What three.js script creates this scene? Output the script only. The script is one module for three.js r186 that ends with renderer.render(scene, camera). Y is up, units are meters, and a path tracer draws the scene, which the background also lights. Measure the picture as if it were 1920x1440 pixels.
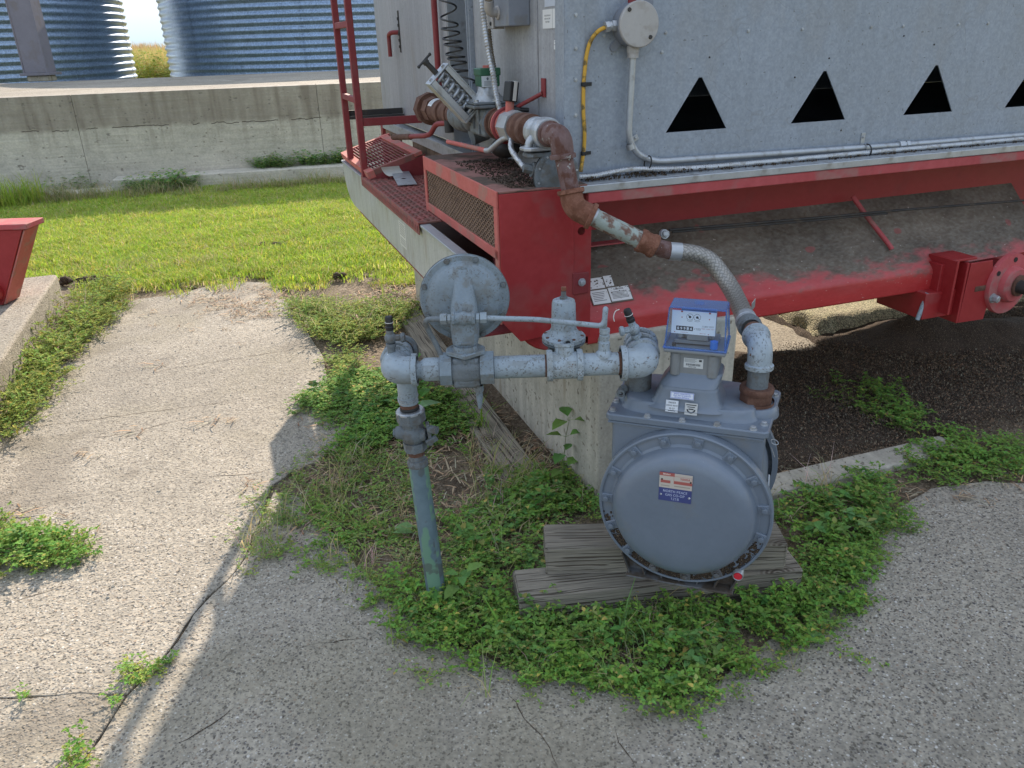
import * as THREE from 'three';
import { mergeGeometries, toCreasedNormals } from 'three/addons/utils/BufferGeometryUtils.js';
import { RoundedBoxGeometry } from 'three/addons/geometries/RoundedBoxGeometry.js';

// ---------- camera, sky, sun, exposure ----------
const scene = new THREE.Scene();
const camera = new THREE.PerspectiveCamera(51.88, 4 / 3, 0.05, 2000);
camera.rotation.order = 'YXZ';
camera.position.set(0, 1.5, 0);
camera.rotation.set(THREE.MathUtils.degToRad(-23.637), 0, THREE.MathUtils.degToRad(-1.813));
const renderer = new THREE.WebGLRenderer({ antialias: true });
renderer.setSize(1024, 768);
renderer.toneMapping = THREE.LinearToneMapping;
renderer.toneMappingExposure = 1.72;
renderer.shadowMap.enabled = true;
const SUN_AZ = 2.5 * Math.PI / 180, SUN_EL = 28 * Math.PI / 180;
const sunDir = new THREE.Vector3(Math.sin(SUN_AZ) * Math.cos(SUN_EL), Math.sin(SUN_EL), -Math.cos(SUN_AZ) * Math.cos(SUN_EL));
const sun = new THREE.DirectionalLight(0xfff0de, 5.0);
sun.position.copy(sunDir).multiplyScalar(40);
sun.castShadow = true; sun.shadow.radius = 1; sun.shadow.mapSize.set(4096, 4096);
Object.assign(sun.shadow.camera, { left: -16, right: 16, top: 16, bottom: -16, near: 1, far: 90 });
scene.add(sun, sun.target);

// ---------- random numbers and tileable noise ----------
function rng(seed) { let a = seed >>> 0; return () => { a = (a + 0x6d2b79f5) | 0; let t = Math.imul(a ^ (a >>> 15), 1 | a); t = (t + Math.imul(t ^ (t >>> 7), 61 | t)) ^ t; return ((t ^ (t >>> 14)) >>> 0) / 4294967296; }; }
const TAB = new Float32Array(65536); { const r = rng(77); for (let i = 0; i < 65536; i++) TAB[i] = r(); }
const hsh = (x, y, s) => TAB[(x * 61 + y * 1013 + s * 7919 + ((x * y) & 255) * 17) & 65535];
function vn(u, v, px, py, s) {
  let x = u * px, y = v * py; let xi = Math.floor(x), yi = Math.floor(y); let fx = x - xi, fy = y - yi;
  fx = fx * fx * (3 - 2 * fx); fy = fy * fy * (3 - 2 * fy);
  const x0 = ((xi % px) + px) % px, y0 = ((yi % py) + py) % py, x1 = (x0 + 1) % px, y1 = (y0 + 1) % py;
  const a = hsh(x0, y0, s), b = hsh(x1, y0, s), c = hsh(x0, y1, s), d = hsh(x1, y1, s);
  return a + (b - a) * fx + (c - a + (a - b - c + d) * fx) * fy;
}
function fb(u, v, px, oct, s, py = px) { let t = 0, a = 0.5, n = 0; for (let i = 0; i < oct; i++) { t += a * vn(u, v, px << i, py << i, s + i); n += a; a *= 0.55; } return t / n; }
function worley(u, v, p, s) {
  const x = u * p, y = v * p, xi = Math.floor(x), yi = Math.floor(y); let d1 = 9, id = 0;
  for (let j = -1; j <= 1; j++) for (let i = -1; i <= 1; i++) {
    const cx = (((xi + i) % p) + p) % p, cy = (((yi + j) % p) + p) % p;
    const dx = xi + i + hsh(cx, cy, s) - x, dy = yi + j + hsh(cx, cy, s + 3) - y, d = dx * dx + dy * dy;
    if (d < d1) { d1 = d; id = hsh(cx, cy, s + 9); }
  }
  return [Math.sqrt(d1), id];
}
const clamp = (x, a = 0, b = 1) => x < a ? a : x > b ? b : x, mix = (a, b, t) => a + (b - a) * t, sstep = (a, b, x) => { x = clamp((x - a) / (b - a)); return x * x * (3 - 2 * x); };
const mix3 = (a, b, t) => [mix(a[0], b[0], t), mix(a[1], b[1], t), mix(a[2], b[2], t)];

// ---------- sky: computed, air and thin cloud only ----------
{
  const W = 512, H = 256, data = new Float32Array(W * H * 4);
  for (let j = 0; j < H; j++) for (let i = 0; i < W; i++) {
    const el = ((j + 0.5) / H - 0.5) * Math.PI, u = (i + 0.5) / W, k = (j * W + i) * 4;
    const az = (u - 0.5) * Math.PI * 2;                      // three.js: u = 0.5 looks along +x... direction below
    const dx = Math.cos(el) * Math.cos(az), dz = Math.cos(el) * Math.sin(az), dy = Math.sin(el);
    const cs = clamp(dx * sunDir.x + dy * sunDir.y + dz * sunDir.z, -1, 1);
    const h = Math.max(dy, 0), t = Math.pow(1 - h, 3);
    let c = mix3([0.33, 0.48, 0.76], [0.47, 0.60, 0.68], t);
    const aur = 0.8 * Math.pow(clamp((cs + 1) / 2), 45);
    c = [c[0] + 0.6 * aur, c[1] + 0.58 * aur, c[2] + 0.5 * aur];
    const cl = sstep(0.40, 0.66, fb(u, el / Math.PI + 0.5, 6, 5, 31, 12)) * sstep(-0.02, 0.1, dy);
    c = mix3(c, [1.1, 1.08, 1.04], cl * 0.62);
    if (dy < 0) c = mix3(c, [0.3, 0.28, 0.2], sstep(0, -0.05, dy));
    for (let q = 0; q < 3; q++) data[k + q] = c[q] * 0.92; data[k + 3] = 1;
  }
  const t = new THREE.DataTexture(data, W, H, THREE.RGBAFormat, THREE.FloatType);
  t.mapping = THREE.EquirectangularReflectionMapping; t.magFilter = THREE.LinearFilter; t.wrapS = THREE.RepeatWrapping; t.needsUpdate = true;
  scene.background = t; scene.environment = t;
}

// ---------- textures and materials ----------
const S = (c) => c / 255;
function surf(o) {   // o.size, o.tile metres, o.fn(u,v) -> [r,g,b (0..255 sRGB), height 0..1, rough 0..1]; height and roughness share one texture
  const n = o.size || 512, m = o.sizeV || n, col = new Uint8Array(n * m * 4), aux = new Uint8Array(n * m * 4); let rs = 0;
  for (let j = 0; j < m; j++) for (let i = 0; i < n; i++) {
    const q = o.fn((i + 0.5) / n, (j + 0.5) / m), k = (j * n + i) * 4;
    for (let c = 0; c < 3; c++) col[k + c] = clamp(q[c], 0, 255);
    aux[k] = clamp((q[3] ?? 0.5) * 255, 0, 255); aux[k + 1] = clamp((q[4] ?? 0.6) * 255, 0, 255); rs += q[4] ?? 0.6; col[k + 3] = aux[k + 3] = 255;
  }
  const mk = (d, srgb) => { const t = new THREE.DataTexture(d, n, m, THREE.RGBAFormat); t.wrapS = t.wrapT = THREE.RepeatWrapping; t.magFilter = THREE.LinearFilter; t.minFilter = THREE.LinearFilter; if (srgb) t.colorSpace = THREE.SRGBColorSpace; t.repeat.set(1 / (o.tile || 1), 1 / (o.tileV || o.tile || 1)); t.needsUpdate = true; return t; };
  const p = { map: mk(col, true), roughness: rs / (n * m), metalness: o.metal || 0 };
  if (!o.lite) { const t = mk(aux); p.roughness = 1; p.roughnessMap = t; if (o.bump) { p.bumpMap = t; p.bumpScale = o.bump; } }
  return new THREE.MeshPhysicalMaterial({ ...p, ...(o.extra || {}) });
}
// painted or bare metal: mottling, fine specks, chips down to a second colour
function painted(base, o = {}) {
  const { v = 8, chip = null, chipAt = 0.7, chipP = 40, dirt = null, dirtAt = 0.55, dirtK = 0.5, seed = 1, tile = 0.4, rough = 0.5, metal = 0, bump = 0.0006, size = 384, streak = 0, extra, lite = false, speck = 0 } = o;
  return surf({ size, tile, metal, bump, extra, lite, fn: (u, w) => {
    let f = fb(u, w, 6, 4, seed), g = fb(u, w, 48, 2, seed + 20), c = base.map((b) => b + (f - 0.5) * v * 2 + (g - 0.5) * v), r = rough + (f - 0.5) * 0.2, h = 0.6 + (g - 0.5) * 0.25;
    if (streak) { const st = fb(u, w, 40, 3, seed + 11, 2); c = c.map((x) => x + (st - 0.5) * streak); }
    if (dirt) { const d = sstep(dirtAt, dirtAt + 0.22, fb(u, w, 8, 5, seed + 40)) * dirtK * (0.6 + 0.8 * g); c = mix3(c, dirt, clamp(d)); r = mix(r, 0.95, clamp(d)); }
    if (speck) { const q = fb(u, w, 64, 3, seed + 80), m = sstep(0.68 - speck * 0.1, 0.76 - speck * 0.1, q) * sstep(0.35, 0.6, fb(u, w, 5, 3, seed + 90)); c = mix3(c, [84, 82, 78], m * 0.6); h -= m * 0.2; }
    if (chip) { const q = fb(u, w, chipP, 3, seed + 60); const m = sstep(chipAt, chipAt + 0.05, q * 0.75 + f * 0.35); c = mix3(c, chip.map((x) => x + (g - 0.5) * 40), m); r = mix(r, 0.9, m); h -= m * 0.35; }
    return [c[0], c[1], c[2], h, r];
  } });
}
const M = {};
M.concrete = surf({ size: 2048, tile: 2.6, bump: 0.006, fn: (u, v) => {
  const big = fb(u, v, 3, 4, 5), mid = fb(u, v, 24, 3, 15), fin = fb(u, v, 300, 2, 25);
  const [d, id] = worley(u, v, 230, 3), [d2, id2] = worley(u, v, 430, 9);
  let b = 143 + (big - 0.5) * 34 + (mid - 0.5) * 22 + (fin - 0.5) * 48, c = [b * 1.045, b * 0.985, b * 0.88], h = 0.42 + (fin - 0.5) * 0.4 + (mid - 0.5) * 0.35;
  const expo = sstep(0.30, 0.62, fb(u, v, 5, 3, 45) * 0.6 + mid * 0.4);
  const pr_ = 0.16 + 0.26 * ((id * 37.7) % 1), peb = sstep(pr_, pr_ - 0.09, d) * (id > 0.35 ? 1 : 0) * (0.12 + 0.88 * expo);
  if (peb > 0) { const tone = id > 0.93 ? [205, 200, 190] : id > 0.76 ? [80, 76, 74] : id > 0.66 ? [138, 116, 96] : id > 0.5 ? [132, 128, 120] : [168, 158, 140]; c = mix3(c, tone, peb * (id > 0.76 && id < 0.93 ? 0.25 + 0.7 * sstep(0.35, 0.65, fb(u, v, 40, 2, 55)) : id > 0.93 ? 0.9 : 0.6)); h += peb * 0.18; }
  const p2 = sstep(0.42, 0.3, d2) * (id2 > 0.6 ? 1 : 0);
  if (p2 > 0) { const t2 = id2 > 0.93 ? [198, 194, 184] : id2 > 0.78 ? [84, 78, 74] : [146, 138, 124]; c = mix3(c, t2, p2 * 0.65); h += p2 * 0.16; }
  const pit = sstep(0.70, 0.82, fb(u, v, 330, 2, 65)); c = mix3(c, [70, 64, 54], pit * 0.55); h -= pit * 0.4;
  const st = sstep(0.54, 0.74, fb(u, v, 4, 5, 85)); c = mix3(c, [126, 118, 96], st * 0.35); const oil = sstep(0.64, 0.76, fb(u, v, 7, 5, 105)); c = mix3(c, [104, 96, 84], oil * 0.4);
  return [c[0], c[1], c[2], h, 0.92];
} });
M.wall = surf({ size: 1024, tile: 4.2, tileV: 1.1, bump: 0.006, fn: (u, v) => {
  const big = fb(u, v, 6, 4, 7, 2), mid = fb(u, v, 40, 4, 17, 14), st = fb(u, v, 70, 3, 27, 2), fin = fb(u, v, 300, 2, 37, 90);
  let b = 182 + (big - 0.5) * 30 + (mid - 0.5) * 26 + (fin - 0.5) * 26, c = [b * 1.02, b * 0.985, b * 0.9];
  const board = fb(u, v, 8, 2, 91, 60); b = (board - 0.5) * 16; c = c.map((x) => x + b);
  const up = sstep(0.60, 0.67, v + (fb(u, v, 30, 3, 47, 6) - 0.5) * 0.06); const stain = up * (0.35 + 0.75 * st);
  c = mix3(c, [118, 108, 96], clamp(stain * 0.75)); const drip = sstep(0.58, 0.75, st) * sstep(0.2, 0.7, v); c = mix3(c, [120, 110, 96], drip * 0.28);
  const pit = sstep(0.72, 0.86, fb(u, v, 90, 3, 57, 30)); c = mix3(c, [104, 98, 88], pit * 0.6);
  const seam = Math.abs(v - 0.63 - (fb(u, v, 40, 4, 71, 2) - 0.5) * 0.05) < 0.004 && vn(u, v, 34, 2, 99) > 0.42 ? 1 : 0; if (seam) c = mix3(c, [70, 64, 56], 0.75);
  return [c[0], c[1], c[2], 0.5 + (mid - 0.5) * 0.5 - pit * 0.3 - seam * 0.4 + (board - 0.5) * 0.3, 0.93];
} });
M.formed = surf({ size: 1024, tile: 1.3, bump: 0.003, fn: (u, v) => {
  const st = fb(u, v, 36, 4, 7, 4), mid = fb(u, v, 16, 4, 17), fin = fb(u, v, 200, 2, 37);
  let b = 172 + (st - 0.5) * 46 + (mid - 0.5) * 24 + (fin - 0.5) * 22, c = [b * 1.03, b * 0.985, b * 0.89];
  const pit = sstep(0.76, 0.82, fb(u, v, 120, 2, 57, 80) * 0.85 + mid * 0.2); c = mix3(c, [104, 96, 82], pit * 0.7);
  const br = sstep(0.6, 0.8, fb(u, v, 20, 4, 87, 3)); c = mix3(c, [132, 118, 96], br * 0.5);
  return [c[0], c[1], c[2], 0.55 - pit * 0.4 + (mid - 0.5) * 0.2, 0.9];
} });
M.soil = surf({ size: 1024, tile: 1.7, bump: 0.02, fn: (u, v) => {
  const a = fb(u, v, 8, 5, 3), f = fb(u, v, 160, 3, 13), [d, id] = worley(u, v, 150, 6);
  let c = mix3([88, 74, 58], [128, 112, 90], clamp(a * 1.3 - 0.2)); c = c.map((x) => x + (f - 0.5) * 60);
  if (d < 0.33 && id > 0.6) c = mix3(c, id > 0.85 ? [150, 140, 120] : [66, 56, 44], 0.6);
  return [c[0], c[1], c[2], a * 0.6 + f * 0.5, 0.97];
} });
M.field = surf({ lite: true, size: 512, tile: 6, fn: (u, v) => { const a = fb(u, v, 12, 5, 3), b = fb(u, v, 5, 3, 23); const c = mix3([112, 118, 52], [158, 140, 82], clamp(a * 1.4 - 0.2)); return [c[0] + b * 20, c[1] + b * 16, c[2], a, 1]; } });
M.chaff = surf({ size: 1024, tile: 0.45, bump: 0.012, fn: (u, v) => {
  const a = fb(u, v, 6, 4, 3), [d, id] = worley(u, v, 90, 6), [d2, id2] = worley(u, v, 170, 16), f = fb(u, v, 200, 2, 8);
  let c = mix3([58, 46, 36], [82, 66, 52], a); c = c.map((x) => x + (f - 0.5) * 44);
  if (id > 0.6 && d < 0.3) c = mix3(c, id > 0.92 ? [190, 176, 148] : [128, 106, 80], 0.7);
  if (id2 > 0.85 && d2 < 0.3) c = mix3(c, [166, 146, 112], 0.7);
  return [c[0], c[1], c[2], 0.3 + f * 0.4 + (0.4 - Math.min(d, 0.4)) * 0.8, 0.97];
} });
M.grain = surf({ size: 512, tile: 0.4, bump: 0.006, fn: (u, v) => { const a = fb(u, v, 8, 3, 3), [d, id] = worley(u, v, 60, 6); const k = 0.75 + 0.35 * id - d * 0.5; const c = [232 * k, 214 * k, 176 * k]; return [c[0], c[1] + a * 8, c[2], 0.8 - d, 0.9]; } });
const woodSurf = (B) => surf({ size: 1024, tile: 0.9, tileV: 0.14, bump: 0.004, fn: (u, v) => {
  const w = v + (fb(u, v, 5, 3, 3, 2) - 0.5) * 0.12, g = fb(u, w, 6, 4, 13, 40), g2 = fb(u, w, 10, 3, 33, 90), a = fb(u, v, 7, 3, 43, 3);
  let b = B + (g - 0.5) * 40 + (g2 - 0.5) * 34 + (a - 0.5) * 34, c = [b * 1.03, b * 0.965, b * 0.85];
  const ck = sstep(0.62, 0.67, fb(u, w, 4, 3, 53, 34)); c = mix3(c, [58, 48, 39], ck * 0.7);
  const kd = Math.hypot((u - 0.37) * 4.2, (v - 0.5) * 1.0); if (kd < 0.32) c = mix3(c, [58, 46, 36], sstep(0.32, 0.1, kd) * (0.5 + 0.5 * Math.sin(kd * 90)) * 0.8);
  return [c[0], c[1], c[2], 0.6 + (g2 - 0.5) * 0.4 - ck * 0.5, 0.93];
} });
M.wood = woodSurf(130);
const galvFn = (base, seed, dust) => (u, v) => {
  const a = fb(u, v, 5, 4, seed), [d, id] = worley(u, v, 70, seed + 2), f = fb(u, v, 150, 2, seed + 5), st = fb(u, v, 60, 3, seed + 8, 3);
  let b = (a - 0.5) * 12 + (id - 0.5) * 8 + (f - 0.5) * 18, c = base.map((x) => x + b + (st - 0.5) * dust * 26);
  const sp = sstep(0.87, 0.91, fb(u, v, 90, 2, seed + 30)); c = mix3(c, [92, 92, 92], sp * 0.6);
  const br = sstep(0.58, 0.8, fb(u, v, 9, 5, seed + 50, 4)) * dust; c = mix3(c, [138, 126, 112], br * 0.35);
  const cr = sstep(0.006, 0.0, Math.abs(fb(u, v, 3, 4, seed + 70, 5) - 0.5)) * sstep(0.5, 0.62, vn(u, v, 6, 6, seed + 75)); c = mix3(c, [118, 116, 112], cr * 0.22);
  return [c[0], c[1], c[2], 0.5 + (f - 0.5) * 0.4 - cr * 0.3, 0.5 + (a - 0.5) * 0.25 + (id - 0.5) * 0.1];
};
M.galv = surf({ size: 1024, tile: 0.9, bump: 0.0006, metal: 0.15, fn: galvFn([145, 152, 161], 3, 0.3) });
M.galvEnd = surf({ size: 1024, tile: 0.9, bump: 0.0006, metal: 0.15, fn: galvFn([154, 154, 156], 13, 1) });
M.galvDark = surf({ size: 512, tile: 0.6, bump: 0.0006, metal: 0.2, fn: galvFn([120, 124, 126], 23, 1) });
M.galvBeam = surf({ size: 512, tile: 0.7, bump: 0.0005, metal: 0.1, fn: galvFn([172, 172, 164], 33, 1.2) });
M.zinc = painted([172, 175, 178], { lite: true, v: 10, seed: 4, rough: 0.38, metal: 0.5, tile: 0.25, dirt: [110, 104, 96], dirtK: 0.35 });
M.darkMetal = painted([62, 60, 58], { lite: true, v: 8, seed: 6, rough: 0.6, metal: 0.3, dirt: [96, 82, 66] });
M.bin = surf({ size: 512, tile: 1.6, metal: 0.55, fn: (u, v) => { const a = fb(u, v, 6, 4, 3), [, id] = worley(u, v, 90, 4), f = fb(u, v, 120, 2, 8); const b = 140 + (a - 0.5) * 20 + (id - 0.5) * 34 + (f - 0.5) * 20; return [b * 1.0, b * 1.13, b * 1.27, 0.5, 0.34 + (id - 0.5) * 0.12]; } });
M.red = painted([152, 38, 40], { v: 9, seed: 11, rough: 0.5, dirt: [136, 84, 76], dirtAt: 0.5, dirtK: 0.4, chip: [176, 160, 150], chipAt: 0.9, chipP: 70, tile: 0.7 });
M.redDusty = painted([176, 76, 78], { v: 12, seed: 12, rough: 0.7, dirt: [150, 118, 108], dirtAt: 0.46, dirtK: 0.6, chip: [196, 186, 176], chipAt: 0.86, chipP: 60, tile: 0.7 });
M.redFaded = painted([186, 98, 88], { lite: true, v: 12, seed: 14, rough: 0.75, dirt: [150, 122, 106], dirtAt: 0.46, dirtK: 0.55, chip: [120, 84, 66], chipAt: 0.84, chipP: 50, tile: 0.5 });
M.redRail = painted([128, 44, 46], { lite: true, v: 8, seed: 15, rough: 0.6, dirt: [120, 86, 78], dirtK: 0.4, tile: 0.4 });
M.boxTop = painted([138, 96, 86], { v: 14, seed: 16, rough: 0.9, dirt: [78, 64, 52], dirtAt: 0.42, dirtK: 0.9, tile: 0.6, bump: 0.003 });
M.skirt = painted([120, 98, 82], { v: 16, seed: 17, rough: 0.92, dirt: [82, 66, 52], dirtAt: 0.45, dirtK: 0.7, chip: [150, 70, 62], chipAt: 0.88, chipP: 14, tile: 0.6 });
M.treadRed = painted([146, 84, 76], { lite: true, v: 12, seed: 18, rough: 0.8, dirt: [108, 84, 72], dirtK: 0.6, dirtAt: 0.45, tile: 0.4 });
M.screen = painted([134, 108, 88], { lite: true, v: 14, seed: 19, rough: 0.85, dirt: [96, 76, 60], dirtK: 0.7, tile: 0.3 });
M.trough = surf({ size: 1024, sizeV: 512, tile: 1, bump: 0.004, fn: (u, v) => {
  const a = fb(u, v, 10, 5, 3, 4), f = fb(u, v, 160, 3, 13, 60), g = fb(u, v, 40, 4, 23, 14); let c = [178 + (a - 0.5) * 26, 52 + (a - 0.5) * 16, 52 + (a - 0.5) * 14].map((x) => x + (f - 0.5) * 14);
  const lim = 0.40 + 0.10 * sstep(0.55, 0.2, u); let m = sstep(lim - 0.11, lim + 0.10, v + (g - 0.5) * 0.34 + (a - 0.5) * 0.22);
  c = mix3(c, [168, 104, 96], clamp(sstep(lim - 0.3, lim + 0.05, v + (g - 0.5) * 0.3) * 0.45));
  const d = mix3([84, 78, 68], [122, 114, 100], clamp(a * 1.5 - 0.25)).map((x) => x + (f - 0.5) * 42); c = mix3(c, d, m * (0.93 + 0.07 * f));
  const sc = sstep(0.80, 0.83, fb(u, v, 30, 2, 63, 9)); c = mix3(c, [160, 74, 72], sc * 0.5 * m); const w = sstep(0.89, 0.91, fb(u, v, 150, 2, 73, 46)); c = mix3(c, [204, 192, 182], w * 0.6);
  return [c[0], c[1], c[2], 0.3 + m * (0.3 + (f - 0.5) * 0.7), mix(0.42, 0.95, m)];
} });
M.meter = painted([107, 116, 127], { v: 4, seed: 21, rough: 0.42, tile: 0.5, dirt: [122, 114, 104], dirtAt: 0.62, dirtK: 0.3, chip: [146, 150, 154], chipAt: 0.93, chipP: 60, bump: 0.0005, extra: { clearcoat: 0.35, clearcoatRoughness: 0.28 } });
M.meterDirt = painted([104, 104, 104], { lite: true, v: 12, seed: 22, rough: 0.85, tile: 0.3, dirt: [78, 66, 54], dirtAt: 0.4, dirtK: 0.9 });
M.pipe = painted([154, 164, 170], { speck: .6, v: 9, seed: 24, rough: 0.5, tile: 0.22, dirt: [128, 128, 122], dirtAt: 0.5, dirtK: 0.5, chip: [98, 66, 46], chipAt: 0.80, chipP: 44, bump: 0.0008 });
M.pipeClean = painted([144, 155, 162], { speck: .5, v: 7, seed: 25, rough: 0.48, tile: 0.22, dirt: [122, 124, 122], dirtAt: 0.5, dirtK: 0.45, chip: [104, 84, 70], chipAt: 0.86, chipP: 44, bump: 0.0006 });
M.cast = painted([120, 131, 138], { speck: .5, v: 10, seed: 26, rough: 0.55, tile: 0.2, dirt: [110, 108, 102], dirtAt: 0.48, dirtK: 0.55, chip: [86, 84, 84], chipAt: 0.83, chipP: 54, bump: 0.0012 });
M.castDark = painted([102, 108, 111], { speck: .6, v: 12, seed: 27, rough: 0.62, tile: 0.2, dirt: [92, 86, 78], dirtAt: 0.45, dirtK: 0.6, bump: 0.001 });
M.riserGreen = surf({ size: 512, tile: 0.5, bump: 0.0008, fn: (u, v) => { const a = fb(u, v, 8, 4, 3), g = fb(u, v, 30, 3, 13); let c = [98, 116, 122].map((x) => x + (a - 0.5) * 24 + (g - 0.5) * 14); const m = sstep(0.5, 0.56, fb(u, v, 9, 4, 43, 5)); c = mix3(c, [112, 150, 116], m * 0.75); const d = sstep(0.62, 0.7, fb(u, v, 12, 4, 53)); c = mix3(c, [84, 84, 80], d * 0.6); return [c[0], c[1], c[2], 0.5 + m * 0.1, 0.6]; } });
M.rust = painted([100, 70, 56], { v: 20, seed: 28, rough: 0.92, tile: 0.15, dirt: [84, 56, 44], dirtAt: 0.46, dirtK: 0.7, bump: 0.0015 });
M.rustBright = painted([122, 80, 62], { lite: true, v: 22, seed: 29, rough: 0.92, tile: 0.14, dirt: [98, 60, 42], dirtAt: 0.48, dirtK: 0.7, bump: 0.0015 });
M.rustPipe = painted([112, 88, 84], { v: 14, seed: 30, rough: 0.72, tile: 0.2, dirt: [92, 58, 46], dirtAt: 0.44, dirtK: 0.75, chip: [160, 156, 150], chipAt: 0.76, chipP: 20, metal: 0.2, bump: 0.001 });
M.mixPipe = painted([150, 158, 150], { v: 10, seed: 32, rough: 0.6, tile: 0.16, dirt: [112, 84, 72], dirtAt: 0.44, dirtK: 0.95, chip: [72, 62, 46], chipAt: 0.78, chipP: 30, bump: 0.001 });
M.alu = painted([176, 178, 178], { lite: true, v: 6, seed: 34, rough: 0.42, metal: 0.55, tile: 0.2, dirt: [130, 124, 116], dirtK: 0.4 });
M.green = painted([44, 92, 66], { lite: true, v: 5, seed: 35, rough: 0.4, tile: 0.2 });
M.black = painted([30, 30, 31], { lite: true, v: 5, seed: 36, rough: 0.5, tile: 0.2, dirt: [70, 64, 58], dirtK: 0.35 });
M.redCap = painted([200, 36, 52], { lite: true, v: 5, seed: 37, rough: 0.4, tile: 0.1 });
M.yellow = painted([204, 156, 52], { lite: true, v: 10, seed: 38, rough: 0.5, tile: 0.12, dirt: [92, 76, 44], dirtAt: 0.5, dirtK: 0.8 });
M.plasticGrey = painted([128, 130, 130], { lite: true, v: 4, seed: 39, rough: 0.5, tile: 0.3, dirt: [112, 108, 100], dirtK: 0.4 });
M.greyBox = painted([124, 128, 136], { lite: true, v: 5, seed: 41, rough: 0.5, tile: 0.4, dirt: [110, 104, 98], dirtK: 0.4 });
M.jbox = painted([170, 166, 162], { lite: true, v: 5, seed: 42, rough: 0.5, metal: 0.1, tile: 0.3, dirt: [140, 132, 122], dirtK: 0.4, chip: [96, 90, 84], chipAt: 0.9, chipP: 50 });
M.armour = painted([186, 188, 190], { lite: true, v: 6, seed: 43, rough: 0.36, metal: 0.6, tile: 0.2, dirt: [120, 110, 98], dirtK: 0.4 });
M.armourOld = painted([132, 122, 108], { lite: true, v: 12, seed: 44, rough: 0.7, metal: 0.3, tile: 0.2, dirt: [98, 82, 64], dirtK: 0.6 });
M.post = painted([124, 120, 126], { lite: true, v: 5, seed: 45, rough: 0.6, tile: 1.2, dirt: [110, 98, 88], dirtK: 0.3 });
M.braid = surf({ size: 512, tile: 0.032, bump: 0.0009, metal: 0.55, fn: (u, v) => {   // two crossing sets of wire bundles
  const a = (u * 2 + v * 2), b = (u * 2 - v * 2), fa = a - Math.floor(a), fbb = b - Math.floor(b), over = (Math.floor(a) + Math.floor(b)) & 1; const t = over ? fa : fbb; const wire = Math.abs(Math.sin(t * Math.PI * 4)), edge = Math.sin(t * Math.PI);
  const h = 0.3 + 0.4 * edge + 0.2 * wire, g = fb(u, v, 6, 3, 3); const c = 112 + 52 * edge * (0.6 + 0.4 * wire) + (g - 0.5) * 36; return [c * 1.02, c * 0.99, c * 0.94, h, 0.42];
} });
M.glass = new THREE.MeshPhysicalMaterial({ color: new THREE.Color(0.9, 0.95, 1.0), transmission: 1, thickness: 0, roughness: 0.04, ior: 1.49 });
M.glassBlue = new THREE.MeshPhysicalMaterial({ color: new THREE.Color(0.40, 0.60, 0.93), transmission: 0.86, thickness: 0, roughness: 0.12, ior: 1.49 });
M.white = painted([214, 216, 218], { lite: true, v: 3, seed: 48, rough: 0.55, tile: 0.2 });
M.stick = painted([200, 196, 188], { lite: true, v: 4, seed: 49, rough: 0.6, tile: 0.2 });

// ---------- geometry helpers (metres; every one returns a non-indexed geometry) ----------
const V = (x, y, z) => new THREE.Vector3(x, y, z);
const ni = (g) => { const r = g.index ? g.toNonIndexed() : g; for (const k of Object.keys(r.attributes)) if (!['position', 'normal', 'uv', 'color'].includes(k)) r.deleteAttribute(k); r.userData = g.userData; return r; };
function boxUV(g) {
  const p = g.attributes.position, uv = new Float32Array(p.count * 2), a = V(), b = V(), c = V(), n = V();
  for (let i = 0; i < p.count; i += 3) {
    a.fromBufferAttribute(p, i); b.fromBufferAttribute(p, i + 1); c.fromBufferAttribute(p, i + 2); n.copy(b).sub(a).cross(c.clone().sub(a));
    const x = Math.abs(n.x), y = Math.abs(n.y), z = Math.abs(n.z), k = y > x && y > z ? 1 : x > z ? 0 : 2;
    [a, b, c].forEach((q, j) => { uv[(i + j) * 2] = k === 0 ? q.z : q.x; uv[(i + j) * 2 + 1] = k === 1 ? q.z : q.y; });
  }
  g.setAttribute('uv', new THREE.BufferAttribute(uv, 2)); return g;
}
const keepUV = (g) => { g.userData = { uv: 1 }; return g; };
const flat = (g) => { const r = ni(g); r.computeVertexNormals(); return r; };
const bx = (x0, x1, y0, y1, z0, z1, r = 0.003) => {
  const w = Math.abs(x1 - x0), h = Math.abs(y1 - y0), d = Math.abs(z1 - z0); r = Math.min(r, w * 0.45, h * 0.45, d * 0.45);
  const g = r > 0.0005 ? new RoundedBoxGeometry(w, h, d, 1, r) : new THREE.BoxGeometry(w, h, d);
  return ni(g).translate((x0 + x1) / 2, (y0 + y1) / 2, (z0 + z1) / 2);
};
const db = (s0, s1, y0, y1, e0, e1, r) => bx(s0, s1, y0, y1, -e0, -e1, r);   // dryer frame: s right along the side, e away from it
const UP = V(0, 1, 0);
function orient(g, p, dir) { g.applyQuaternion(new THREE.Quaternion().setFromUnitVectors(UP, dir.clone().normalize())); return g.translate(p.x, p.y, p.z); }
const A3 = (a) => a.isVector3 ? a : V(...a);
function cyl(p0, p1, r0, r1 = r0, seg = 20) { p0 = A3(p0); p1 = A3(p1); const d = p1.clone().sub(p0), L = d.length(); return orient(ni(new THREE.CylinderGeometry(r1, r0, L, seg, 1)), p0.clone().add(p1).multiplyScalar(0.5), d); }
const hex = (p0, p1, r, seg = 6) => flat(cyl(p0, p1, r, r, seg));
function lathe(prof, p, dir, seg = 32) { const g = new THREE.LatheGeometry(prof.map(([r, h]) => new THREE.Vector2(Math.max(r, 0.00001), h)), seg); return orient(ni(toCreasedNormals(g, 0.6)), A3(p), A3(dir)); }
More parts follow.
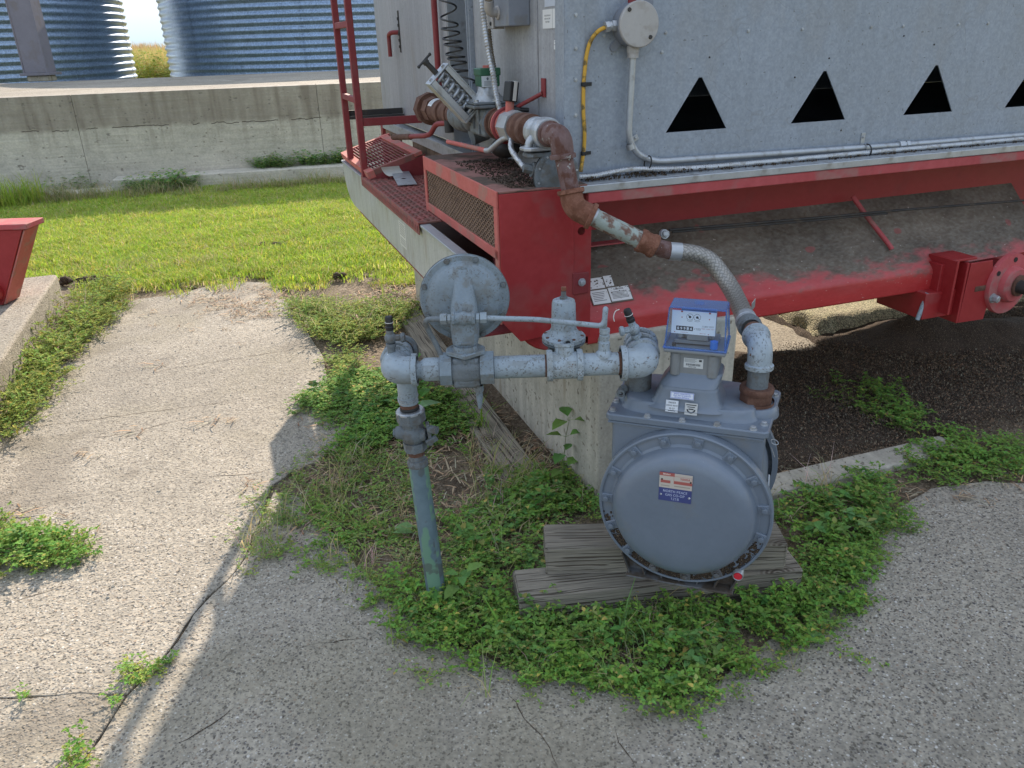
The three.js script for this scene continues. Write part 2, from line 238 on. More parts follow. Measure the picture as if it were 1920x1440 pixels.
function sphere(p, r, sx = 1, sy = 1, sz = 1, a = 20, b = 14) { return ni(new THREE.SphereGeometry(r, a, b)).scale(sx, sy, sz).translate(...p); }
const torus = (p, dir, R, r, a = 8, b = 28) => orient(ni(new THREE.TorusGeometry(R, r, a, b)).rotateX(Math.PI / 2), A3(p), A3(dir));
function bend(pts, br, n = 6) {   // a polyline with rounded corners -> dense points
  pts = pts.map(A3); const out = [pts[0].clone()];
  for (let i = 1; i < pts.length - 1; i++) {
    const a = pts[i - 1], b = pts[i], c = pts[i + 1], u = a.clone().sub(b), w = c.clone().sub(b), r = Math.min(br, u.length() * 0.49, w.length() * 0.49), p = b.clone().addScaledVector(u.normalize(), r), q = b.clone().addScaledVector(w.normalize(), r);
    for (let k = 0; k <= n; k++) { const t = k / n; out.push(p.clone().multiplyScalar((1 - t) * (1 - t)).addScaledVector(b, 2 * t * (1 - t)).addScaledVector(q, t * t)); }
  }
  out.push(pts[pts.length - 1].clone()); return out;
}
const spline = (pts, n) => new THREE.CatmullRomCurve3(pts.map(A3), false, 'centripetal').getPoints(n);
function resample(pts, n) { const L = [0]; for (let i = 1; i < pts.length; i++) L.push(L[i - 1] + pts[i].distanceTo(pts[i - 1])); const out = []; let k = 0; for (let i = 0; i <= n; i++) { const s = L[L.length - 1] * i / n; while (k < pts.length - 2 && L[k + 1] < s) k++; out.push(pts[k].clone().lerp(pts[k + 1], clamp((s - L[k]) / Math.max(1e-9, L[k + 1] - L[k])))); } return out; }
function sweep(pts, rad, seg = 12, caps = true) {   // tube over dense points; rad number or f(arc length)
  const n = pts.length, T = [], pos = [], nor = [], uv = [], idx = []; let N = null, s = 0;
  const R = typeof rad === 'function' ? rad : () => rad;
  for (let i = 0; i < n; i++) T.push(pts[Math.min(i + 1, n - 1)].clone().sub(pts[Math.max(i - 1, 0)]).normalize());
  N = Math.abs(T[0].y) < 0.9 ? V(0, 1, 0) : V(1, 0, 0); N.sub(T[0].clone().multiplyScalar(N.dot(T[0]))).normalize();
  for (let i = 0; i < n; i++) {
    if (i) { s += pts[i].distanceTo(pts[i - 1]); N.sub(T[i].clone().multiplyScalar(N.dot(T[i]))).normalize(); }
    const B = T[i].clone().cross(N), r = R(s);
    for (let k = 0; k <= seg; k++) { const a = k / seg * Math.PI * 2, d = N.clone().multiplyScalar(Math.cos(a)).addScaledVector(B, Math.sin(a)); nor.push(d.x, d.y, d.z); pos.push(pts[i].x + d.x * r, pts[i].y + d.y * r, pts[i].z + d.z * r); uv.push(k / seg * Math.PI * 2 * R(0), s); }
  }
  for (let i = 0; i < n - 1; i++) for (let k = 0; k < seg; k++) { const a = i * (seg + 1) + k, b = a + seg + 1; idx.push(a, a + 1, b, b, a + 1, b + 1); }
  if (caps) for (const [i, sg] of [[0, -1], [n - 1, 1]]) { const c = pos.length / 3; pos.push(pts[i].x, pts[i].y, pts[i].z); nor.push(T[i].x * sg, T[i].y * sg, T[i].z * sg); uv.push(0, 0); const o = c + 1; for (let k = 0; k <= seg; k++) { const q = (i * (seg + 1) + k) * 3; pos.push(pos[q], pos[q + 1], pos[q + 2]); nor.push(T[i].x * sg, T[i].y * sg, T[i].z * sg); uv.push(0, 0); } for (let k = 0; k < seg; k++) sg > 0 ? idx.push(c, o + k, o + k + 1) : idx.push(c, o + k + 1, o + k); }
  const g = new THREE.BufferGeometry(); g.setAttribute('position', new THREE.Float32BufferAttribute(pos, 3)); g.setAttribute('normal', new THREE.Float32BufferAttribute(nor, 3)); g.setAttribute('uv', new THREE.Float32BufferAttribute(uv, 2)); g.setIndex(idx);
  let r = ni(g); if (typeof rad === 'function') { r = ni(toCreasedNormals(r, 0.9)); } return keepUV(r);
}
const tube = (pts, r, br = 0.02, seg = 12) => sweep(bend(pts, br), r, seg);
function extr(pts, depth, bev = 0, holes = []) {   // outline in x,y extruded along +z
  const s = new THREE.Shape(pts.map((p) => new THREE.Vector2(p[0], p[1]))); for (const h of holes) s.holes.push(new THREE.Path(h.map((p) => new THREE.Vector2(p[0], p[1]))));
  return ni(new THREE.ExtrudeGeometry(s, { depth: depth - 2 * bev, bevelEnabled: bev > 0, bevelThickness: bev, bevelSize: bev, bevelOffset: -bev, bevelSegments: 1, curveSegments: 10 })).translate(0, 0, bev);
}
const ring2 = (r, n = 24, cx = 0, cy = 0) => Array.from({ length: n }, (_, i) => [cx + r * Math.cos(i / n * Math.PI * 2), cy + r * Math.sin(i / n * Math.PI * 2)]);
const xf = (g, p, rx = 0, ry = 0, rz = 0) => g.applyMatrix4(new THREE.Matrix4().compose(A3(p), new THREE.Quaternion().setFromEuler(new THREE.Euler(rx, ry, rz, 'YXZ')), V(1, 1, 1)));
const basis = (g, p, X, Y) => { X = A3(X).normalize(); Y = A3(Y); const Z = X.clone().cross(Y).normalize(); Y = Z.clone().cross(X); return g.applyMatrix4(new THREE.Matrix4().makeBasis(X, Y, Z).setPosition(A3(p))); };
const bolt = (p, dir, r = 0.008, h = 0.006) => { p = A3(p); const d = A3(dir).normalize(); return join([cyl(p, p.clone().addScaledVector(d, h * 0.3), r * 1.35, r * 1.3, 14), hex(p.clone().addScaledVector(d, h * 0.3), p.clone().addScaledVector(d, h * 1.3), r), cyl(p.clone().addScaledVector(d, h * 1.3), p.clone().addScaledVector(d, h * 1.45), r * 0.8, r * 0.6, 12)]); };
function join(gs) { gs = gs.map((g) => { g = ni(g); if (!g.userData?.uv) boxUV(g); if (!g.attributes.normal) g.computeVertexNormals(); return g; }); const r = gs.length > 1 ? mergeGeometries(gs) : gs[0]; r.userData = { uv: 1 }; return r; }
// pipe fitting: elbow from a to c round the corner b, with collars
function elbow(a, b, c, r, br) {
  a = A3(a); b = A3(b); c = A3(c); const u = a.clone().sub(b).normalize(), w = c.clone().sub(b).normalize(), R = r * 1.24, k = r * 0.55;
  return [sweep(bend([a, b, c], br ?? r * 2.1, 10), R, 22), lathe([[R * 0.8, 0], [r * 1.42, 0], [r * 1.45, k * 0.2], [r * 1.45, k * 0.8], [R, k]], a, u.clone().negate(), 26), lathe([[R * 0.8, 0], [r * 1.42, 0], [r * 1.45, k * 0.2], [r * 1.45, k * 0.8], [R, k]], c, w.clone().negate(), 26)];
}

// ---------- things and their parts ----------
const counts = {};
const numbered = (n) => { const k = counts[n] = (counts[n] ?? -1) + 1; return k ? n + '_' + String(k).padStart(3, '0') : n; };
const FR = { world: [V(0, 0, 0), 0], dryer: [V(0.285, 0, -2.36), 19 * Math.PI / 180], meter: [V(0.427, 0.18, -1.70), -19.8 * Math.PI / 180] };
const toWorld = (frame, p) => V(...p).applyAxisAngle(UP, FR[frame][1]).add(FR[frame][0]);
const OFF = new Map();
function shade(o) { o.castShadow = true; o.receiveShadow = true; return o; }
function tag(o, label, category, group, kind) { if (label) o.userData.label = label; if (category) o.userData.category = category; if (group) o.userData.group = group; if (kind) o.userData.kind = kind; return o; }
function thing(name, label, category, frame = 'world', base = [0, 0, 0], group) {
  const o = new THREE.Group(); o.name = numbered(name); scene.add(o); o.position.copy(toWorld(frame, base)); o.rotation.y = FR[frame][1]; OFF.set(o, base); return tag(o, label, category, group);
}
function part(o, name, geos, mat, label) {
  const b = OFF.get(o), g = join([].concat(geos)).clone().translate(-b[0], -b[1], -b[2]), m = shade(new THREE.Mesh(g, mat)); m.name = name; o.add(m); OFF.set(m, b); if (label) m.userData.label = label; return m;
}
function solo(name, label, category, geos, mat, frame = 'world', base = [0, 0, 0], group, kind) {
  const g = join([].concat(geos)).clone().translate(-base[0], -base[1], -base[2]), m = shade(new THREE.Mesh(g, mat)); m.name = numbered(name); m.position.copy(toWorld(frame, base)); m.rotation.y = FR[frame][1]; scene.add(m); return tag(m, label, category, group, kind);
}
const struct = (name, geos, mat, frame, base) => solo(name, null, null, geos, mat, frame, base, null, 'structure');
// printed plate: a thin slab whose front (+z) carries a drawing
function plateMat(w, h, draw, o = {}) {
  const k = o.ppm || 4000, W = Math.min(1024, Math.round(w * k)), H = Math.min(1024, Math.round(h * k)), cv = document.createElement('canvas'); cv.width = W; cv.height = H; const x = cv.getContext('2d'); draw(x, W, H);
  const t = new THREE.CanvasTexture(cv); t.colorSpace = THREE.SRGBColorSpace; return new THREE.MeshPhysicalMaterial({ map: t, roughness: o.rough ?? 0.5, metalness: o.metal ?? 0 });
}
function plateGeo(w, h, t = 0.0015) { const g = ni(new THREE.BoxGeometry(w, h, t)), p = g.attributes.position, n = g.attributes.normal, uv = g.attributes.uv; for (let i = 0; i < p.count; i++) n.getZ(i) > 0.5 ? uv.setXY(i, p.getX(i) / w + 0.5, p.getY(i) / h + 0.5) : uv.setXY(i, 0.02, 0.02); return keepUV(g); }
const txt = (x, s, px, py, size, o = {}) => { x.font = (o.bold ? 'bold ' : '') + size + 'px sans-serif'; x.textAlign = o.align || 'center'; x.textBaseline = 'middle'; if (o.fill) x.fillStyle = o.fill; x.fillText(s, px, py); };

// ---------- ground plan (x, z pairs in metres) ----------
const SLAB={slabA:[-2.577,-4.508,-2.564,-4.867,-2.435,-5.023,-2.223,-5.096,-2.057,-5.289,-1.876,-5.360,-1.611,-5.304,-1.456,-4.921,-1.281,-4.520,-1.135,-4.208,-0.986,-3.869,-0.900,-3.550,-0.771,-3.219,-0.703,-3.038,-0.706,-2.873,-0.766,-2.742,-0.861,-2.656,-0.911,-2.537,-0.892,-2.374,-0.874,-2.123,-0.893,-2.000,-0.923,-1.933,-0.946,-1.842,-0.953,-1.732,-0.967,-1.655,-0.998,-1.566,-1.007,-1.536,-1.130,-1.548,-1.248,-1.539,-1.380,-1.534,-1.538,-1.526,-2.108,-2.022,-2.326,-2.683,-2.393,-3.368],
slabB:[-0.890,-2.510,-0.788,-2.474,-0.709,-2.337,-0.581,-2.196,-0.506,-2.047,-0.441,-1.964,-0.372,-1.874,-0.300,-1.778,-0.212,-1.698,-0.108,-1.643,-0.023,-1.590,0.099,-1.547,0.231,-1.514,0.342,-1.458,0.469,-1.496,0.573,-1.583,0.666,-1.658,0.815,-1.715,0.916,-1.823,1.016,-1.995,1.174,-2.130,1.288,-2.265,1.469,-2.393,1.687,-2.427,1.839,-2.396,2.040,-2.358,2.165,-2.075,2.3,3.0,-0.97,3.0,-1.020,-1.315,-1.009,-1.393,-1.007,-1.460,-1.002,-1.534,-0.993,-1.564,-0.962,-1.652,-0.948,-1.730,-0.940,-1.840,-0.918,-1.927,-0.889,-1.997,-0.869,-2.120,-0.887,-2.371],
slabC:[-1.379,-1.532,-1.246,-1.535,-1.128,-1.545,-1.007,-1.532,-1.011,-1.460,-1.013,-1.393,-1.024,-1.315,-0.985,3.0,-4.2,3.0,-3.2,-1.52],
slabD:[-0.766,-2.268,-0.669,-2.279,-0.587,-2.227,-0.465,-2.130,-0.469,-2.045,-0.596,-2.094,-0.717,-2.173],
slabE:[-0.631,-2.465,-0.536,-2.477,-0.494,-2.386,-0.570,-2.339],
slabF:[-1.112,-5.061,-0.944,-5.361,-0.680,-5.331,-0.525,-4.823,-0.605,-4.321,-0.967,-4.450]};
const WEED={wA:[-0.999,-3.219,-0.912,-3.436,-0.813,-3.590,-0.632,-3.609,-0.403,-3.409,-0.217,-3.178,-0.130,-2.987,-0.288,-2.831,-0.443,-2.864,-0.583,-2.783,-0.759,-2.708,-0.717,-2.930,-0.780,-3.085],
wB:[-0.932,-2.577,-0.764,-2.729,-0.587,-2.805,-0.443,-2.864,-0.357,-2.641,-0.305,-2.274,-0.256,-1.930,-0.349,-1.747,-0.398,-1.887,-0.539,-1.969,-0.690,-2.057,-0.792,-2.062,-0.940,-2.215],
wC:[-0.181,-2.846,0.040,-2.616,0.225,-2.645,0.296,-2.323,0.288,-2.225,0.092,-2.220,0.092,-1.963,-0.020,-1.850,-0.022,-1.732,-0.194,-1.902,-0.255,-2.208,-0.162,-2.332,-0.070,-2.431],
wD:[-0.366,-1.886,-0.226,-1.916,-0.021,-1.776,0.311,-1.783,0.613,-1.838,0.804,-1.877,0.849,-1.938,0.921,-1.776,0.810,-1.662,0.631,-1.640,0.570,-1.574,0.369,-1.465,0.163,-1.508,-0.024,-1.571,-0.178,-1.626,-0.355,-1.737],
wE:[0.901,-2.356,1.142,-2.450,1.402,-2.471,1.298,-2.248,1.145,-2.102,0.995,-1.943,0.853,-1.951,0.818,-2.149],
wF:[1.388,-2.570,1.665,-2.722,2.013,-2.743,1.871,-2.387,1.496,-2.428,1.383,-2.472],
wG:[1.326,-3.175,1.636,-3.348,1.738,-3.143,1.754,-2.855,1.662,-2.635,1.564,-2.774,1.459,-2.876,1.477,-3.080],
wH:[-1.873,-2.346,-1.654,-2.286,-1.499,-2.230,-1.346,-2.162,-1.414,-2.094,-1.539,-2.073,-1.679,-2.027],
wI:[-2.445,-3.372,-2.583,-3.990,-2.750,-4.725,-2.751,-5.238,-2.516,-5.032,-2.410,-4.493,-2.332,-3.893,-2.212,-3.354,-2.121,-2.977,-2.174,-2.842],
wJ:[-1.423,-4.751,-1.200,-4.804,-0.871,-4.642,-0.564,-4.695,-0.574,-4.318,-0.776,-4.032,-1.004,-4.011,-1.146,-4.192],
wK:[-0.988,-3.931,-0.837,-3.879,-0.685,-3.613,-0.691,-3.482,-0.893,-3.596],
w1:[-1.089,-1.656,-0.940,-1.659,-0.927,-1.554,-1.029,-1.568],
w2:[-1.071,-1.377,-1.004,-1.437,-0.954,-1.313,-1.041,-1.316],
w3:[-1.042,-1.506,-0.988,-1.521,-0.985,-1.453,-1.029,-1.463],
w4:[-0.936,-2.016,-0.809,-2.063,-0.812,-1.957,-0.906,-1.949],
w5:[-1.313,-1.570,-1.255,-1.577,-1.234,-1.514,-1.289,-1.516],
w6:[-0.979,-1.722,-0.882,-1.697,-0.893,-1.647,-0.956,-1.680]};
const LAWN=[-5.37,-8.48,-4.96,-9.02,-4.10,-9.56,-2.92,-9.41,-1.86,-9.78,-0.80,-6.10,-0.75,-5.62,-0.98,-5.37,-1.23,-5.68,-1.36,-4.91,-1.64,-5.44,-1.93,-5.54,-2.02,-5.22,-2.42,-5.33,-2.72,-5.17,-3.85,-6.32,-5.47,-6.70,-7.76,-8.63];
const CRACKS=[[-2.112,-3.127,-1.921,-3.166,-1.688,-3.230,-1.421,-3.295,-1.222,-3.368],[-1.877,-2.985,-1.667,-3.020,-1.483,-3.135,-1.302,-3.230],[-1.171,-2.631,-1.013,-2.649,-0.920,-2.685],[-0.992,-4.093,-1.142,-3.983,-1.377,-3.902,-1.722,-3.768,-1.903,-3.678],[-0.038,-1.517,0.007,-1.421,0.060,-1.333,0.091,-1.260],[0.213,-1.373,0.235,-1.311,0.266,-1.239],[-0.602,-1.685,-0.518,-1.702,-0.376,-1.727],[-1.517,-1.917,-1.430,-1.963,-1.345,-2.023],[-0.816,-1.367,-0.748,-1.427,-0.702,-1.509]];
FR.wall = [V(-3.95, 0, -9.627), 12.95 * Math.PI / 180];
const pairs = (a) => { const r = []; for (let i = 0; i < a.length; i += 2) r.push([a[i], a[i + 1]]); return r; };
const inside = (p, x, z) => { let k = false; for (let i = 0, j = p.length - 1; i < p.length; j = i++) if ((p[i][1] > z) !== (p[j][1] > z) && x < (p[j][0] - p[i][0]) * (z - p[i][1]) / (p[j][1] - p[i][1]) + p[i][0]) k = !k; return k; };
const edgeDist = (p, x, z) => { let d = 9; for (let i = 0, j = p.length - 1; i < p.length; j = i++) { const ax = p[j][0], az = p[j][1], bx_ = p[i][0] - ax, bz = p[i][1] - az, t = clamp(((x - ax) * bx_ + (z - az) * bz) / (bx_ * bx_ + bz * bz)); d = Math.min(d, Math.hypot(x - ax - bx_ * t, z - az - bz * t)); } return d; };
// ragged outline: every edge broken up with small random offsets
function ragged(pts, seed, amp = 0.012, step = 0.05) { const r = rng(seed), out = []; for (let i = 0; i < pts.length; i++) { const a = pts[i], b = pts[(i + 1) % pts.length], L = Math.hypot(b[0] - a[0], b[1] - a[1]), n = Math.max(1, Math.min(30, Math.round(L / step))); for (let k = 0; k < n; k++) { const t = k / n; out.push([mix(a[0], b[0], t) + (r() - 0.5) * 2 * amp, mix(a[1], b[1], t) + (r() - 0.5) * 2 * amp]); } } return out; }

// ---------- the setting ----------
struct('ground', [ni(new THREE.PlaneGeometry(3200, 3200)).rotateX(-Math.PI / 2).translate(0, -0.05, 0)], M.field);
struct('soil', [bx(-9, 8, -0.08, -0.012, -10.2, 5, 0)], M.soil);
{
  let i = 0;
  for (const k of Object.keys(SLAB)) {   // concrete slabs between the cracks
    const g = extr(ragged(pairs(SLAB[k]).map(([x, z]) => [x, -z]), 40 + i, 0.003), 0.055, 0.002).rotateX(-Math.PI / 2).translate(0, -0.055 - (k === 'slabD' || k === 'slabE' || k === 'slabF' ? 0.012 : 0), 0); i++;
    struct('concrete_slab', [g], M.concrete);
  }
}
{ // thin dark ribbons: foreground cracks, and streaks on the left path
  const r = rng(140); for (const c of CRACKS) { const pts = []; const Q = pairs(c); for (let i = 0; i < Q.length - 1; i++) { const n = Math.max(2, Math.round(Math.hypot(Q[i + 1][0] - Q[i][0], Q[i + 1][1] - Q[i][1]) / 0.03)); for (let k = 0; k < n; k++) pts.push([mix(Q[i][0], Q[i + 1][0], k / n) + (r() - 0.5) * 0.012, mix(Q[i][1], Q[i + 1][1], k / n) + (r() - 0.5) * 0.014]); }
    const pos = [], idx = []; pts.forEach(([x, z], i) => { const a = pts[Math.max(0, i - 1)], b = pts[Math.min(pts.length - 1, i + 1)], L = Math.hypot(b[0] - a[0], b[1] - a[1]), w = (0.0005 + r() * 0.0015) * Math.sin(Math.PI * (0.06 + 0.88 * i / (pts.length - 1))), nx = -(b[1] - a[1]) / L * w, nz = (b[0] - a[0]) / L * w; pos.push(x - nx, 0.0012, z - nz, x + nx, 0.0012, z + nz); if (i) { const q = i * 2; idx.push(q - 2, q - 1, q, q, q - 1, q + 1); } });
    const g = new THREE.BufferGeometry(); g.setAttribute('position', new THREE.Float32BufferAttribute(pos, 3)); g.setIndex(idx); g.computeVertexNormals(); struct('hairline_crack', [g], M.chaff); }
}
// the floor under the dryer and the layer of chaff on it
struct('concrete_floor', [db(0.5, 7, -0.06, -0.004, 0.3, 4.5, 0)], M.concrete, 'dryer');
{
  const n = 150, m = 120, s0 = 0.4, s1 = 4.2, e0 = -0.12, e1 = 3.0, pos = [], idx = [];
  for (let j = 0; j <= m; j++) for (let i = 0; i <= n; i++) {
    const s = mix(s0, s1, i / n), e = mix(e0, e1, j / m), u = i / n, v = j / m;
    let h = 0.012 + (fb(u, v, 7, 4, 3) - 0.5) * 0.05 + (fb(u, v, 40, 3, 13) - 0.5) * 0.018;
    const lane = Math.abs((s - 1.42) - (e - 1.15) * 0.35); h -= 0.09 * sstep(1.78, 1.62, s + (fb(u, v, 20, 3, 51) - 0.5) * 0.12) * sstep(0.85, 1.1, e - (1.5 - s) * 0.25 + (fb(u, v, 24, 3, 53) - 0.5) * 0.2);
    h += 0.13 * Math.exp(-(Math.pow((s - 2.25) / 0.28, 2) + Math.pow((e - 0.78) / 0.16, 2))) * (0.6 + 0.8 * fb(u, v, 24, 3, 33)); h += 0.07 * Math.exp(-(Math.pow((s - 2.7) / 0.35, 2) + Math.pow((e - 0.62) / 0.14, 2)));
    h -= 0.06 * sstep(0.02, -0.1, e + (fb(u, v, 20, 3, 23) - 0.5) * 0.12);
    pos.push(s, h, -e);
  }
  for (let j = 0; j < m; j++) for (let i = 0; i < n; i++) { const a = j * (n + 1) + i, b = a + n + 1; idx.push(a, a + 1, b, b, a + 1, b + 1); }
  const g = new THREE.BufferGeometry(); g.setAttribute('position', new THREE.Float32BufferAttribute(pos, 3)); g.setIndex(idx); g.computeVertexNormals();
  const c = solo('chaff_litter', 'dark brown layer of chaff and spilled grain on the floor under the dryer', 'chaff', [g], M.chaff, 'dryer'); c.userData.kind = 'stuff';
}
{ // pale spilled grain beyond the trough, where the sun reaches under the far side
  const n = 60, m = 50, pos = [], idx = []; for (let j = 0; j <= m; j++) for (let i = 0; i <= n; i++) { const u = i / n, v = j / m, s = mix(1.74, 3.3, u), e = mix(1.0, 2.9, v); let h = 0.075 + (fb(u, v, 30, 3, 5) - 0.5) * 0.006 + (fb(u, v, 5, 2, 15) - 0.5) * 0.02; h -= 0.08 * sstep(0.06, 0, Math.min(u, 1 - u, v, 1 - v) + (fb(u, v, 12, 3, 25) - 0.5) * 0.05); pos.push(s, h, -e); }
  for (let j = 0; j < m; j++) for (let i = 0; i < n; i++) { const a = j * (n + 1) + i, b = a + n + 1; idx.push(a, a + 1, b, b, a + 1, b + 1); }
  const g = new THREE.BufferGeometry(); g.setAttribute('position', new THREE.Float32BufferAttribute(pos, 3)); g.setIndex(idx); g.computeVertexNormals();
  solo('spilled_grain', 'pale spilled grain lying in the sun under the far side of the dryer', 'grain', [g], M.grain, 'dryer').userData.kind = 'stuff';
}
{ // retaining wall with form joints, its footing kerb and the apron on top
  const w = thing('retaining_wall', 'long stained concrete retaining wall behind the lawn', 'wall', 'wall', [0, 0, 0]);
  for (const [a, b] of [[-12, -7.05], [-7.047, -3.95], [-3.947, -0.90], [-0.897, 1.78], [1.783, 5.0], [5.003, 9]]) part(w, 'wall_panel', bx(a, b, -0.1, 1.065, -0.25, 0, 0.005), M.wall);
  part(w, 'backing', bx(-12, 9, -0.1, 1.05, -0.32, -0.252, 0), M.wall);
  solo('footing_kerb', 'low weathered concrete footing kerb at the foot of the retaining wall', 'kerb', [bx(-0.6, 9, -0.1, 0.165, 0.002, 0.32, 0.02), bx(-9, -0.61, -0.1, 0.05, 0.002, 0.34, 0.02)], M.wall, 'wall');
  struct('concrete_apron', [bx(-12, 9, 0.86, 1.061, -5.2, -0.322, 0)], M.concrete, 'wall');
}
// ---------- grain bins, steel leg ----------
function bin(x, z, R, eave, label, turn, seams) {
  const b = thing('grain_bin', label, 'grain bin', 'world', [x, -0.03, z], 'corrugated steel grain bins behind the apron'), pitch = 0.14, prof = [], N = Math.round(eave / pitch) * 10;
  const rad = (y) => R + 0.019 * Math.cos(y / pitch * Math.PI * 2);
  for (let i = 0; i <= N; i++) { const y = eave * i / N; prof.push(new THREE.Vector2(rad(y), y)); }
  const g = ni(new THREE.LatheGeometry(prof, 120)).translate(x, -0.03, z), p = g.attributes.position, uv = g.attributes.uv; for (let i = 0; i < p.count; i++) uv.setXY(i, uv.getX(i) * Math.PI * 2 * R, p.getY(i));
  part(b, 'wall_sheet', keepUV(g), M.bin);
  const roof = part(b, 'roof', lathe([[R + 0.06, eave - 0.02], [R + 0.06, eave], [0.4, eave + R * 0.42], [0.001, eave + R * 0.42 + 0.02]], [x, -0.03, z], [0, 1, 0], 48), M.bin);
  part(roof, 'roof_cap', lathe([[0.42, 0], [0.42, 0.12], [0.001, 0.16]], [x, -0.03 + eave + R * 0.42 - 0.02, z], [0, 1, 0], 20), M.bin);
  for (const [a, y0, y1] of seams) {   // lapped sheet edges with bolts down them
    const pr = []; for (let i = 0; i <= N; i++) { const y = eave * i / N; if (y >= y0 && y <= y1) pr.push(new THREE.Vector2(rad(y) + 0.008, y)); }
    const sg = ni(new THREE.LatheGeometry(pr, 2, a, 0.012)), bg = [];
    for (let y = y0 + 0.05; y < y1; y += pitch / 2) { const r = rad(y) + 0.012, q = V(Math.sin(a + 0.006) * r, y, Math.cos(a + 0.006) * r); bg.push(cyl(q, q.clone().add(V(Math.sin(a) * 0.012, 0, Math.cos(a) * 0.012)), 0.011, 0.009, 6)); }
    part(b, 'lap_seam', [keepUV(sg.translate(x, -0.03, z)), ...bg.map((q) => q.translate(x, -0.03, z))], M.bin);
  }
  return b;
}
bin(-12.2, -18.3, 4, 4.34, 'corrugated steel grain bin left of the gap, behind the grey steel leg', 0, [[0.81, 0, 4], [1.78, 0, 4], [1.23, 0, 1.25], [1.02, 1.25, 4], [0.3, 0, 4]]);
bin(-3.92, -21.1, 4, 4.34, 'corrugated steel grain bin right of the gap, behind the red ladder', 0, [[-0.67, 1.25, 4], [-0.01, 0, 4], [-1.1, 0, 4], [0.5, 0, 4], [-0.36, 0, 1.25]]);
{ const t = thing('steel_leg', 'grey steel box leg on a base plate in front of the left grain bin', 'post', 'world', [-7.9, 1.064, -14.6]);
  part(t, 'web', bx(-8.06, -7.70, 1.20, 6.5, -14.46, -14.43, 0.004), M.post); part(t, 'flange', bx(-7.698, -7.675, 1.20, 6.5, -14.72, -14.42, 0.004), M.post); part(t, 'flange', bx(-8.085, -8.062, 1.20, 6.5, -14.72, -14.42, 0.004), M.post);
  part(t, 'base_plate', bx(-8.13, -7.63, 1.155, 1.198, -14.80, -14.38, 0.006), M.post); part(t, 'footing', bx(-8.06, -7.70, 1.062, 1.153, -14.74, -14.44, 0.02), M.formed);
}
// ---------- concrete pad with the red hopper on the left ----------
solo('equipment_pad', 'raised concrete pad carrying the red hopper at the left edge', 'concrete pad', [db(-5, -2.16, -0.08, 0.2, -1.2, 3.5, 0.018)], M.concrete, 'dryer', [-2.6, 0, 1.5]);
{ const t = thing('red_hopper', 'red steel hopper with a flat lid standing on the concrete pad', 'hopper', 'world', [-2.95, 0.2, -4.37]);
  const f = [[-3.45, 0.625], [-2.635, 0.625], [-2.86, 0.203], [-3.45, 0.203]];
  part(t, 'body', [extr(f, 0.15, 0.003).translate(0, 0, -4.45)], M.red);
  part(t, 'side_sheet', [extr([[-2.632, 0.62], [-2.622, 0.62], [-2.847, 0.206], [-2.857, 0.206]], 0.142, 0.001).translate(0, 0, -4.446)], M.redFaded);  // paler red here puts the sunlight on this side into the colour
  part(t, 'lid', [bx(-3.5, -2.60, 0.627, 0.657, -4.47, -4.288, 0.005)], M.redDusty);
  const m = part(t, 'bearing_housing', [lathe([[0.001, 0.05], [0.05, 0.05], [0.062, 0.04], [0.066, 0], [0.066, -0.01]], [-2.9, 0.283, -4.298], [0, 0, 1])], M.red);
  for (let i = 0; i < 3; i++) { const a = 0.3 + i * 2.1; part(m, 'bolt', bolt([-2.9 + Math.cos(a - 1.2) * 0.05, 0.283 + Math.sin(a - 1.2) * 0.05, -4.252], [0, 0, 1], 0.007), i ? M.darkMetal : M.stick); }
}
// ---------- pedestal under the dryer, timbers ----------
{ const t = thing('dryer_pedestal', 'pale formed concrete pedestal under the left end of the red dryer frame', 'pedestal', 'dryer', [0.25, 0, 1.2]);
  part(t, 'pier', [db(0, 0.52, -0.08, 0.62, 0, 2.2, 0.012)], M.formed); part(t, 'end_block', [db(-0.03, 0.5, -0.08, 0.66, 2.22, 2.62, 0.03)], M.formed); }
solo('concrete_pier', 'dim concrete pier under the far side of the dryer', 'pier', [db(1.9, 2.15, -0.06, 0.86, 2.85, 3.05, 0.01)], M.formed, 'dryer', [2, 0, 2.95]);
solo('edge_board', 'weathered grey board half buried along the end of the pedestal', 'board', [xf(db(-0.26, -0.12, -0.05, 0.022, 0.25, 2.35, 0.006), [0, 0, 0], 0, -0.02, 0)], woodAlong(), 'dryer', [-0.19, 0, 1.3]);
solo('edge_beam', 'flat grey concrete strip along the edge of the chaff, right of the meter', 'edging', [db(0.45, 1.45, -0.06, 0.018, -0.2, -0.08, 0.012)], M.formed, 'dryer', [0.9, 0, -0.14]);
function woodAlong() { const m = woodSurf(146); for (const k of ['map', 'bumpMap', 'roughnessMap']) { m[k].rotation = Math.PI / 2; m[k].needsUpdate = true; } return m; }
function timber(label, p, turn, L, h, d, seed) {
  const g = ni(new RoundedBoxGeometry(L, h, d, 3, 0.007)), q = g.attributes.position, r = rng(seed);
  for (let i = 0; i < q.count; i++) { const x = q.getX(i), y = q.getY(i), z = q.getZ(i), n = (k) => hsh(Math.round(x * 400) + 900, Math.round((y * 3 + z) * 300) + 900, seed + k) - 0.5; q.setXYZ(i, x + n(1) * 0.006, y + n(2) * 0.003 + 0.002 * Math.sin(x * 9 + seed), z + n(3) * 0.003 + 0.003 * Math.sin(x * 6)); }
  g.computeVertexNormals(); const o = solo('timber_block', label, 'timber', [g], M.wood, 'world'); o.position.set(...p); o.rotation.y = turn; tag(o, label, 'timber', 'timber blocks under the gas meter'); return o;
}
timber('lower grey timber block on the weeds, under the upper block', [0.398, 0.047, -1.855], 0.116, 0.815, 0.092, 0.135, 3);
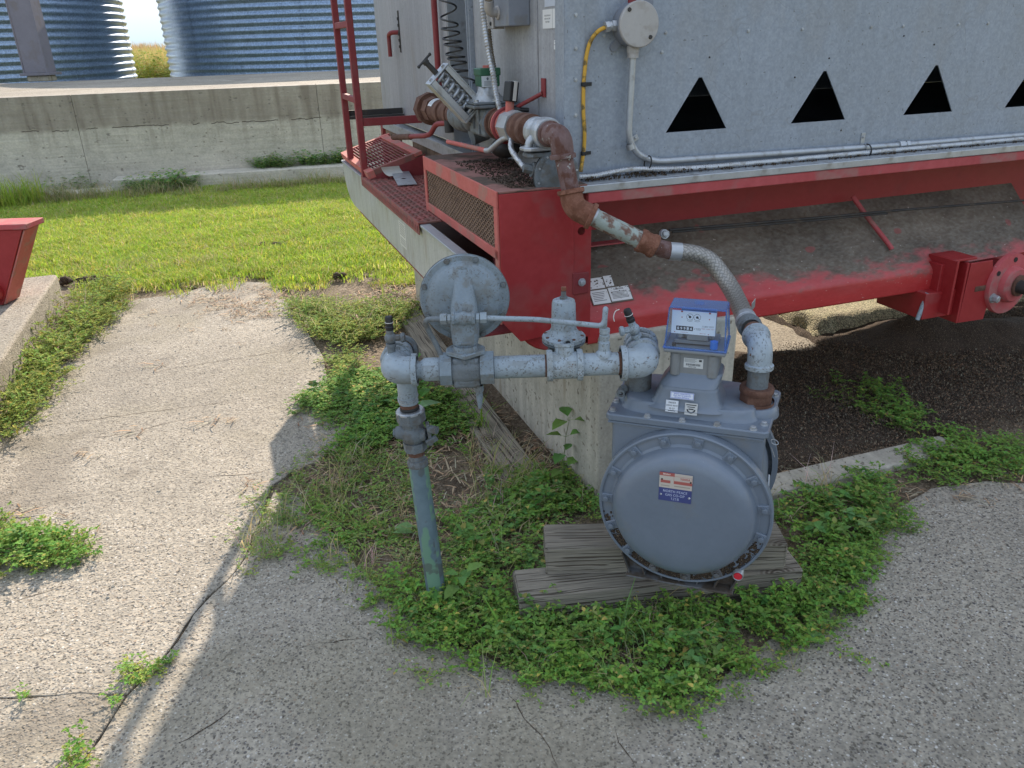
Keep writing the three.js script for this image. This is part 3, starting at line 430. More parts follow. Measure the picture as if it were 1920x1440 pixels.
timber('upper grey timber block directly beneath the gas meter', [0.42, 0.138, -1.905], -0.01, 0.68, 0.088, 0.125, 8);

// ---------- the grain dryer (dryer frame: s along its side to the right, e away from the viewer) ----------
const dryer = thing('grain_dryer', 'large grey galvanised grain dryer on a red steel base frame, filling the upper right', 'grain dryer', 'dryer', [2.0, 0.62, 1.5]);
{
  const TOP = 4.3, LEN = 4.6, BACK = 2.87, tri = (s) => [[s, 1.219], [s + 0.218, 1.219], [s + 0.118, 1.374], [s + 0.106, 1.374]];
  const holes = Array.from({ length: 9 }, (_, k) => tri(0.261 + k * 0.4625));
  const side = part(dryer, 'side_panel', [extr([[-0.074, 1.104], [LEN, 1.104], [LEN, TOP], [-0.074, TOP]], 0.004, 0, holes).translate(0, 0, -0.104)], M.galv);
  for (const [s, y] of [[0.045, 1.50], [0.245, 1.502], [0.53, 1.50], [0.728, 1.50], [0.995, 1.50], [1.125, 1.50], [1.36, 1.50], [1.49, 1.50], [0.235, 1.45], [1.71, 1.5]]) part(side, 'screw', bolt([s, y, -0.1], [0, 0, 1], 0.0042, 0.003), M.zinc);
  for (const [s, y] of [[0.40, 1.43], [0.845, 1.412], [0.72, 1.36], [0.93, 1.185], [1.135, 1.47], [1.27, 1.44]]) part(side, 'rivet', cyl([s, y, -0.1], [s, y, -0.0975], 0.003, 0.002, 8), M.darkMetal);
  const trim = part(dryer, 'corner_trim', [db(-0.079, -0.017, 1.106, TOP, 0.0965, 0.0995, 0), db(-0.0815, -0.0785, 1.106, TOP, 0.0965, 0.16, 0)], M.galv);
  for (const y of [1.555, 1.468, 1.385, 1.288, 1.68, 1.8]) part(trim, 'screw', bolt([-0.045, y, -0.0965], [0, 0, 1], 0.0045, 0.003), M.zinc);
  // end face: fixed panel, post, recess, doors
  const ep = part(dryer, 'end_panel', [db(-0.0785, -0.072, 1.10, TOP, 0.161, 0.955, 0), db(-0.082, -0.079, 1.10, TOP, 0.30, 0.303, 0)], M.galvEnd);
  part(dryer, 'door_post', [db(-0.098, -0.07, 1.08, TOP, 0.957, 0.985, 0.003), db(-0.104, -0.098, 1.08, TOP, 0.962, 0.968, 0)], M.galv);
  part(dryer, 'recess_panel', [db(0.02, 0.024, 1.08, TOP, 0.985, 1.26, 0), db(-0.06, 0.02, 1.08, TOP, 1.09, 1.12, 0.002)], M.galv);
  part(dryer, 'door_edge', [db(-0.094, 0.02, 1.085, TOP, 1.262, 1.272, 0.001)], M.zinc);
  const d1 = part(dryer, 'door', [db(-0.094, -0.074, 1.10, TOP, 1.285, 2.17, 0.004)], M.galvEnd);
  const d2 = part(dryer, 'door', [db(-0.088, -0.07, 1.12, TOP, 2.176, 2.60, 0.004), db(-0.082, -0.07, 1.12, TOP, 2.60, 2.87, 0.004)], M.galvEnd);
  part(d2, 'handle', [tube([[-0.09, 1.545, -2.22], [-0.125, 1.545, -2.24], [-0.125, 1.535, -2.31], [-0.125, 1.43, -2.31]], 0.011, 0.02, 12)], M.redRail);
  part(d2, 'latch_strip', [db(-0.096, -0.088, 1.45, 1.645, 2.178, 2.2, 0.002), ...[1.47, 1.5, 1.53, 1.57, 1.6].map((y) => db(-0.1, -0.094, y, y + 0.014, 2.182, 2.196, 0.001))], M.darkMetal);
  part(dryer, 'door_sill', [db(-0.115, -0.05, 1.062, 1.08, 1.0, 2.86, 0.003), db(-0.118, -0.112, 1.035, 1.08, 1.0, 2.86, 0.001)], M.zinc);
  // far walls, floor and roof
  part(dryer, 'rear_panel', [db(-0.07, LEN, 1.10, TOP, BACK - 0.004, BACK, 0)], M.galv); part(dryer, 'end_panel', [db(LEN - 0.004, LEN, 1.10, TOP, 0.105, BACK - 0.005, 0)], M.galv);
  part(dryer, 'roof_panel', [db(-0.078, LEN + 0.02, TOP + 0.002, TOP + 0.03, 0.09, BACK, 0)], M.galv); part(dryer, 'floor_panel', [db(-0.068, LEN - 0.006, 1.09, 1.10, 0.106, BACK - 0.006, 0)], M.galv);
  // base frame along the side: galvanised sill, red beam with its set-back web
  part(dryer, 'sill_strip', [db(-0.075, LEN, 1.078, 1.101, -0.004, 0.022, 0.003), db(-0.075, LEN, 1.098, 1.1015, 0.022, 0.1, 0)], M.zinc);
  part(dryer, 'base_beam', [db(-0.045, LEN, 1.045, 1.0775, 0, 0.26, 0.004)], M.redDusty);
  part(dryer, 'beam_web', [db(-0.045, LEN, 0.90, 1.044, 0.25, 0.262, 0)], M.red);
  part(dryer, 'hopper_side', [db(1.90, LEN, 0.60, 1.044, 0.262, 0.27, 0), db(1.5, LEN, 0.58, 0.60, 0.262, 0.6, 0)], M.red);  // added panel, hides the bright ground behind the trough
  // trough of the unloading auger: dirty slope, bright lower face
  const q = (s, e, y) => [s, y, -e], tr = []; const L0 = -0.035, L1 = 1.95;
  const prof = [[0.25, 0.905, 1], [0.14, 0.795, 0.72], [0.055, 0.710, 0.44], [0.030, 0.688, 0.34], [0.021, 0.680, 0.31], [0.016, 0.670, 0.28], [0.014, 0.660, 0.25], [0.016, 0.600, 0.02], [0.02, 0.593, 0.01], [0.035, 0.591, 0]];
  const gp_ = [], gu = [], gi = [], n = 40; for (let i = 0; i <= n; i++) for (let k = 0; k < prof.length; k++) { const s = mix(L0, k > 3 ? 1.50 : L1, i / n); gp_.push(...q(s, prof[k][0], prof[k][1])); gu.push(s / 2.02 + 0.03, prof[k][2] * 0.98 + 0.01); }
  for (let i = 0; i < n; i++) for (let k = 0; k < prof.length - 1; k++) { const a = i * prof.length + k, b = a + prof.length; gi.push(a, a + 1, b, b, a + 1, b + 1); }
  const tg = new THREE.BufferGeometry(); tg.setAttribute('position', new THREE.Float32BufferAttribute(gp_, 3)); tg.setAttribute('uv', new THREE.Float32BufferAttribute(gu, 2)); tg.setIndex(gi); tg.computeVertexNormals();
  const trough = part(dryer, 'auger_trough', [keepUV(ni(tg))], M.trough);
  part(trough, 'end_plate', [extr([[0.03, 0.60], [0.03, 0.68], [0.25, 0.90], [0.5, 0.90], [0.5, 0.60]], 0.004).rotateY(Math.PI / 2).translate(1.5, -0.004, 0)], M.red);
  part(trough, 'end_plate', [extr([[0.03, 0.60], [0.03, 0.68], [0.25, 0.90], [0.5, 0.90], [0.5, 0.60]], 0.004).rotateY(Math.PI / 2).translate(L0 - 0.004, 0, 0)], M.red);
  part(trough, 'trough_back', [db(L0, L1, 0.592, 0.596, 0.036, 0.5, 0), db(L0, L1, 0.596, 0.90, 0.496, 0.5, 0)], M.red);
  part(trough, 'strap', [tube([q(1.12, 0.21, 0.93), q(1.16, 0.17, 0.862), q(1.21, 0.085, 0.762), q(1.212, 0.078, 0.752)], 0.009, 0.03, 8)], M.redDusty);
  part(trough, 'bracket', [xf(db(0.02, 0.24, 0.868, 0.873, 0.17, 0.215, 0.001), [0, 0, 0])], M.redDusty);
  const rod = part(trough, 'tie_rod', [tube([q(0.30, 0.115, 0.91), q(0.9, 0.115, 0.892), q(1.24, 0.115, 0.885), q(1.95, 0.115, 0.862)], 0.0045, 0.1, 8), tube([q(0.31, 0.113, 0.902), q(0.8, 0.113, 0.886), q(1.2, 0.113, 0.878)], 0.0035, 0.1, 8)], M.darkMetal);
  part(rod, 'anchor_bolt', [bolt(q(0.285, 0.118, 0.897), [0, 0.35, 1], 0.012, 0.01), torus(q(0.285, 0.128, 0.897), [0, 0.35, 1], 0.012, 0.003)], M.alu);
  const st = part(trough, 'warning_sticker', [basis(plateGeo(0.145, 0.132, 0.0006), q(0.072, 0.0975, 0.7565), [1, 0, 0], [0, 0.707, -0.707])], plateMat(0.145, 0.132, (x, W, H) => {
    x.fillStyle = '#635a4e'; x.fillRect(0, 0, W, H); const r = rng(5); x.fillStyle = '#d9d6d2'; x.fillRect(W * 0.02, H * 0.26, W * 0.4, H * 0.3); x.fillRect(W * 0.45, H * 0.24, W * 0.2, H * 0.3); x.fillRect(W * 0.02, H * 0.6, W * 0.42, H * 0.38); x.fillRect(W * 0.47, H * 0.58, W * 0.51, H * 0.38);
    x.fillStyle = '#2a2724'; for (let k = 0; k < 6; k++) { x.fillRect(W * 0.52, H * (0.70 + k * 0.035), W * (0.3 + r() * 0.12), H * 0.012); x.fillRect(W * 0.06, H * (0.66 + k * 0.045), W * (0.2 + r() * 0.14), H * 0.012); } txt(x, 'CAUTION', W * 0.72, H * 0.635, H * 0.06, { bold: 1 });
    x.fillStyle = '#564b40'; for (let k = 0; k < 340; k++) { const a = r(), b = r(), s = r() * r() * W * 0.06 * (1.2 - 0.8 * b); if (a * 0.5 + (1 - b) * 0.7 > 0.30 + r() * 0.4) x.fillRect(a * W, b * H, s + 2, s * 0.8 + 2); }
  }, { rough: 0.8 }));
  // corner post with its bolt
  const post = part(dryer, 'corner_post', [extr([[-0.092, 0.63], [-0.036, 0.63], [-0.036, 1.0445], [-0.092, 1.0445]], 0.006, 0, [ring2(0.0125, 20, -0.068, 0.968)]).translate(0, 0, -0.004), db(-0.043, -0.037, 0.63, 1.044, 0.005, 0.1, 0)], M.red);
  part(post, 'bolt_plate', [db(-0.098, -0.045, 0.775, 0.842, -0.008, -0.0025, 0.002)], M.redRail); part(post, 'bolt', bolt([-0.068, 0.812, 0.008], [0, 0, 1], 0.0095, 0.007), M.zinc);
  // discharge brackets at the right end of the trough
  part(dryer, 'bracket_plate', [db(1.375, 1.385, 0.52, 0.722, -0.07, 0.06, 0.002), db(1.385, 1.49, 0.713, 0.722, -0.05, 0.06, 0.002)], M.red); part(dryer, 'bracket_plate', [extr([[1.45, 0.476], [1.575, 0.473], [1.59, 0.6], [1.56, 0.703], [1.456, 0.703]], 0.008, 0.001).translate(0, 0, 0.05), db(1.44, 1.45, 0.476, 0.705, -0.058, 0.1, 0.002)], M.red);
  part(dryer, 'discharge_chute', [db(1.30, 1.45, 0.50, 0.60, -0.03, 0.2, 0.004), db(1.36, 1.49, 0.53, 0.70, -0.02, 0.05, 0.004)], M.red);
  part(dryer, 'drain_pipe', [cyl([1.315, 0.60, 0.02], [1.29, 0.50, 0.02], 0.008, 0.008, 10)], M.pipeClean);
  // end skirt under the doors and the deep grey end beam
  part(dryer, 'skirt_plate', [extr([[0.85, 0.89], [2.05, 0.89], [2.05, 1.061], [0.85, 1.061]], 0.005).rotateY(Math.PI / 2).translate(-0.1, 0, 0), db(-0.106, -0.1, 0.86, 1.03, 2.30, 2.72, 0.002)].map((g) => flat(g)), M.skirt);
  part(dryer, 'skirt_back', [db(0.30, 0.305, 0.66, 1.085, 0.52, 2.8, 0)], M.redRail);  // added plate, closes off the space under the guard so it stays dark
  part(dryer, 'drip_pan', [db(-0.385, 0.299, 0.66, 0.666, 0.05, 2.2, 0)], M.redRail);  // added pan, keeps the gap below the guard in shade
  part(dryer, 'frame_post', [db(-0.12, -0.09, 0.70, 1.06, 2.74, 2.8, 0.003)], M.redRail);
  const eb = extr([[0.1, 0.685], [2.28, 0.685], [2.40, 0.70], [2.48, 0.74], [2.545, 0.80], [2.56, 0.883], [0.1, 0.883]], 0.008, 0.001).rotateY(Math.PI / 2).translate(-0.4, 0, 0);
  const beam = part(dryer, 'end_beam', [flat(eb)], M.galvBeam);
  part(beam, 'beam_lip', [db(-0.408, -0.37, 0.8835, 0.893, 0.08, 0.655, 0.002)], M.zinc); part(beam, 'beam_lip', [db(-0.408, -0.37, 0.8835, 0.893, 1.87, 2.56, 0.002)], M.zinc);
  part(beam, 'label', [basis(plateGeo(0.12, 0.10, 0.0006), [-0.4006, 0.78, -1.02], [0, 0, 1], [0, 1, 0])], plateMat(0.12, 0.10, (x, W, H) => { x.fillStyle = '#c9c7bd'; x.fillRect(0, 0, W, H); x.fillStyle = '#8d8b84'; for (let k = 0; k < 12; k++) if (k !== 7) x.fillRect(W * 0.1, H * (0.06 + k * 0.075), W * 0.8, H * 0.035); }));
  // tread plate wrapped over the beam, with raised lugs
  const tp = part(dryer, 'tread_plate', [db(-0.413, -0.095, 0.894, 0.9, 0.66, 1.865, 0.001), db(-0.4135, -0.4095, 0.855, 0.899, 0.66, 1.865, 0.001)], M.treadRed);
  const lugs = []; for (let e = 0.68; e < 1.85; e += 0.026) for (let i = 0; i < 12; i++) { const s = -0.398 + i * 0.026; const g = bx(-0.0095, 0.0095, 0, 0.0028, -0.003, 0.003, 0.0012); lugs.push(xf(g, [s, 0.9, -e], 0, ((i + Math.round(e / 0.026)) & 1) ? 0.78 : -0.78, 0)); }
  for (let e = 0.68; e < 1.85; e += 0.026) lugs.push(bx(-0.4165, -0.4135, 0.866, 0.887, -e - 0.007, -e + 0.007, 0.001));
  tag(part(tp, 'tread_lugs', lugs, M.treadRed), null, null, null, 'stuff');
  part(dryer, 'belt_pulley', [lathe([[0.02, -0.012], [0.05, -0.012], [0.055, 0], [0.05, 0.012], [0.02, 0.012]], [-0.24, 0.80, -0.28], [1, 0.1, 0.3], 28), cyl([-0.24, 0.80, -0.28], [-0.05, 0.81, -0.25], 0.012)], M.redRail);
}
// belt guard: red box at the corner with a screened end
{
  const t = thing('belt_guard', 'red steel guard box with an expanded metal screen on its left end', 'machine guard', 'dryer', [-0.2, 0.64, 0.4]);
  part(t, 'front_panel', [extr([[-0.325, 0.715], [-0.27, 0.648], [-0.093, 0.66], [-0.093, 1.098], [-0.325, 1.098]], 0.006, 0.001).translate(0, 0, -0.001)], M.red);
  part(t, 'bottom_pan', [extr(Array.from({ length: 13 }, (_, i) => { const a = Math.PI + i / 12 * Math.PI; return [-0.155 + 0.115 * Math.cos(a), 0.70 + 0.105 * Math.sin(a)]; }), 0.1, 0.004).translate(0, 0, -0.115)], M.red);
  part(t, 'top_panel', [db(-0.325, -0.05, 1.099, 1.105, -0.004, 0.86, 0.002)], M.boxTop);
  part(t, 'frame_rail', [db(-0.331, -0.325, 1.058, 1.105, 0.0, 0.865, 0.002)], M.redFaded); part(t, 'frame_rail', [db(-0.331, -0.325, 0.906, 0.936, 0.0, 0.865, 0.002)], M.redFaded);
  part(t, 'frame_post', [db(-0.331, -0.325, 0.936, 1.058, 0.835, 0.865, 0.001), db(-0.331, -0.325, 0.88, 0.906, 0.84, 0.865, 0.001)], M.redFaded); part(t, 'frame_post', [db(-0.331, -0.325, 0.71, 1.058, 0.0, 0.03, 0.001)], M.redFaded);
  part(t, 'rear_panel', [db(-0.325, -0.12, 0.90, 1.098, 0.86, 0.866, 0.001)], M.redRail);
  const m = []; const P = 0.03, Q = 0.0165; let row = 0;
  for (let y = 0.932; y < 1.06; y += Q / 2, row++) for (let e = 0.02 + (row & 1) * P / 2; e < 0.84; e += P) for (const sg of [-1, 1]) { if (y + Q / 2 > 1.062) continue; const a = V(-0.3235, y, -e), b = V(-0.3235, y + Q / 2, -(e + sg * P / 2)); const d = b.clone().sub(a), L = d.length() * 1.08; const g = ni(new THREE.BoxGeometry(0.004, L, 0.0032)); m.push(orient(g, a.add(b).multiplyScalar(0.5), d)); }
  tag(part(t, 'mesh_screen', m, M.screen), null, null, null, 'stuff');
  const dr = [], r = rng(61); for (let i = 0; i < 1500; i++) { const s = -0.10 - Math.pow(r(), 1.4) * 0.2 + 0.02, e = 0.03 + Math.pow(r(), 1.3) * 0.6; const w = 0.001 + r() * r() * 0.0045; dr.push(xf(ni(new THREE.BoxGeometry(w * (1 + r() * 2), 0.0016 + r() * 0.003, w)), [s, 1.106 + r() * 0.004, -e], 0, r() * 6, (r() - 0.5) * 0.6)); }
  solo('litter_on_guard', 'dark crumbs of chaff lying on top of the red guard box', 'chaff', dr, M.chaff, 'dryer', [-0.2, 1.105, 0.3], null, 'stuff');
  const dl = []; for (let i = 0; i < 900; i++) { const s = 0.0 + Math.pow(r(), 1.6) * 1.9, e = 0.035 + r() * 0.06; const w = 0.001 + r() * r() * 0.004; dl.push(xf(ni(new THREE.BoxGeometry(w * (1 + r() * 2), 0.002 + r() * 0.006, w)), [s - 0.03, 1.1025 + r() * (s < 0.45 ? 0.012 : 0.004), -e], 0, r() * 6, (r() - 0.5) * 0.6)); }
  solo('litter_on_sill', 'grey chaff gathered on the sill below the armoured cable', 'chaff', dl, M.chaff, 'dryer', [0.9, 1.1, 0.06], null, 'stuff');
}
// ladder and sloping grate
{
  const t = thing('access_ladder', 'dark red steel ladder standing on the end platform of the dryer', 'ladder', 'dryer', [-0.38, 0.9, 2.02]);
  part(t, 'rail', [db(-0.412, -0.382, 0.93, 4.2, 2.235, 2.27, 0.003)], M.redRail); part(t, 'rail', [db(-0.412, -0.382, 0.90, 4.2, 1.82, 1.855, 0.003)], M.redRail);
  for (let k = 0; k < 9; k++) part(t, 'rung', [db(-0.409, -0.385, 1.238 + k * 0.33, 1.266 + k * 0.33, 1.8555, 2.2345, 0.003)], M.redRail);
  part(t, 'bracket', [db(-0.3815, -0.096, 1.135, 1.172, 1.82, 1.832, 0.002)], M.redRail); part(t, 'bracket', [db(-0.3815, -0.092, 1.15, 1.178, 2.258, 2.27, 0.002), db(-0.3815, -0.092, 1.135, 1.149, 2.23, 2.27, 0.002)], M.darkMetal);
  const g = thing('step_grate', 'sloping red framed grate at the foot of the red ladder', 'grate', 'dryer', [-0.26, 0.9, 2.1]);
  const a = V(-0.40, 0.918, 0), sl = Math.atan2(0.075, 0.25); const P = (u, h) => [-0.405 + u * Math.cos(sl) - h * Math.sin(sl), 0.93 + u * Math.sin(sl) + h * Math.cos(sl)];
  const bar = (u0, u1, h0, h1, e0, e1) => flat(extr([P(u0, h0), P(u1, h0), P(u1, h1), P(u0, h1)], e1 - e0).translate(0, 0, -e1));
  part(g, 'frame_rail', bar(0, 0.035, -0.03, 0.004, 1.72, 2.56), M.redFaded); part(g, 'frame_rail', bar(0.245, 0.285, -0.012, 0.004, 1.72, 2.6), M.redFaded);
  part(g, 'frame_rail', bar(0.036, 0.244, -0.02, 0.005, 1.72, 1.755), M.treadRed); part(g, 'frame_rail', bar(0.036, 0.30, -0.02, 0.005, 2.54, 2.575), M.redFaded);
  part(g, 'side_gusset', [flat(extr([[-0.40, 0.902], [-0.115, 0.902], [-0.115, 1.0], P(0.03, -0.02)], 0.005).translate(0, 0, -1.726))], M.redRail);
  const bars = []; for (let u = 0.047; u < 0.24; u += 0.0165) bars.push(bar(u, u + 0.0045, -0.008, 0.001, 1.757, 2.538)); for (let e = 1.8; e < 2.53; e += 0.12) bars.push(bar(0.037, 0.2435, -0.016, -0.0085, e, e + 0.005));
  tag(part(g, 'grate_bars', bars, M.redRail), null, null, null, 'stuff');
}
{ // bent plate left lying on the tread
  const t = thing('bent_plate', 'bent grey sheet metal plate with a round hole lying on the red tread plate', 'metal plate', 'dryer', [-0.25, 0.9, 1.6]);
  part(t, 'flat_leaf', [basis(extr([[-0.043, -0.16], [0.043, -0.16], [0.043, 0.16], [-0.043, 0.16]], 0.003, 0, [ring2(0.013, 18, 0.0, -0.03).map(([a, b]) => [a, b])]), [-0.258, 0.916, -1.60], [1, 0.0, 0.1], [0, 0.06, -1])], M.zinc);
  const c = []; for (let i = 0; i <= 8; i++) { const k = i / 8; c.push([-0.262 - 0.035 * k, 0.905 + 0.05 * k * k + 0.012 * (1 - k), -(1.66 + 0.045 * Math.sin(k * 2.2))]); }
  const pos = [], idx = []; c.forEach(([s, y, z], i) => { for (const [w, h] of [[-0.043, 0.003], [0.043, 0.003], [0.043, 0], [-0.043, 0]]) pos.push(s + w, y + h, z + h); if (i) for (let k = 0; k < 4; k++) { const a = (i - 1) * 4 + k, b = (i - 1) * 4 + (k + 1) % 4; idx.push(a, b, a + 4, b, b + 4, a + 4); } });
  const g = new THREE.BufferGeometry(); g.setAttribute('position', new THREE.Float32BufferAttribute(pos, 3)); g.setIndex(idx); part(t, 'curled_leaf', [flat(g)], M.stick);
}

// ---------- the gas meter (meter frame: x to its right, z out of its front) ----------
{
  const t = thing('gas_meter', 'blue-grey diaphragm gas meter with a large round cover, standing on timber blocks', 'gas meter', 'meter', [0, 0, -0.11]);
  const cx = 0, cy = 0.23, zf = 0.015;
  part(t, 'body', [bx(-0.192, 0.176, 0.24, 0.442, -0.235, 0.004, 0.012), cyl([0, cy, -0.24], [0, cy, 0.004], 0.19, 0.19, 64)], M.meter);
  const foot = (x0, x1, z0, z1) => [extr([[x0, 0], [x1, 0], [x1 * 0.93, 0.026], [x0 * 0.9, 0.026]], z1 - z0, 0.002).translate(0, 0, z0)];
  part(t, 'foot', [bx(-0.138, 0.138, 0.001, 0.007, -0.03, 0.034, 0.002), extr([[-0.138, 0.007], [0.138, 0.007], [0.155, 0.11], [-0.155, 0.11]], 0.005).translate(0, 0, -0.006), ...[-0.132, -0.09, -0.045, 0, 0.045, 0.09, 0.132].map((x) => xf(bx(-0.002, 0.002, 0.0, 0.06, -0.002, 0.022, 0.001), [x, 0.0065, 0.0], 0, 0, x < 0 ? 0.35 : x > 0 ? -0.35 : 0))], M.meterDirt);
  part(t, 'foot', foot(-0.135, 0.135, -0.26, -0.21), M.meter);
  const cover = (name, z, d) => {
    const c = part(t, name, lathe([[0.0001, 0.064], [0.10, 0.0635], [0.140, 0.061], [0.158, 0.055], [0.168, 0.046], [0.174, 0.032], [0.178, 0.019], [0.184, 0.0145], [0.210, 0.0135], [0.2125, 0.0125], [0.2145, 0.010], [0.2145, -0.008], [0.20, -0.010]], [cx, cy, z], [0, 0, d], 96), M.meter);
    part(c, 'flange_rim', lathe([[0.206, 0.012], [0.2065, 0.018], [0.211, 0.019], [0.214, 0.016], [0.2145, 0.010]], [cx, cy, z], [0, 0, d], 96), M.meter);
    for (let k = 0; k < 15; k++) {
      const a = (-16.8 + 24 * k) * Math.PI / 180 * 1, X = Math.sin(a), Y = Math.cos(a), dirt = k > 5 && k < 10; if (d > 0 && k === 6) continue;
      const lug = extr([[-0.013, 0.178], [0.013, 0.178], [0.0125, 0.207], [-0.0125, 0.207]], 0.007, 0.002).translate(0, 0, 0.012); lug.rotateZ(-a).translate(cx, cy, 0); if (d < 0) lug.rotateY(Math.PI).translate(2 * cx, 0, 0); lug.translate(0, 0, z);
      const l = part(c, 'bolt_lug', [lug, lathe([[0.011, 0.019], [0.0105, 0.0205], [0.0001, 0.0205]].reverse(), [cx + X * 0.1955 * (d > 0 ? 1 : -1), cy + Y * 0.1955, z], [0, 0, d], 16)], dirt && d > 0 ? M.meterDirt : M.meter);
      const b = bolt([cx + X * 0.1955 * (d > 0 ? 1 : -1), cy + Y * 0.1955, z + 0.0195 * d], [0, 0, d], 0.0078, 0.005);
      part(c, 'bolt', b, dirt && d > 0 ? M.meterDirt : M.meter);
    }
    return c;
  };
  const fc = cover('front_cover', zf, 1); cover('back_cover', -0.25, -1);
  // dirt lodged on the lower flange
  { const r = rng(9), cr = []; for (let i = 0; i < 900; i++) { const a = (100 + (r() + r()) * 0.5 * 165) * Math.PI / 180, R = 0.179 + r() * 0.027, w = 0.0015 + r() * 0.004; cr.push(xf(sphere([0, 0, 0], w, 1.4, 0.9, 0.7, 5, 4), [cx + Math.sin(a) * R, cy + Math.cos(a) * R, zf + 0.0138], 0, 0, r() * 6)); } tag(part(t, 'dirt_crust', cr, M.chaff), null, null, null, 'stuff'); }
  // name plate: two printed fields
  const np = part(fc, 'name_plate', plateGeo(0.078, 0.078, 0.0012).translate(-0.017, 0.321, zf + 0.0645), plateMat(0.078, 0.078, (x, W, H) => {
    x.fillStyle = '#bfb3a6'; x.fillRect(0, 0, W, H * 0.56); x.fillStyle = '#3f4677'; x.fillRect(0, H * 0.54, W, H * 0.46);
    x.fillStyle = '#a85a52'; x.fillRect(0, 0, W * 0.46, H * 0.12); x.fillRect(W * 0.04, H * 0.27, W * 0.3, H * 0.1); x.fillRect(W * 0.44, H * 0.27, W * 0.56, H * 0.1);
    x.strokeStyle = '#b2564c'; x.lineWidth = W * 0.008; x.strokeRect(W * 0.44, H * 0.1, W * 0.54, H * 0.16);
    txt(x, '1000A', W * 0.78, H * 0.175, H * 0.11, { fill: '#a9473f', bold: 1 }); txt(x, 'Meter', W * 0.22, H * 0.06, H * 0.08, { fill: '#e2d6c8', bold: 1 });
    x.fillStyle = '#9b8f82'; x.fillRect(W * 0.46, H * 0.43, W * 0.48, H * 0.035); x.fillRect(W * 0.06, H * 0.45, W * 0.26, H * 0.03);
    for (const [s, y] of [['NORTH PEACE', 0.65], ['GAS CO-OP', 0.78], ['1218', 0.91]]) txt(x, s, W * 0.5, H * y, H * 0.118, { fill: '#c3c8dd' });
    x.fillStyle = '#e4e4e4'; for (const [a, b] of [[0.07, 0.79], [0.94, 0.80]]) { x.beginPath(); x.arc(W * a, H * b, W * 0.032, 0, 7); x.fill(); } x.fillStyle = '#3c3430'; for (const [a, b] of [[0.08, 0.25], [0.95, 0.25]]) { x.beginPath(); x.arc(W * a, H * b, W * 0.03, 0, 7); x.fill(); }
  }, { ppm: 8000, rough: 0.45 }));
  part(np, 'screw', [...[[-0.051, 0.298], [0.016, 0.297]].map(([a, b]) => cyl([a, b, zf + 0.0648], [a, b, zf + 0.0665], 0.0022, 0.0018, 10))], M.zinc);
  const pl = part(fc, 'test_plug', [lathe([[0.013, 0], [0.0135, 0.03], [0.012, 0.033], [0.0105, 0.031]], [0.146, 0.072, zf - 0.002], [0, 0, 1], 22)], M.alu); part(pl, 'plug_face', [cyl([0.146, 0.072, zf + 0.025], [0.146, 0.072, zf + 0.0305], 0.0102, 0.0100, 22)], M.redCap);
  // top casting: plate, raised pan, tower, ports
  const top = part(t, 'top_casting', [extr([[-0.198, 0.012], [-0.206, 0.003], [-0.206, -0.235], [-0.196, -0.247], [0.192, -0.247], [0.2, -0.237], [0.181, 0.006], [0.172, 0.014]].map(([a, b]) => [a, -b]), 0.018, 0.003).rotateX(-Math.PI / 2).translate(0, 0.4445, 0), extr([[-0.2, 0.01], [-0.2, -0.24], [0.19, -0.24], [0.172, 0.011]].map(([a, b]) => [a, -b]), 0.006, 0.0015).rotateX(-Math.PI / 2).translate(0, 0.4375, 0)], M.meter);
  const blend = (lo, hi, y0, y1, n = 8, sg = 28, flare = 0.35) => {   // rounded-rectangle frustum; lo/hi = [x0,x1,z0,z1,r]
    const pos = [], uv = [], idx = []; const P = (b, a) => { const [x0, x1, z0, z1, r] = b, w = (x1 - x0) / 2 - r, d = (z1 - z0) / 2 - r, c = Math.cos(a), s = Math.sin(a); const k = Math.pow(Math.pow(Math.abs(c), 5) + Math.pow(Math.abs(s), 5), -0.2); return [(x0 + x1) / 2 + c * k * (w + r), (z0 + z1) / 2 + s * k * (d + r)]; };
    const N = sg * 2; for (let i = 0; i <= n + 2; i++) { const k = Math.min(i / n, 1), t2 = Math.pow(k, flare), yy = i <= n ? mix(y0, y1, Math.pow(k, 1.0)) : i === n + 1 ? y1 + 0.004 : y1 + 0.005; const ins = i === n + 1 ? 0.96 : i === n + 2 ? 0 : 1; for (let q = 0; q <= N; q++) { const a = q / N * Math.PI * 2, A = P(lo, a), B = P(hi, a); let X = mix(A[0], B[0], t2), Z = mix(A[1], B[1], t2); const mx = (hi[0] + hi[1]) / 2, mz = (hi[2] + hi[3]) / 2; X = mix(mx, X, ins); Z = mix(mz, Z, ins); pos.push(X, yy, Z); uv.push(a * 0.08, yy); } }
    for (let i = 0; i < n + 2; i++) for (let q = 0; q < N; q++) { const a = i * (N + 1) + q, b = a + N + 1; idx.push(a, b, a + 1, b, b + 1, a + 1); }
    const g = new THREE.BufferGeometry(); g.setAttribute('position', new THREE.Float32BufferAttribute(pos, 3)); g.setAttribute('uv', new THREE.Float32BufferAttribute(uv, 2)); g.setIndex(idx); g.computeVertexNormals(); return ni(toCreasedNormals(ni(g), 0.7));
  };
  part(top, 'raised_pan', [blend([-0.186, 0.160, -0.225, -0.010, 0.03], [-0.172, 0.146, -0.212, -0.022, 0.03], 0.459, 0.486, 6, 30, 0.6)], M.meter);
  part(top, 'tower', [blend([-0.118, 0.082, -0.165, -0.008, 0.02], [-0.086, 0.056, -0.145, -0.030, 0.015], 0.482, 0.532, 8, 30, 0.45), blend([-0.086, 0.056, -0.145, -0.030, 0.015], [-0.068, 0.062, -0.15, -0.052, 0.01], 0.535, 0.560, 5, 30, 1)], M.meter);
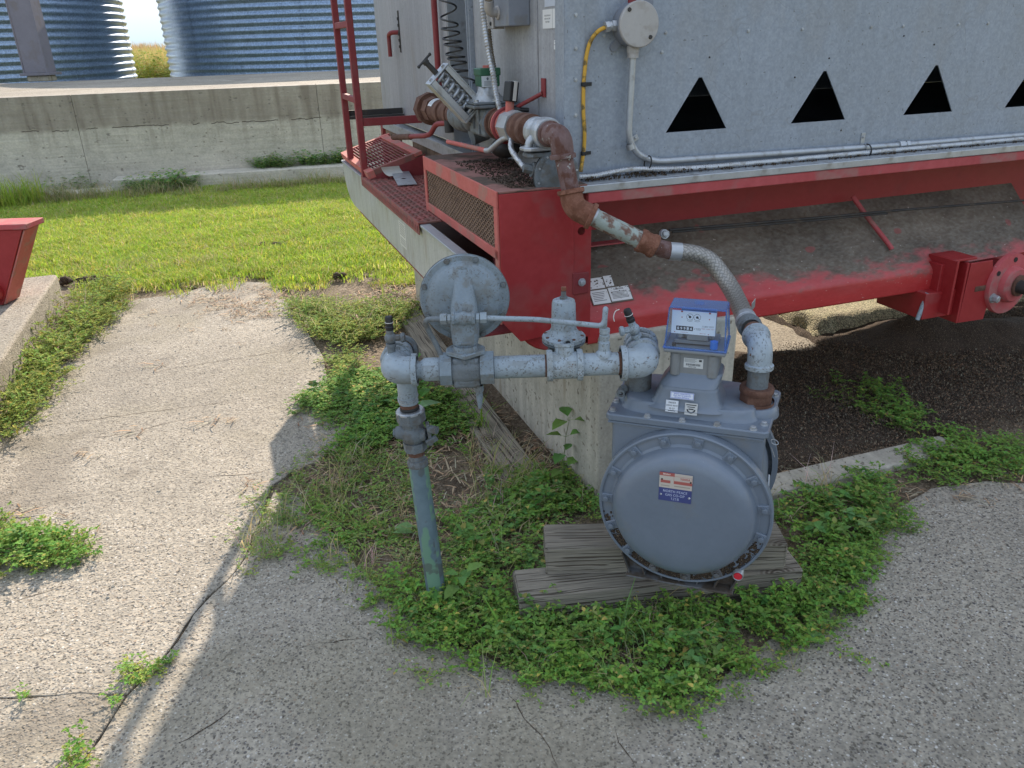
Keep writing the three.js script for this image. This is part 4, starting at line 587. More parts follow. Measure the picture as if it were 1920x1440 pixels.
  for (const x of [-0.15, 0.142]) part(top, 'port_boss', [lathe([[0.058, 0.455], [0.056, 0.470], [0.052, 0.478], [0.049, 0.482], [0.03, 0.483]], [x, 0, -0.11], [0, 1, 0], 36)], M.meter);
  for (const [x, z] of [[-0.104, 0.002], [-0.02, 0.002], [0.062, 0.002], [0.145, 0.002], [-0.193, -0.012], [-0.195, -0.065], [-0.196, -0.16], [0.168, -0.03], [0.175, -0.085], [0.186, -0.205], [-0.1, -0.238], [0.06, -0.238]]) part(top, 'bolt', bolt([x, 0.4625, z], [0, 1, 0], 0.0072, 0.0055), M.zinc);
  part(t, 'wire_seal', [torus([0.196, 0.425, -0.02], [0.3, 1, 0.2], 0.009, 0.0012, 6, 18), cyl([0.192, 0.33, -0.03], [0.194, 0.285, -0.01], 0.003), cyl([0.19, 0.41, -0.02], [0.2, 0.38, -0.03], 0.0012, 0.0012, 6)], M.zinc);
  const st = (name, w, h, x, y, draw) => part(top, name, basis(plateGeo(w, h, 0.0006), [x, y, -0.0166 + (0.51 - y) * 0.26], [1, 0, 0], [0, 1, -0.26]), plateMat(w, h, draw, { ppm: 9000 }));
  st('sticker', 0.056, 0.0165, -0.026, 0.519, (x, W, H) => { x.fillStyle = '#cfd3da'; x.fillRect(0, 0, W, H); x.strokeStyle = '#5a68b4'; x.lineWidth = H * 0.06; x.strokeRect(H * 0.08, H * 0.08, W - H * 0.16, H * 0.84); txt(x, 'BADGE FROM METER', W / 2, H * 0.27, H * 0.24, { fill: '#3c4aa6', bold: 1 }); txt(x, 'MUST NOT BE REMOVED', W / 2, H * 0.52, H * 0.22, { fill: '#3c4aa6', bold: 1 }); txt(x, 'WITHOUT APPROVAL', W / 2, H * 0.77, H * 0.22, { fill: '#3c4aa6', bold: 1 }); });
  st('sticker', 0.030, 0.029, -0.048, 0.492, (x, W, H) => { x.fillStyle = '#cdd0d4'; x.fillRect(0, 0, W, H); x.fillStyle = '#33363c'; txt(x, 'INDEX', W / 2, H * 0.2, H * 0.2, { bold: 1 }); txt(x, 'DRIVE RATE', W / 2, H * 0.45, H * 0.17, { bold: 1 }); txt(x, '10 CF', W / 2, H * 0.7, H * 0.2, { bold: 1 }); x.fillRect(W * 0.2, H * 0.87, W * 0.6, H * 0.05); });
  st('sticker', 0.030, 0.029, -0.002, 0.490, (x, W, H) => { x.fillStyle = '#b9b9b6'; x.fillRect(0, 0, W, H); x.strokeStyle = '#26282c'; x.lineWidth = W * 0.12; x.beginPath(); x.arc(W * 0.5, H * 0.5, W * 0.3, 0.1, 3.04); x.stroke(); x.fillStyle = '#26282c'; x.fillRect(W * 0.1, H * 0.12, W * 0.8, H * 0.08); x.fillRect(W * 0.2, H * 0.3, W * 0.6, H * 0.07); x.fillRect(W * 0.3, H * 0.46, W * 0.4, H * 0.1); });
}
// index head on the tower: grey housing, printed dial plate under a clear blue-topped cover
{
  const t = thing('meter_index', 'clear blue-topped counter head with a white dial plate on top of the gas meter', 'meter index', 'meter', [-0.008, 0.56, -0.1]);
  const x0 = -0.0685, x1 = 0.0545, zf = -0.048, zb = -0.152;
  part(t, 'housing', [bx(x0 + 0.004, x1 - 0.004, 0.558, 0.618, zb + 0.004, zf - 0.006, 0.006), lathe([[0.001, 0], [0.0135, 0], [0.0135, 0.056], [0.001, 0.056]], [x1 - 0.018, 0.56, zf - 0.012], [0, 1, 0], 16), lathe([[0.001, 0], [0.0135, 0], [0.0135, 0.056], [0.001, 0.056]], [x0 + 0.018, 0.56, zf - 0.012], [0, 1, 0], 16)], M.plasticGrey);
  part(t, 'base_flange', [bx(x0 - 0.012, x1 + 0.012, 0.618, 0.629, zb - 0.006, zf + 0.008, 0.005)], M.plasticGrey);
  part(t, 'label', plateGeo(0.046, 0.025, 0.0006).translate(-0.008, 0.592, zf - 0.0052), plateMat(0.046, 0.025, (x, W, H) => { x.fillStyle = '#c6c8c6'; x.fillRect(0, 0, W, H); x.fillStyle = '#6b6e70'; for (let k = 0; k < 4; k++) x.fillRect(W * 0.04, H * (0.08 + k * 0.1), W * (0.62 - 0.08 * (k & 1)), H * 0.035); x.fillStyle = '#24262a'; const r = rng(4); for (let a = W * 0.12; a < W * 0.84;) { const w = W * (0.006 + r() * 0.014); x.fillRect(a, H * 0.55, w, H * 0.22); a += w + W * (0.006 + r() * 0.01); } txt(x, '00451100', W * 0.45, H * 0.89, H * 0.16, { bold: 1 }); x.fillRect(W * 0.78, H * 0.1, W * 0.14, H * 0.2); }, { ppm: 10000 }));
  part(t, 'mechanism', [bx(-0.06, 0.044, 0.632, 0.642, -0.14, -0.075, 0.002), bx(-0.05, 0.034, 0.642, 0.712, -0.118, -0.088, 0.003), cyl([-0.045, 0.65, -0.075], [-0.045, 0.664, -0.075], 0.007), bx(-0.03, 0.02, 0.644, 0.66, -0.088, -0.07, 0.002)], M.plasticGrey);
  part(t, 'dial_plate', [plateGeo(0.103, 0.058, 0.002).translate(-0.0155, 0.6885, -0.069)], plateMat(0.103, 0.058, (x, W, H) => {
    x.fillStyle = '#dfe3e6'; x.fillRect(0, 0, W, H); x.strokeStyle = '#30343a'; x.fillStyle = '#30343a'; x.lineWidth = W * 0.006;
    for (const [a, hand] of [[0.41, -2.3], [0.575, 0.7]]) { x.beginPath(); x.arc(W * a, H * 0.25, W * 0.077, 0, 7); x.stroke(); x.beginPath(); x.arc(W * a, H * 0.25, W * 0.03, 0, 7); x.fill(); x.beginPath(); x.moveTo(W * a, H * 0.25); x.lineTo(W * (a + Math.cos(hand) * 0.06), H * 0.25 + W * Math.sin(hand) * 0.06); x.lineWidth = W * 0.016; x.stroke(); x.lineWidth = W * 0.004; for (let k = 0; k < 10; k++) { const q = k / 10 * 6.283; x.beginPath(); x.moveTo(W * a + Math.cos(q) * W * 0.06, H * 0.25 + Math.sin(q) * W * 0.06); x.lineTo(W * a + Math.cos(q) * W * 0.075, H * 0.25 + Math.sin(q) * W * 0.075); x.stroke(); } x.lineWidth = W * 0.006; x.beginPath(); x.arc(W * a, H * 0.25, W * 0.105, 0.9, 2.2); x.stroke(); }
    x.fillStyle = '#22252b'; x.fillRect(W * 0.11, H * 0.66, W * 0.385, H * 0.19); for (let k = 0; k < 5; k++) { x.fillStyle = k === 3 ? '#8d9298' : '#33373e'; x.fillRect(W * (0.125 + k * 0.073), H * 0.68, W * 0.062, H * 0.15); txt(x, '09994'[k], W * (0.156 + k * 0.073), H * 0.757, H * 0.15, { fill: '#e8ecef', bold: 1 }); }
    x.fillStyle = '#30343a'; txt(x, '×100', W * 0.59, H * 0.755, H * 0.13); txt(x, 'CUBIC FEET', W * 0.83, H * 0.62, H * 0.092); txt(x, 'TEMP. COMP. 60°F', W * 0.83, H * 0.72, H * 0.062, { fill: '#a04a44' });
    txt(x, 'MADE IN USA', W * 0.3, H * 0.93, H * 0.05); txt(x, '00451100', W * 0.72, H * 0.93, H * 0.055);
    for (const [a, b, r] of [[0.23, 0.28, 0.014], [0.85, 0.3, 0.014], [0.08, 0.93, 0.012], [0.85, 0.95, 0.012]]) { x.beginPath(); x.arc(W * a, H * b, W * r, 0, 7); x.fill(); } x.fillRect(W * 0.2, 0, W * 0.045, H * 0.07); x.fillRect(W * 0.83, 0, W * 0.045, H * 0.07);
  }, { ppm: 9000 }));
  // cover: hollow shell with thin walls, tapering up
  const F = (x0a, x1a, y0a, y1a, za, zbb) => bx(x0a, x1a, y0a, y1a, za, zbb, 0.001); const sk = 0.0065;
  const wall = (pts) => { const g = new THREE.BufferGeometry(); g.setAttribute('position', new THREE.Float32BufferAttribute([...pts[0], ...pts[1], ...pts[2], ...pts[0], ...pts[2], ...pts[3]], 3)); g.computeVertexNormals(); return g; };
  const B = [x0 - 0.009, x1 + 0.009, zb - 0.003, zf + 0.005, 0.63], T = [x0 - 0.003, x1 + 0.004, zb + 0.034, zf - 0.004, 0.729];
  part(t, 'cover_front', [wall([[B[0], B[4], B[3]], [B[1], B[4], B[3]], [T[1], T[4], T[3]], [T[0], T[4], T[3]]]), wall([[B[1], B[4], B[2]], [B[0], B[4], B[2]], [T[0], T[4], T[2]], [T[1], T[4], T[2]]])], M.glass);
  part(t, 'cover_side', [wall([[B[1], B[4], B[3]], [B[1], B[4], B[2]], [T[1], T[4], T[2]], [T[1], T[4], T[3]]])], M.glassBlue); part(t, 'cover_side', [wall([[B[0], B[4], B[2]], [B[0], B[4], B[3]], [T[0], T[4], T[3]], [T[0], T[4], T[2]]])], M.glassBlue);
  part(t, 'cover_top', [bx(T[0], T[1], T[4], T[4] + 0.004, T[2], T[3], 0.0019), lathe([[0.0001, 0.0012], [0.012, 0.001], [0.013, 0]], [-0.007, T[4] + 0.004, -0.088], [0, 1, 0], 20)], M.glassBlue);
  const ed = (a, b) => cyl(a, b, 0.0018, 0.0018, 8);
  part(t, 'cover_edge', [ed([B[0], B[4], B[3]], [T[0], T[4], T[3]]), ed([B[1], B[4], B[3]], [T[1], T[4], T[3]]), ed([B[1], B[4], B[2]], [T[1], T[4], T[2]]), ed([T[0], T[4], T[3]], [T[1], T[4], T[3]]), ed([T[1], T[4], T[3]], [T[1], T[4], T[2]])], M.glassBlue);
  part(t, 'cover_skirt', [bx(x0 - 0.0135, x1 + 0.0135, 0.6295, 0.634, zf + 0.003, zf + 0.0095, 0.002), bx(x1 + 0.0085, x1 + 0.0135, 0.6295, 0.634, zb - 0.006, zf + 0.002, 0.002), bx(x0 - 0.0135, x0 - 0.0085, 0.6295, 0.634, zb - 0.006, zf + 0.002, 0.002)], M.glassBlue);
  part(t, 'cover_screw', [cyl([x1 - 0.018, 0.634, zf - 0.006], [x1 - 0.018, 0.652, zf - 0.006], 0.009, 0.009, 18), cyl([x1 - 0.018, 0.652, zf - 0.006], [x1 - 0.018, 0.6525, zf - 0.006], 0.006, 0.006, 14)], M.seal ??= painted([40, 110, 190], { lite: true, v: 5, seed: 71, rough: 0.4, tile: 0.1 }));
  part(t, 'cover_screw', [cyl([x0 + 0.012, 0.634, zf - 0.004], [x0 + 0.012, 0.641, zf - 0.004], 0.005, 0.005, 14)], M.darkMetal);
}
// ---------- meter piping (world frame) ----------
const mw = (x, y, z) => { const p = toWorld('meter', [x, y, z]); return [p.x, p.y, p.z]; };
const PR = 0.0275, PY = 0.777, PZ = -1.755;
{ // outlet side: union, riser nipple, elbow turning away to the hose
  const t = thing('outlet_riser', 'grey chipped elbow on a rusty union nut on the right port of the gas meter', 'pipe fitting', 'world', mw(0.142, 0.47, -0.11)); const a = mw(0.142, 0.478, -0.11);
  const nut = part(t, 'union_nut', [hex([a[0], 0.662, a[2]], [a[0], 0.694, a[2]], 0.040, 8), lathe([[0.040, 0], [0.0415, 0.004], [0.0415, 0.012], [0.039, 0.016], [0.026, 0.016]], [a[0], 0.690, a[2]], [0, 1, 0], 28), lathe([[0.044, 0], [0.044, 0.012]], [a[0], 0.658, a[2]], [0, 1, 0], 28)], M.rust);
  part(t, 'nipple', cyl([a[0], 0.70, a[2]], [a[0], 0.76, a[2]], 0.0255, 0.0255, 28), M.castDark);
  part(t, 'elbow', elbow([a[0], 0.752, a[2]], [a[0], 0.806, a[2] - 0.004], [a[0] + 0.007, 0.812, a[2] - 0.07], 0.0235, 0.055), M.pipe);
  part(t, 'hose_nipple', [cyl([a[0] + 0.006, 0.814, a[2] - 0.068], [a[0] + 0.009, 0.814, a[2] - 0.10], 0.0235, 0.0235, 22)], M.rust);
}
{ // inlet side: nipple in the left port, swing elbows, long horizontal run with tee
  const t = thing('meter_inlet_run', 'light grey horizontal pipe run with a tee and flaking elbow into the left meter port', 'pipe run', 'world', [0.13, PY, PZ]); const a = mw(-0.15, 0.478, -0.11);
  part(t, 'port_nipple', [cyl([a[0], 0.655, a[2]], [a[0], 0.745, a[2]], 0.0345, 0.0345, 30), lathe([[0.0365, 0], [0.037, 0.006], [0.0345, 0.008]], [a[0], 0.66, a[2]], [0, 1, 0], 28)], M.castDark);
  part(t, 'plug_fitting', [hex([a[0] - 0.034, 0.675, a[2] + 0.02], [a[0] - 0.048, 0.675, a[2] + 0.026], 0.010), lathe([[0.008, 0], [0.010, 0.004], [0.010, 0.014], [0.005, 0.016], [0.004, 0.008]], [a[0] - 0.05, 0.674, a[2] + 0.034], [0, 0, 1], 16)], M.castDark);
  part(t, 'elbow', elbow([a[0], 0.742, a[2]], [a[0], 0.785, a[2]], [a[0] - 0.002, 0.79, a[2] + 0.05], PR * 1.05, 0.04), M.pipe);
  part(t, 'elbow', elbow([a[0] - 0.002, PY + 0.006, a[2] + 0.05], [a[0] - 0.002, PY, PZ], [0.262, PY, PZ], PR * 1.08, 0.055), M.pipe);
  part(t, 'collar', [lathe([[0.03, -0.007], [0.041, -0.007], [0.043, -0.003], [0.043, 0.005], [0.041, 0.009], [0.033, 0.009]], [a[0], PY + 0.016, a[2] + 0.018], [0, 0.25, 1], 30)], M.pipe);
  part(t, 'nipple', [cyl([0.172, PY, PZ], [0.27, PY, PZ], PR, PR, 26)], M.pipe);
  part(t, 'thread', [cyl([0.163, PY, PZ], [0.174, PY, PZ], PR * 0.99, PR * 0.99, 26), cyl([0.256, PY, PZ], [0.2635, PY, PZ], PR * 1.02, PR * 1.02, 26)], M.rust);
  part(t, 'tee', [cyl([0.09, PY, PZ], [0.168, PY, PZ], PR * 1.2, PR * 1.2, 28), lathe([[PR, 0], [PR * 1.38, 0.001], [PR * 1.4, 0.004], [PR * 1.4, 0.012], [PR * 1.36, 0.0145], [PR, 0.016]], [0.084, PY, PZ], [1, 0, 0], 28), lathe([[PR, 0], [PR * 1.38, 0.001], [PR * 1.4, 0.004], [PR * 1.4, 0.012], [PR * 1.36, 0.0145], [PR, 0.016]], [0.156, PY, PZ], [1, 0, 0], 28), lathe([[0.026, 0.015], [0.024, 0.030], [0.0225, 0.044], [0.0245, 0.046], [0.0245, 0.052], [0.01, 0.053]], [0.128, PY, PZ], [0, 1, -0.25], 24)], M.pipe);
  part(t, 'thread', cyl([0.080, PY, PZ], [0.086, PY, PZ], PR * 0.98, PR * 0.98, 26), M.rust);
  part(t, 'long_nipple', [cyl([-0.041, PY, PZ], [0.080, PY, PZ], PR, PR, 28)], M.pipeClean);
  part(t, 'weld_boss', [lathe([[0.022, 0.020], [0.019, 0.030], [0.0135, 0.036], [0.0135, 0.056], [0.010, 0.058], [0.010, 0.064], [0.0125, 0.066], [0.0125, 0.074], [0.0095, 0.076], [0.0125, 0.079], [0.0125, 0.09], [0.006, 0.092]], [0.221, PY, PZ], [0.02, 1, 0], 14)], M.pipe);
}
{ // small relief valve on the tee
  const t = thing('relief_valve', 'small light grey relief valve, a capped cylinder on a bolted flange behind the tee', 'relief valve', 'world', [0.13, 0.82, -1.815]); const x = 0.131, z = -1.825, sc = 0.97;
  part(t, 'spring_case', [lathe([[0.0315, 0.842], [0.0305, 0.86], [0.0288, 0.91], [0.0265, 0.918], [0.02, 0.921], [0.001, 0.922]], [x, 0, z], [0, 1, 0], 36)], M.pipeClean);
  part(t, 'upper_flange', [lathe([[0.05, 0.815], [0.0535, 0.818], [0.0535, 0.826], [0.051, 0.829], [0.042, 0.831], [0.036, 0.838], [0.032, 0.846], [0.001, 0.847]], [x, 0, z], [0, 1, 0], 40)], M.pipeClean);
  for (let k = 0; k < 8; k++) { const a = k / 8 * 6.283 + 0.3; part(t, 'screw', [cyl([x + Math.cos(a) * 0.046, 0.829, z + Math.sin(a) * 0.046], [x + Math.cos(a) * 0.046, 0.8315, z + Math.sin(a) * 0.046], 0.0045, 0.004, 10)], M.rust); }
  part(t, 'lower_case', [lathe([[0.022, 0.765], [0.028, 0.775], [0.034, 0.795], [0.04, 0.806], [0.052, 0.81], [0.0535, 0.813], [0.05, 0.8145]], [x, 0, z], [0, 1, 0], 36), ...[0, 1, 2, 3, 4, 5].map((k) => { const a = k / 6 * 6.283 + 0.5; return xf(bx(0.026, 0.044, 0.768, 0.808, -0.003, 0.003, 0.001), [x, 0, z], 0, a, 0); })], M.castDark);
  const v = part(t, 'vent_port', [cyl([x + 0.005, 0.828, z + 0.035], [x + 0.006, 0.829, z + 0.058], 0.0095, 0.0095, 18)], M.pipeClean); part(v, 'vent_hole', cyl([x + 0.006, 0.829, z + 0.0581], [x + 0.006, 0.829, z + 0.0583], 0.006, 0.006, 14), M.black);
  part(t, 'adjusting_screw', [hex([x, 0.921, z], [x, 0.927, z], 0.0105), cyl([x, 0.926, z], [x, 0.94, z], 0.0065, 0.0062, 12)], M.castDark); part(t, 'screw_cap', [bx(x - 0.006, x + 0.006, 0.9405, 0.951, z - 0.004, z + 0.004, 0.001)], M.rustBright);
}
{ // service regulator: upright diaphragm case on the valve body
  const t = thing('pressure_regulator', 'grey gas pressure regulator with a large round diaphragm case on the pipe run', 'regulator', 'world', [-0.105, 0.72, -1.76]); const x = -0.108, y = 0.928, z = -1.835;
  const dc = part(t, 'diaphragm_case', [lathe([[0.02, -0.055], [0.06, -0.05], [0.088, -0.03], [0.098, -0.012], [0.107, -0.006], [0.108, 0.002], [0.106, 0.0065], [0.094, 0.0075], [0.0895, 0.012], [0.084, 0.022], [0.072, 0.031], [0.05, 0.037], [0.001, 0.040]], [x, y, z], [0, 0, 1], 72)], M.cast);
  part(dc, 'flange_seam', torus([x, y, z - 0.002], [0, 0, 1], 0.1078, 0.0015, 6, 72), M.castDark);
  for (const a of [-0.38, 0.32, 1.24, -1.24, 2.02, 2.72, -2.0, -2.75]) part(dc, 'bolt', bolt([x + Math.sin(a) * 0.0995, y + Math.cos(a) * 0.0995, z + 0.006], [0, 0, 1], 0.0062, 0.004), M.castDark);
  // wedge-shaped neck from the case down to the body
  const neckP = []; const L = [[0.080, 0.018, 0.022, 0.024], [0.055, 0.022, 0.040, 0.024], [0.02, 0.027, 0.058, 0.026], [0.0, 0.031, 0.072, 0.028], [-0.03, 0.033, 0.086, 0.03], [-0.06, 0.034, 0.09, 0.03], [-0.085, 0.032, 0.092, 0.034], [-0.105, 0.026, 0.095, 0.045]];
  const pos = [], idx = []; const q = 20; L.forEach(([dy, w, zf, zb], i) => { for (let k = 0; k <= q; k++) { const a = k / q * Math.PI * 2, c = Math.cos(a), s = Math.sin(a), m = Math.pow(Math.pow(Math.abs(c), 4) + Math.pow(Math.abs(s), 4), -0.25); pos.push(x + c * m * w, y + dy, z + (zf + 0.0) / 2 + s * m * zf / 2); } if (i) for (let k = 0; k < q; k++) { const a = (i - 1) * (q + 1) + k, b = a + q + 1; idx.push(a, a + 1, b, b, a + 1, b + 1); } });
  const ng = new THREE.BufferGeometry(); ng.setAttribute('position', new THREE.Float32BufferAttribute(pos, 3)); ng.setIndex(idx); ng.computeVertexNormals();
  part(t, 'neck', [ni(ng), sphere([x, y + 0.079, z + 0.014], 0.019, 1, 0.6, 0.7), bx(x - 0.016, x + 0.016, y - 0.088, y - 0.08, z + 0.088, z + 0.0945, 0.003)], M.cast);
  part(t, 'hub', [lathe([[0.026, 0], [0.0255, 0.012], [0.022, 0.016], [0.019, 0.016], [0.018, 0.008]], [x + 0.001, y - 0.012, z + 0.058], [0, 0.55, 0.85], 26), hex([x, y - 0.018, z + 0.066], [x, y - 0.012, z + 0.085], 0.013)], M.cast);
  part(t, 'bonnet_flange', [extr([[-0.046, 0.012], [-0.03, 0.034], [0.03, 0.034], [0.046, 0.012], [0.046, -0.016], [0.0, -0.05], [-0.046, -0.016]], 0.011, 0.002).rotateX(-Math.PI / 2).translate(x, 0.815, PZ - 0.005 + 0.0), lathe([[0.03, 0], [0.027, 0.012]], [x, 0.826, PZ + 0.0], [0, 1, 0], 24)].map((g) => g), M.cast);
  part(t, 'valve_body', [lathe([[0.034, -0.036], [0.039, -0.02], [0.041, 0], [0.039, 0.02], [0.034, 0.036]], [x, PY, PZ], [1, 0, 0], 28), bx(x - 0.034, x + 0.034, PY - 0.043, PY + 0.036, PZ - 0.03, PZ + 0.032, 0.012), extr([[-0.036, 0.0], [0.036, 0.0], [0.0, 0.036]], 0.012, 0.002).rotateX(Math.PI / 2).translate(x, 0.812, PZ + 0.002), bx(x - 0.018, x + 0.022, PY - 0.028, PY - 0.018, PZ + 0.028, PZ + 0.0345, 0.003)], M.castDark);
  part(t, 'end_hex', hex([x - 0.062, PY, PZ], [x - 0.034, PY, PZ], 0.0425, 8), M.cast); part(t, 'end_hex', hex([x + 0.034, PY, PZ], [x + 0.066, PY, PZ], 0.0425, 8), M.cast);
  part(t, 'drip_nozzle', [lathe([[0.011, 0], [0.012, -0.012], [0.009, -0.02], [0.0085, -0.03], [0.005, -0.062], [0.003, -0.063]].reverse(), [x + 0.028, PY - 0.042, PZ + 0.006], [0, 1, 0], 16)], M.cast);
}
{ // control line: two bent tubes on a small tee in front of the regulator
  const t = thing('control_tube', 'thin light grey bent tube running from the regulator tee to the pipe by the meter', 'tube', 'world', [0.05, 0.905, -1.735]); const x = -0.108, y = 0.908, z = -1.742;
  part(t, 'tee_fitting', [cyl([x - 0.026, y, z], [x + 0.026, y, z], 0.0135, 0.0135, 18), cyl([x, y, z], [x, y + 0.004, z - 0.03], 0.0125, 0.0125, 16), sphere([x, y, z], 0.0165), lathe([[0.013, 0], [0.016, 0.002], [0.016, 0.007], [0.013, 0.009]], [x - 0.028, y, z], [1, 0, 0], 18), lathe([[0.013, 0], [0.016, 0.002], [0.016, 0.007], [0.013, 0.009]], [x + 0.019, y, z], [1, 0, 0], 18)], M.cast);
  for (const s of [-1, 1]) { part(t, 'nut', hex([x + s * 0.029, y, z], [x + s * 0.037, y, z], 0.011), M.pipeClean); part(t, 'nut', hex([x + s * 0.039, y, z], [x + s * 0.054, y, z], 0.0128), M.pipeClean); }
  part(t, 'long_tube', tube([[x + 0.05, y - 0.001, z], [0.06, 0.8995, z], [0.218, 0.879, z + 0.004], [0.2225, 0.921, z + 0.002], [0.223, 0.915, z - 0.012], [0.2215, 0.86, PZ]], 0.0063, 0.016, 14), M.pipeClean);
  part(t, 'short_tube', tube([[x - 0.05, y, z], [x - 0.094, y - 0.001, z - 0.006], [x - 0.082, y - 0.04, z - 0.015], [x - 0.068, y - 0.07, z - 0.016], [x - 0.058, y - 0.098, z - 0.01], [x - 0.036, y - 0.104, z - 0.004]], 0.0065, 0.028, 14), M.castDark);
}
function cock(name, label, p, dir, side, mats) {   // small test cock with a black cap, side knob on a stem
  const t = thing(name, label, 'test valve', 'world', p); const P = A3(p), d = A3(dir).normalize(), at = (k) => P.clone().addScaledVector(d, k), s = A3(side).normalize();
  part(t, 'stem', [cyl(at(0), at(0.036), 0.0105, 0.009, 16), cyl(at(0.034), at(0.042), 0.0125, 0.0125, 16)], mats[0]);
  part(t, 'valve_body', [sphere([0, 0, 0], 0.0145).translate(at(0.055).x, at(0.055).y, at(0.055).z), cyl(at(0.05), at(0.078), 0.0095, 0.009, 16)], mats[0]);
  const k0 = at(0.055).addScaledVector(s, 0.012), k1 = at(0.055).addScaledVector(s, 0.024); part(t, 'knob', [hex(k0, k1, 0.008), lathe([[0.006, 0], [0.0115, 0.002], [0.0125, 0.007], [0.0105, 0.011], [0.001, 0.012]], k1, s, 18)], mats[1]);
  part(t, 'cap', [lathe([[0.010, 0], [0.0105, 0.008], [0.009, 0.010], [0.0095, 0.030], [0.008, 0.034], [0.001, 0.035]], at(0.076), d, 16)], M.black); part(t, 'cap_band', torus(at(0.095), d, 0.0098, 0.0009, 6, 18), M.stick);
  return t;
}
{ const t = cock('test_cock', 'black-capped test cock with a round knob, leaning on the elbow at the meter', [0.318, 0.797, -1.80], [-0.35, 0.93, 0.05], [-1, -0.1, 0.15], [M.pipeClean, M.pipeClean]);
  part(t, 'cap_tether', sweep(spline([[0.262, 0.90, -1.795], [0.252, 0.897, -1.79], [0.247, 0.885, -1.785], [0.249, 0.874, -1.783]], 14), 0.0012, 6), M.stick); }
cock('test_cock', 'dark test cock on the far left elbow above the gas riser', [-0.290, 0.792, -1.79], [0.01, 1, -0.02], [1, 0.03, 0.05], [M.castDark, M.castDark]);
{ // riser out of the ground with its shut-off valve and the elbows at the left end
  const t = thing('gas_riser', 'leaning green-grey gas riser pipe with a shut-off valve coming out of the weeds', 'gas pipe', 'world', [-0.235, 0, -1.865]); const z = -1.865, P = (k) => { const y = k; return [mix(-0.2345, -0.272, clamp(y / 0.68)), y, z]; };
  part(t, 'ground_sleeve', [cyl(P(-0.06), P(0.462), 0.0285, 0.0262, 26)], M.riserGreen);
  part(t, 'sleeve_cap', [lathe([[0.028, 0], [0.0285, 0.012], [0.025, 0.018], [0.02, 0.019]], P(0.455), [-0.055, 1, 0], 26)], M.castDark);
  part(t, 'nipple', [cyl(P(0.462), P(0.505), 0.021, 0.021, 22)], M.castDark); part(t, 'rust_band', [cyl(P(0.487), P(0.507), 0.0215, 0.0215, 22), cyl(P(0.612), P(0.648), 0.0235, 0.0235, 22)], M.rust);
  const v = part(t, 'valve_body', [hex(P(0.503), P(0.528), 0.0315, 8), sphere([P(0.552)[0], 0.552, z], 0.034, 1, 1.05, 1), hex(P(0.572), P(0.588), 0.029, 8), cyl([P(0.552)[0] - 0.045, 0.556, z + 0.004], [P(0.552)[0] - 0.02, 0.556, z + 0.004], 0.016, 0.022, 20), hex([P(0.552)[0] - 0.052, 0.556, z + 0.004], [P(0.552)[0] - 0.044, 0.556, z + 0.004], 0.011), cyl([P(0.552)[0] + 0.01, 0.552, z + 0.006], [P(0.552)[0] + 0.036, 0.552, z + 0.012], 0.022, 0.017, 20)], M.castDark);
  part(v, 'lock_wing', [xf(bx(-0.005, 0.005, -0.036, 0.03, -0.012, 0.012, 0.003), [P(0.552)[0] + 0.043, 0.558, z + 0.014], 0.1, 0.2, 0.1), cyl([P(0.552)[0] + 0.045, 0.572, z + 0.02], [P(0.552)[0] + 0.066, 0.572, z + 0.03], 0.011, 0.011, 16), xf(bx(-0.016, 0.016, -0.008, 0.008, -0.005, 0.005, 0.002), [P(0.552)[0] + 0.05, 0.54, z + 0.024], 0.2, 0.3, 0.5)], M.castDark);
  part(v, 'union_nut', [hex(P(0.588), P(0.618), 0.0385, 8)], M.castDark); part(v, 'union_ring', [lathe([[0.024, 0.003], [0.034, 0.003], [0.037, 0.0], [0.037, -0.004]].reverse(), P(0.618), [-0.055, 1, 0], 28)], M.zinc);
  part(t, 'insulator', lathe([[0.0255, 0], [0.0262, 0.004], [0.0245, 0.008]], P(0.622), [-0.055, 1, 0], 22), M.black);
  part(t, 'upper_pipe', [cyl(P(0.64), P(0.74), 0.0255, 0.0255, 24)], M.pipeClean); part(t, 'seal_wire', [torus(P(0.655), [-0.25, 1, 0.25], 0.027, 0.0011, 6, 26), torus(P(0.658), [-0.1, 1, 0.1], 0.027, 0.0009, 6, 26)], M.zinc);
  part(t, 'elbow', elbow([-0.2725, 0.735, z], [-0.2745, 0.785, z], [-0.281, 0.788, z + 0.05], 0.0265, 0.04), M.pipeClean);
  part(t, 'collar', [lathe([[0.028, -0.007], [0.039, -0.006], [0.041, -0.002], [0.041, 0.005], [0.038, 0.009], [0.03, 0.009]], [-0.272, PY + 0.012, z + 0.012], [0, 0.25, 1], 28)], M.castDark);
  part(t, 'elbow', elbow([-0.283, PY + 0.004, z + 0.045], [-0.284, PY, PZ], [-0.226, PY, PZ], 0.0275, 0.052), M.pipeClean);
  part(t, 'swage', [lathe([[0.021, -0.008], [0.021, 0.003], [0.0285, 0.014], [0.0285, 0.05]], [-0.222, PY, PZ], [1, 0, 0], 26)], M.pipeClean); part(t, 'thread', [lathe([...Array(8).keys()].flatMap((i) => [[0.0272, i * 0.0014], [0.0262, i * 0.0014 + 0.0007]]), [-0.175, PY, PZ], [1, 0, 0], 24)], M.rustPipe);
}

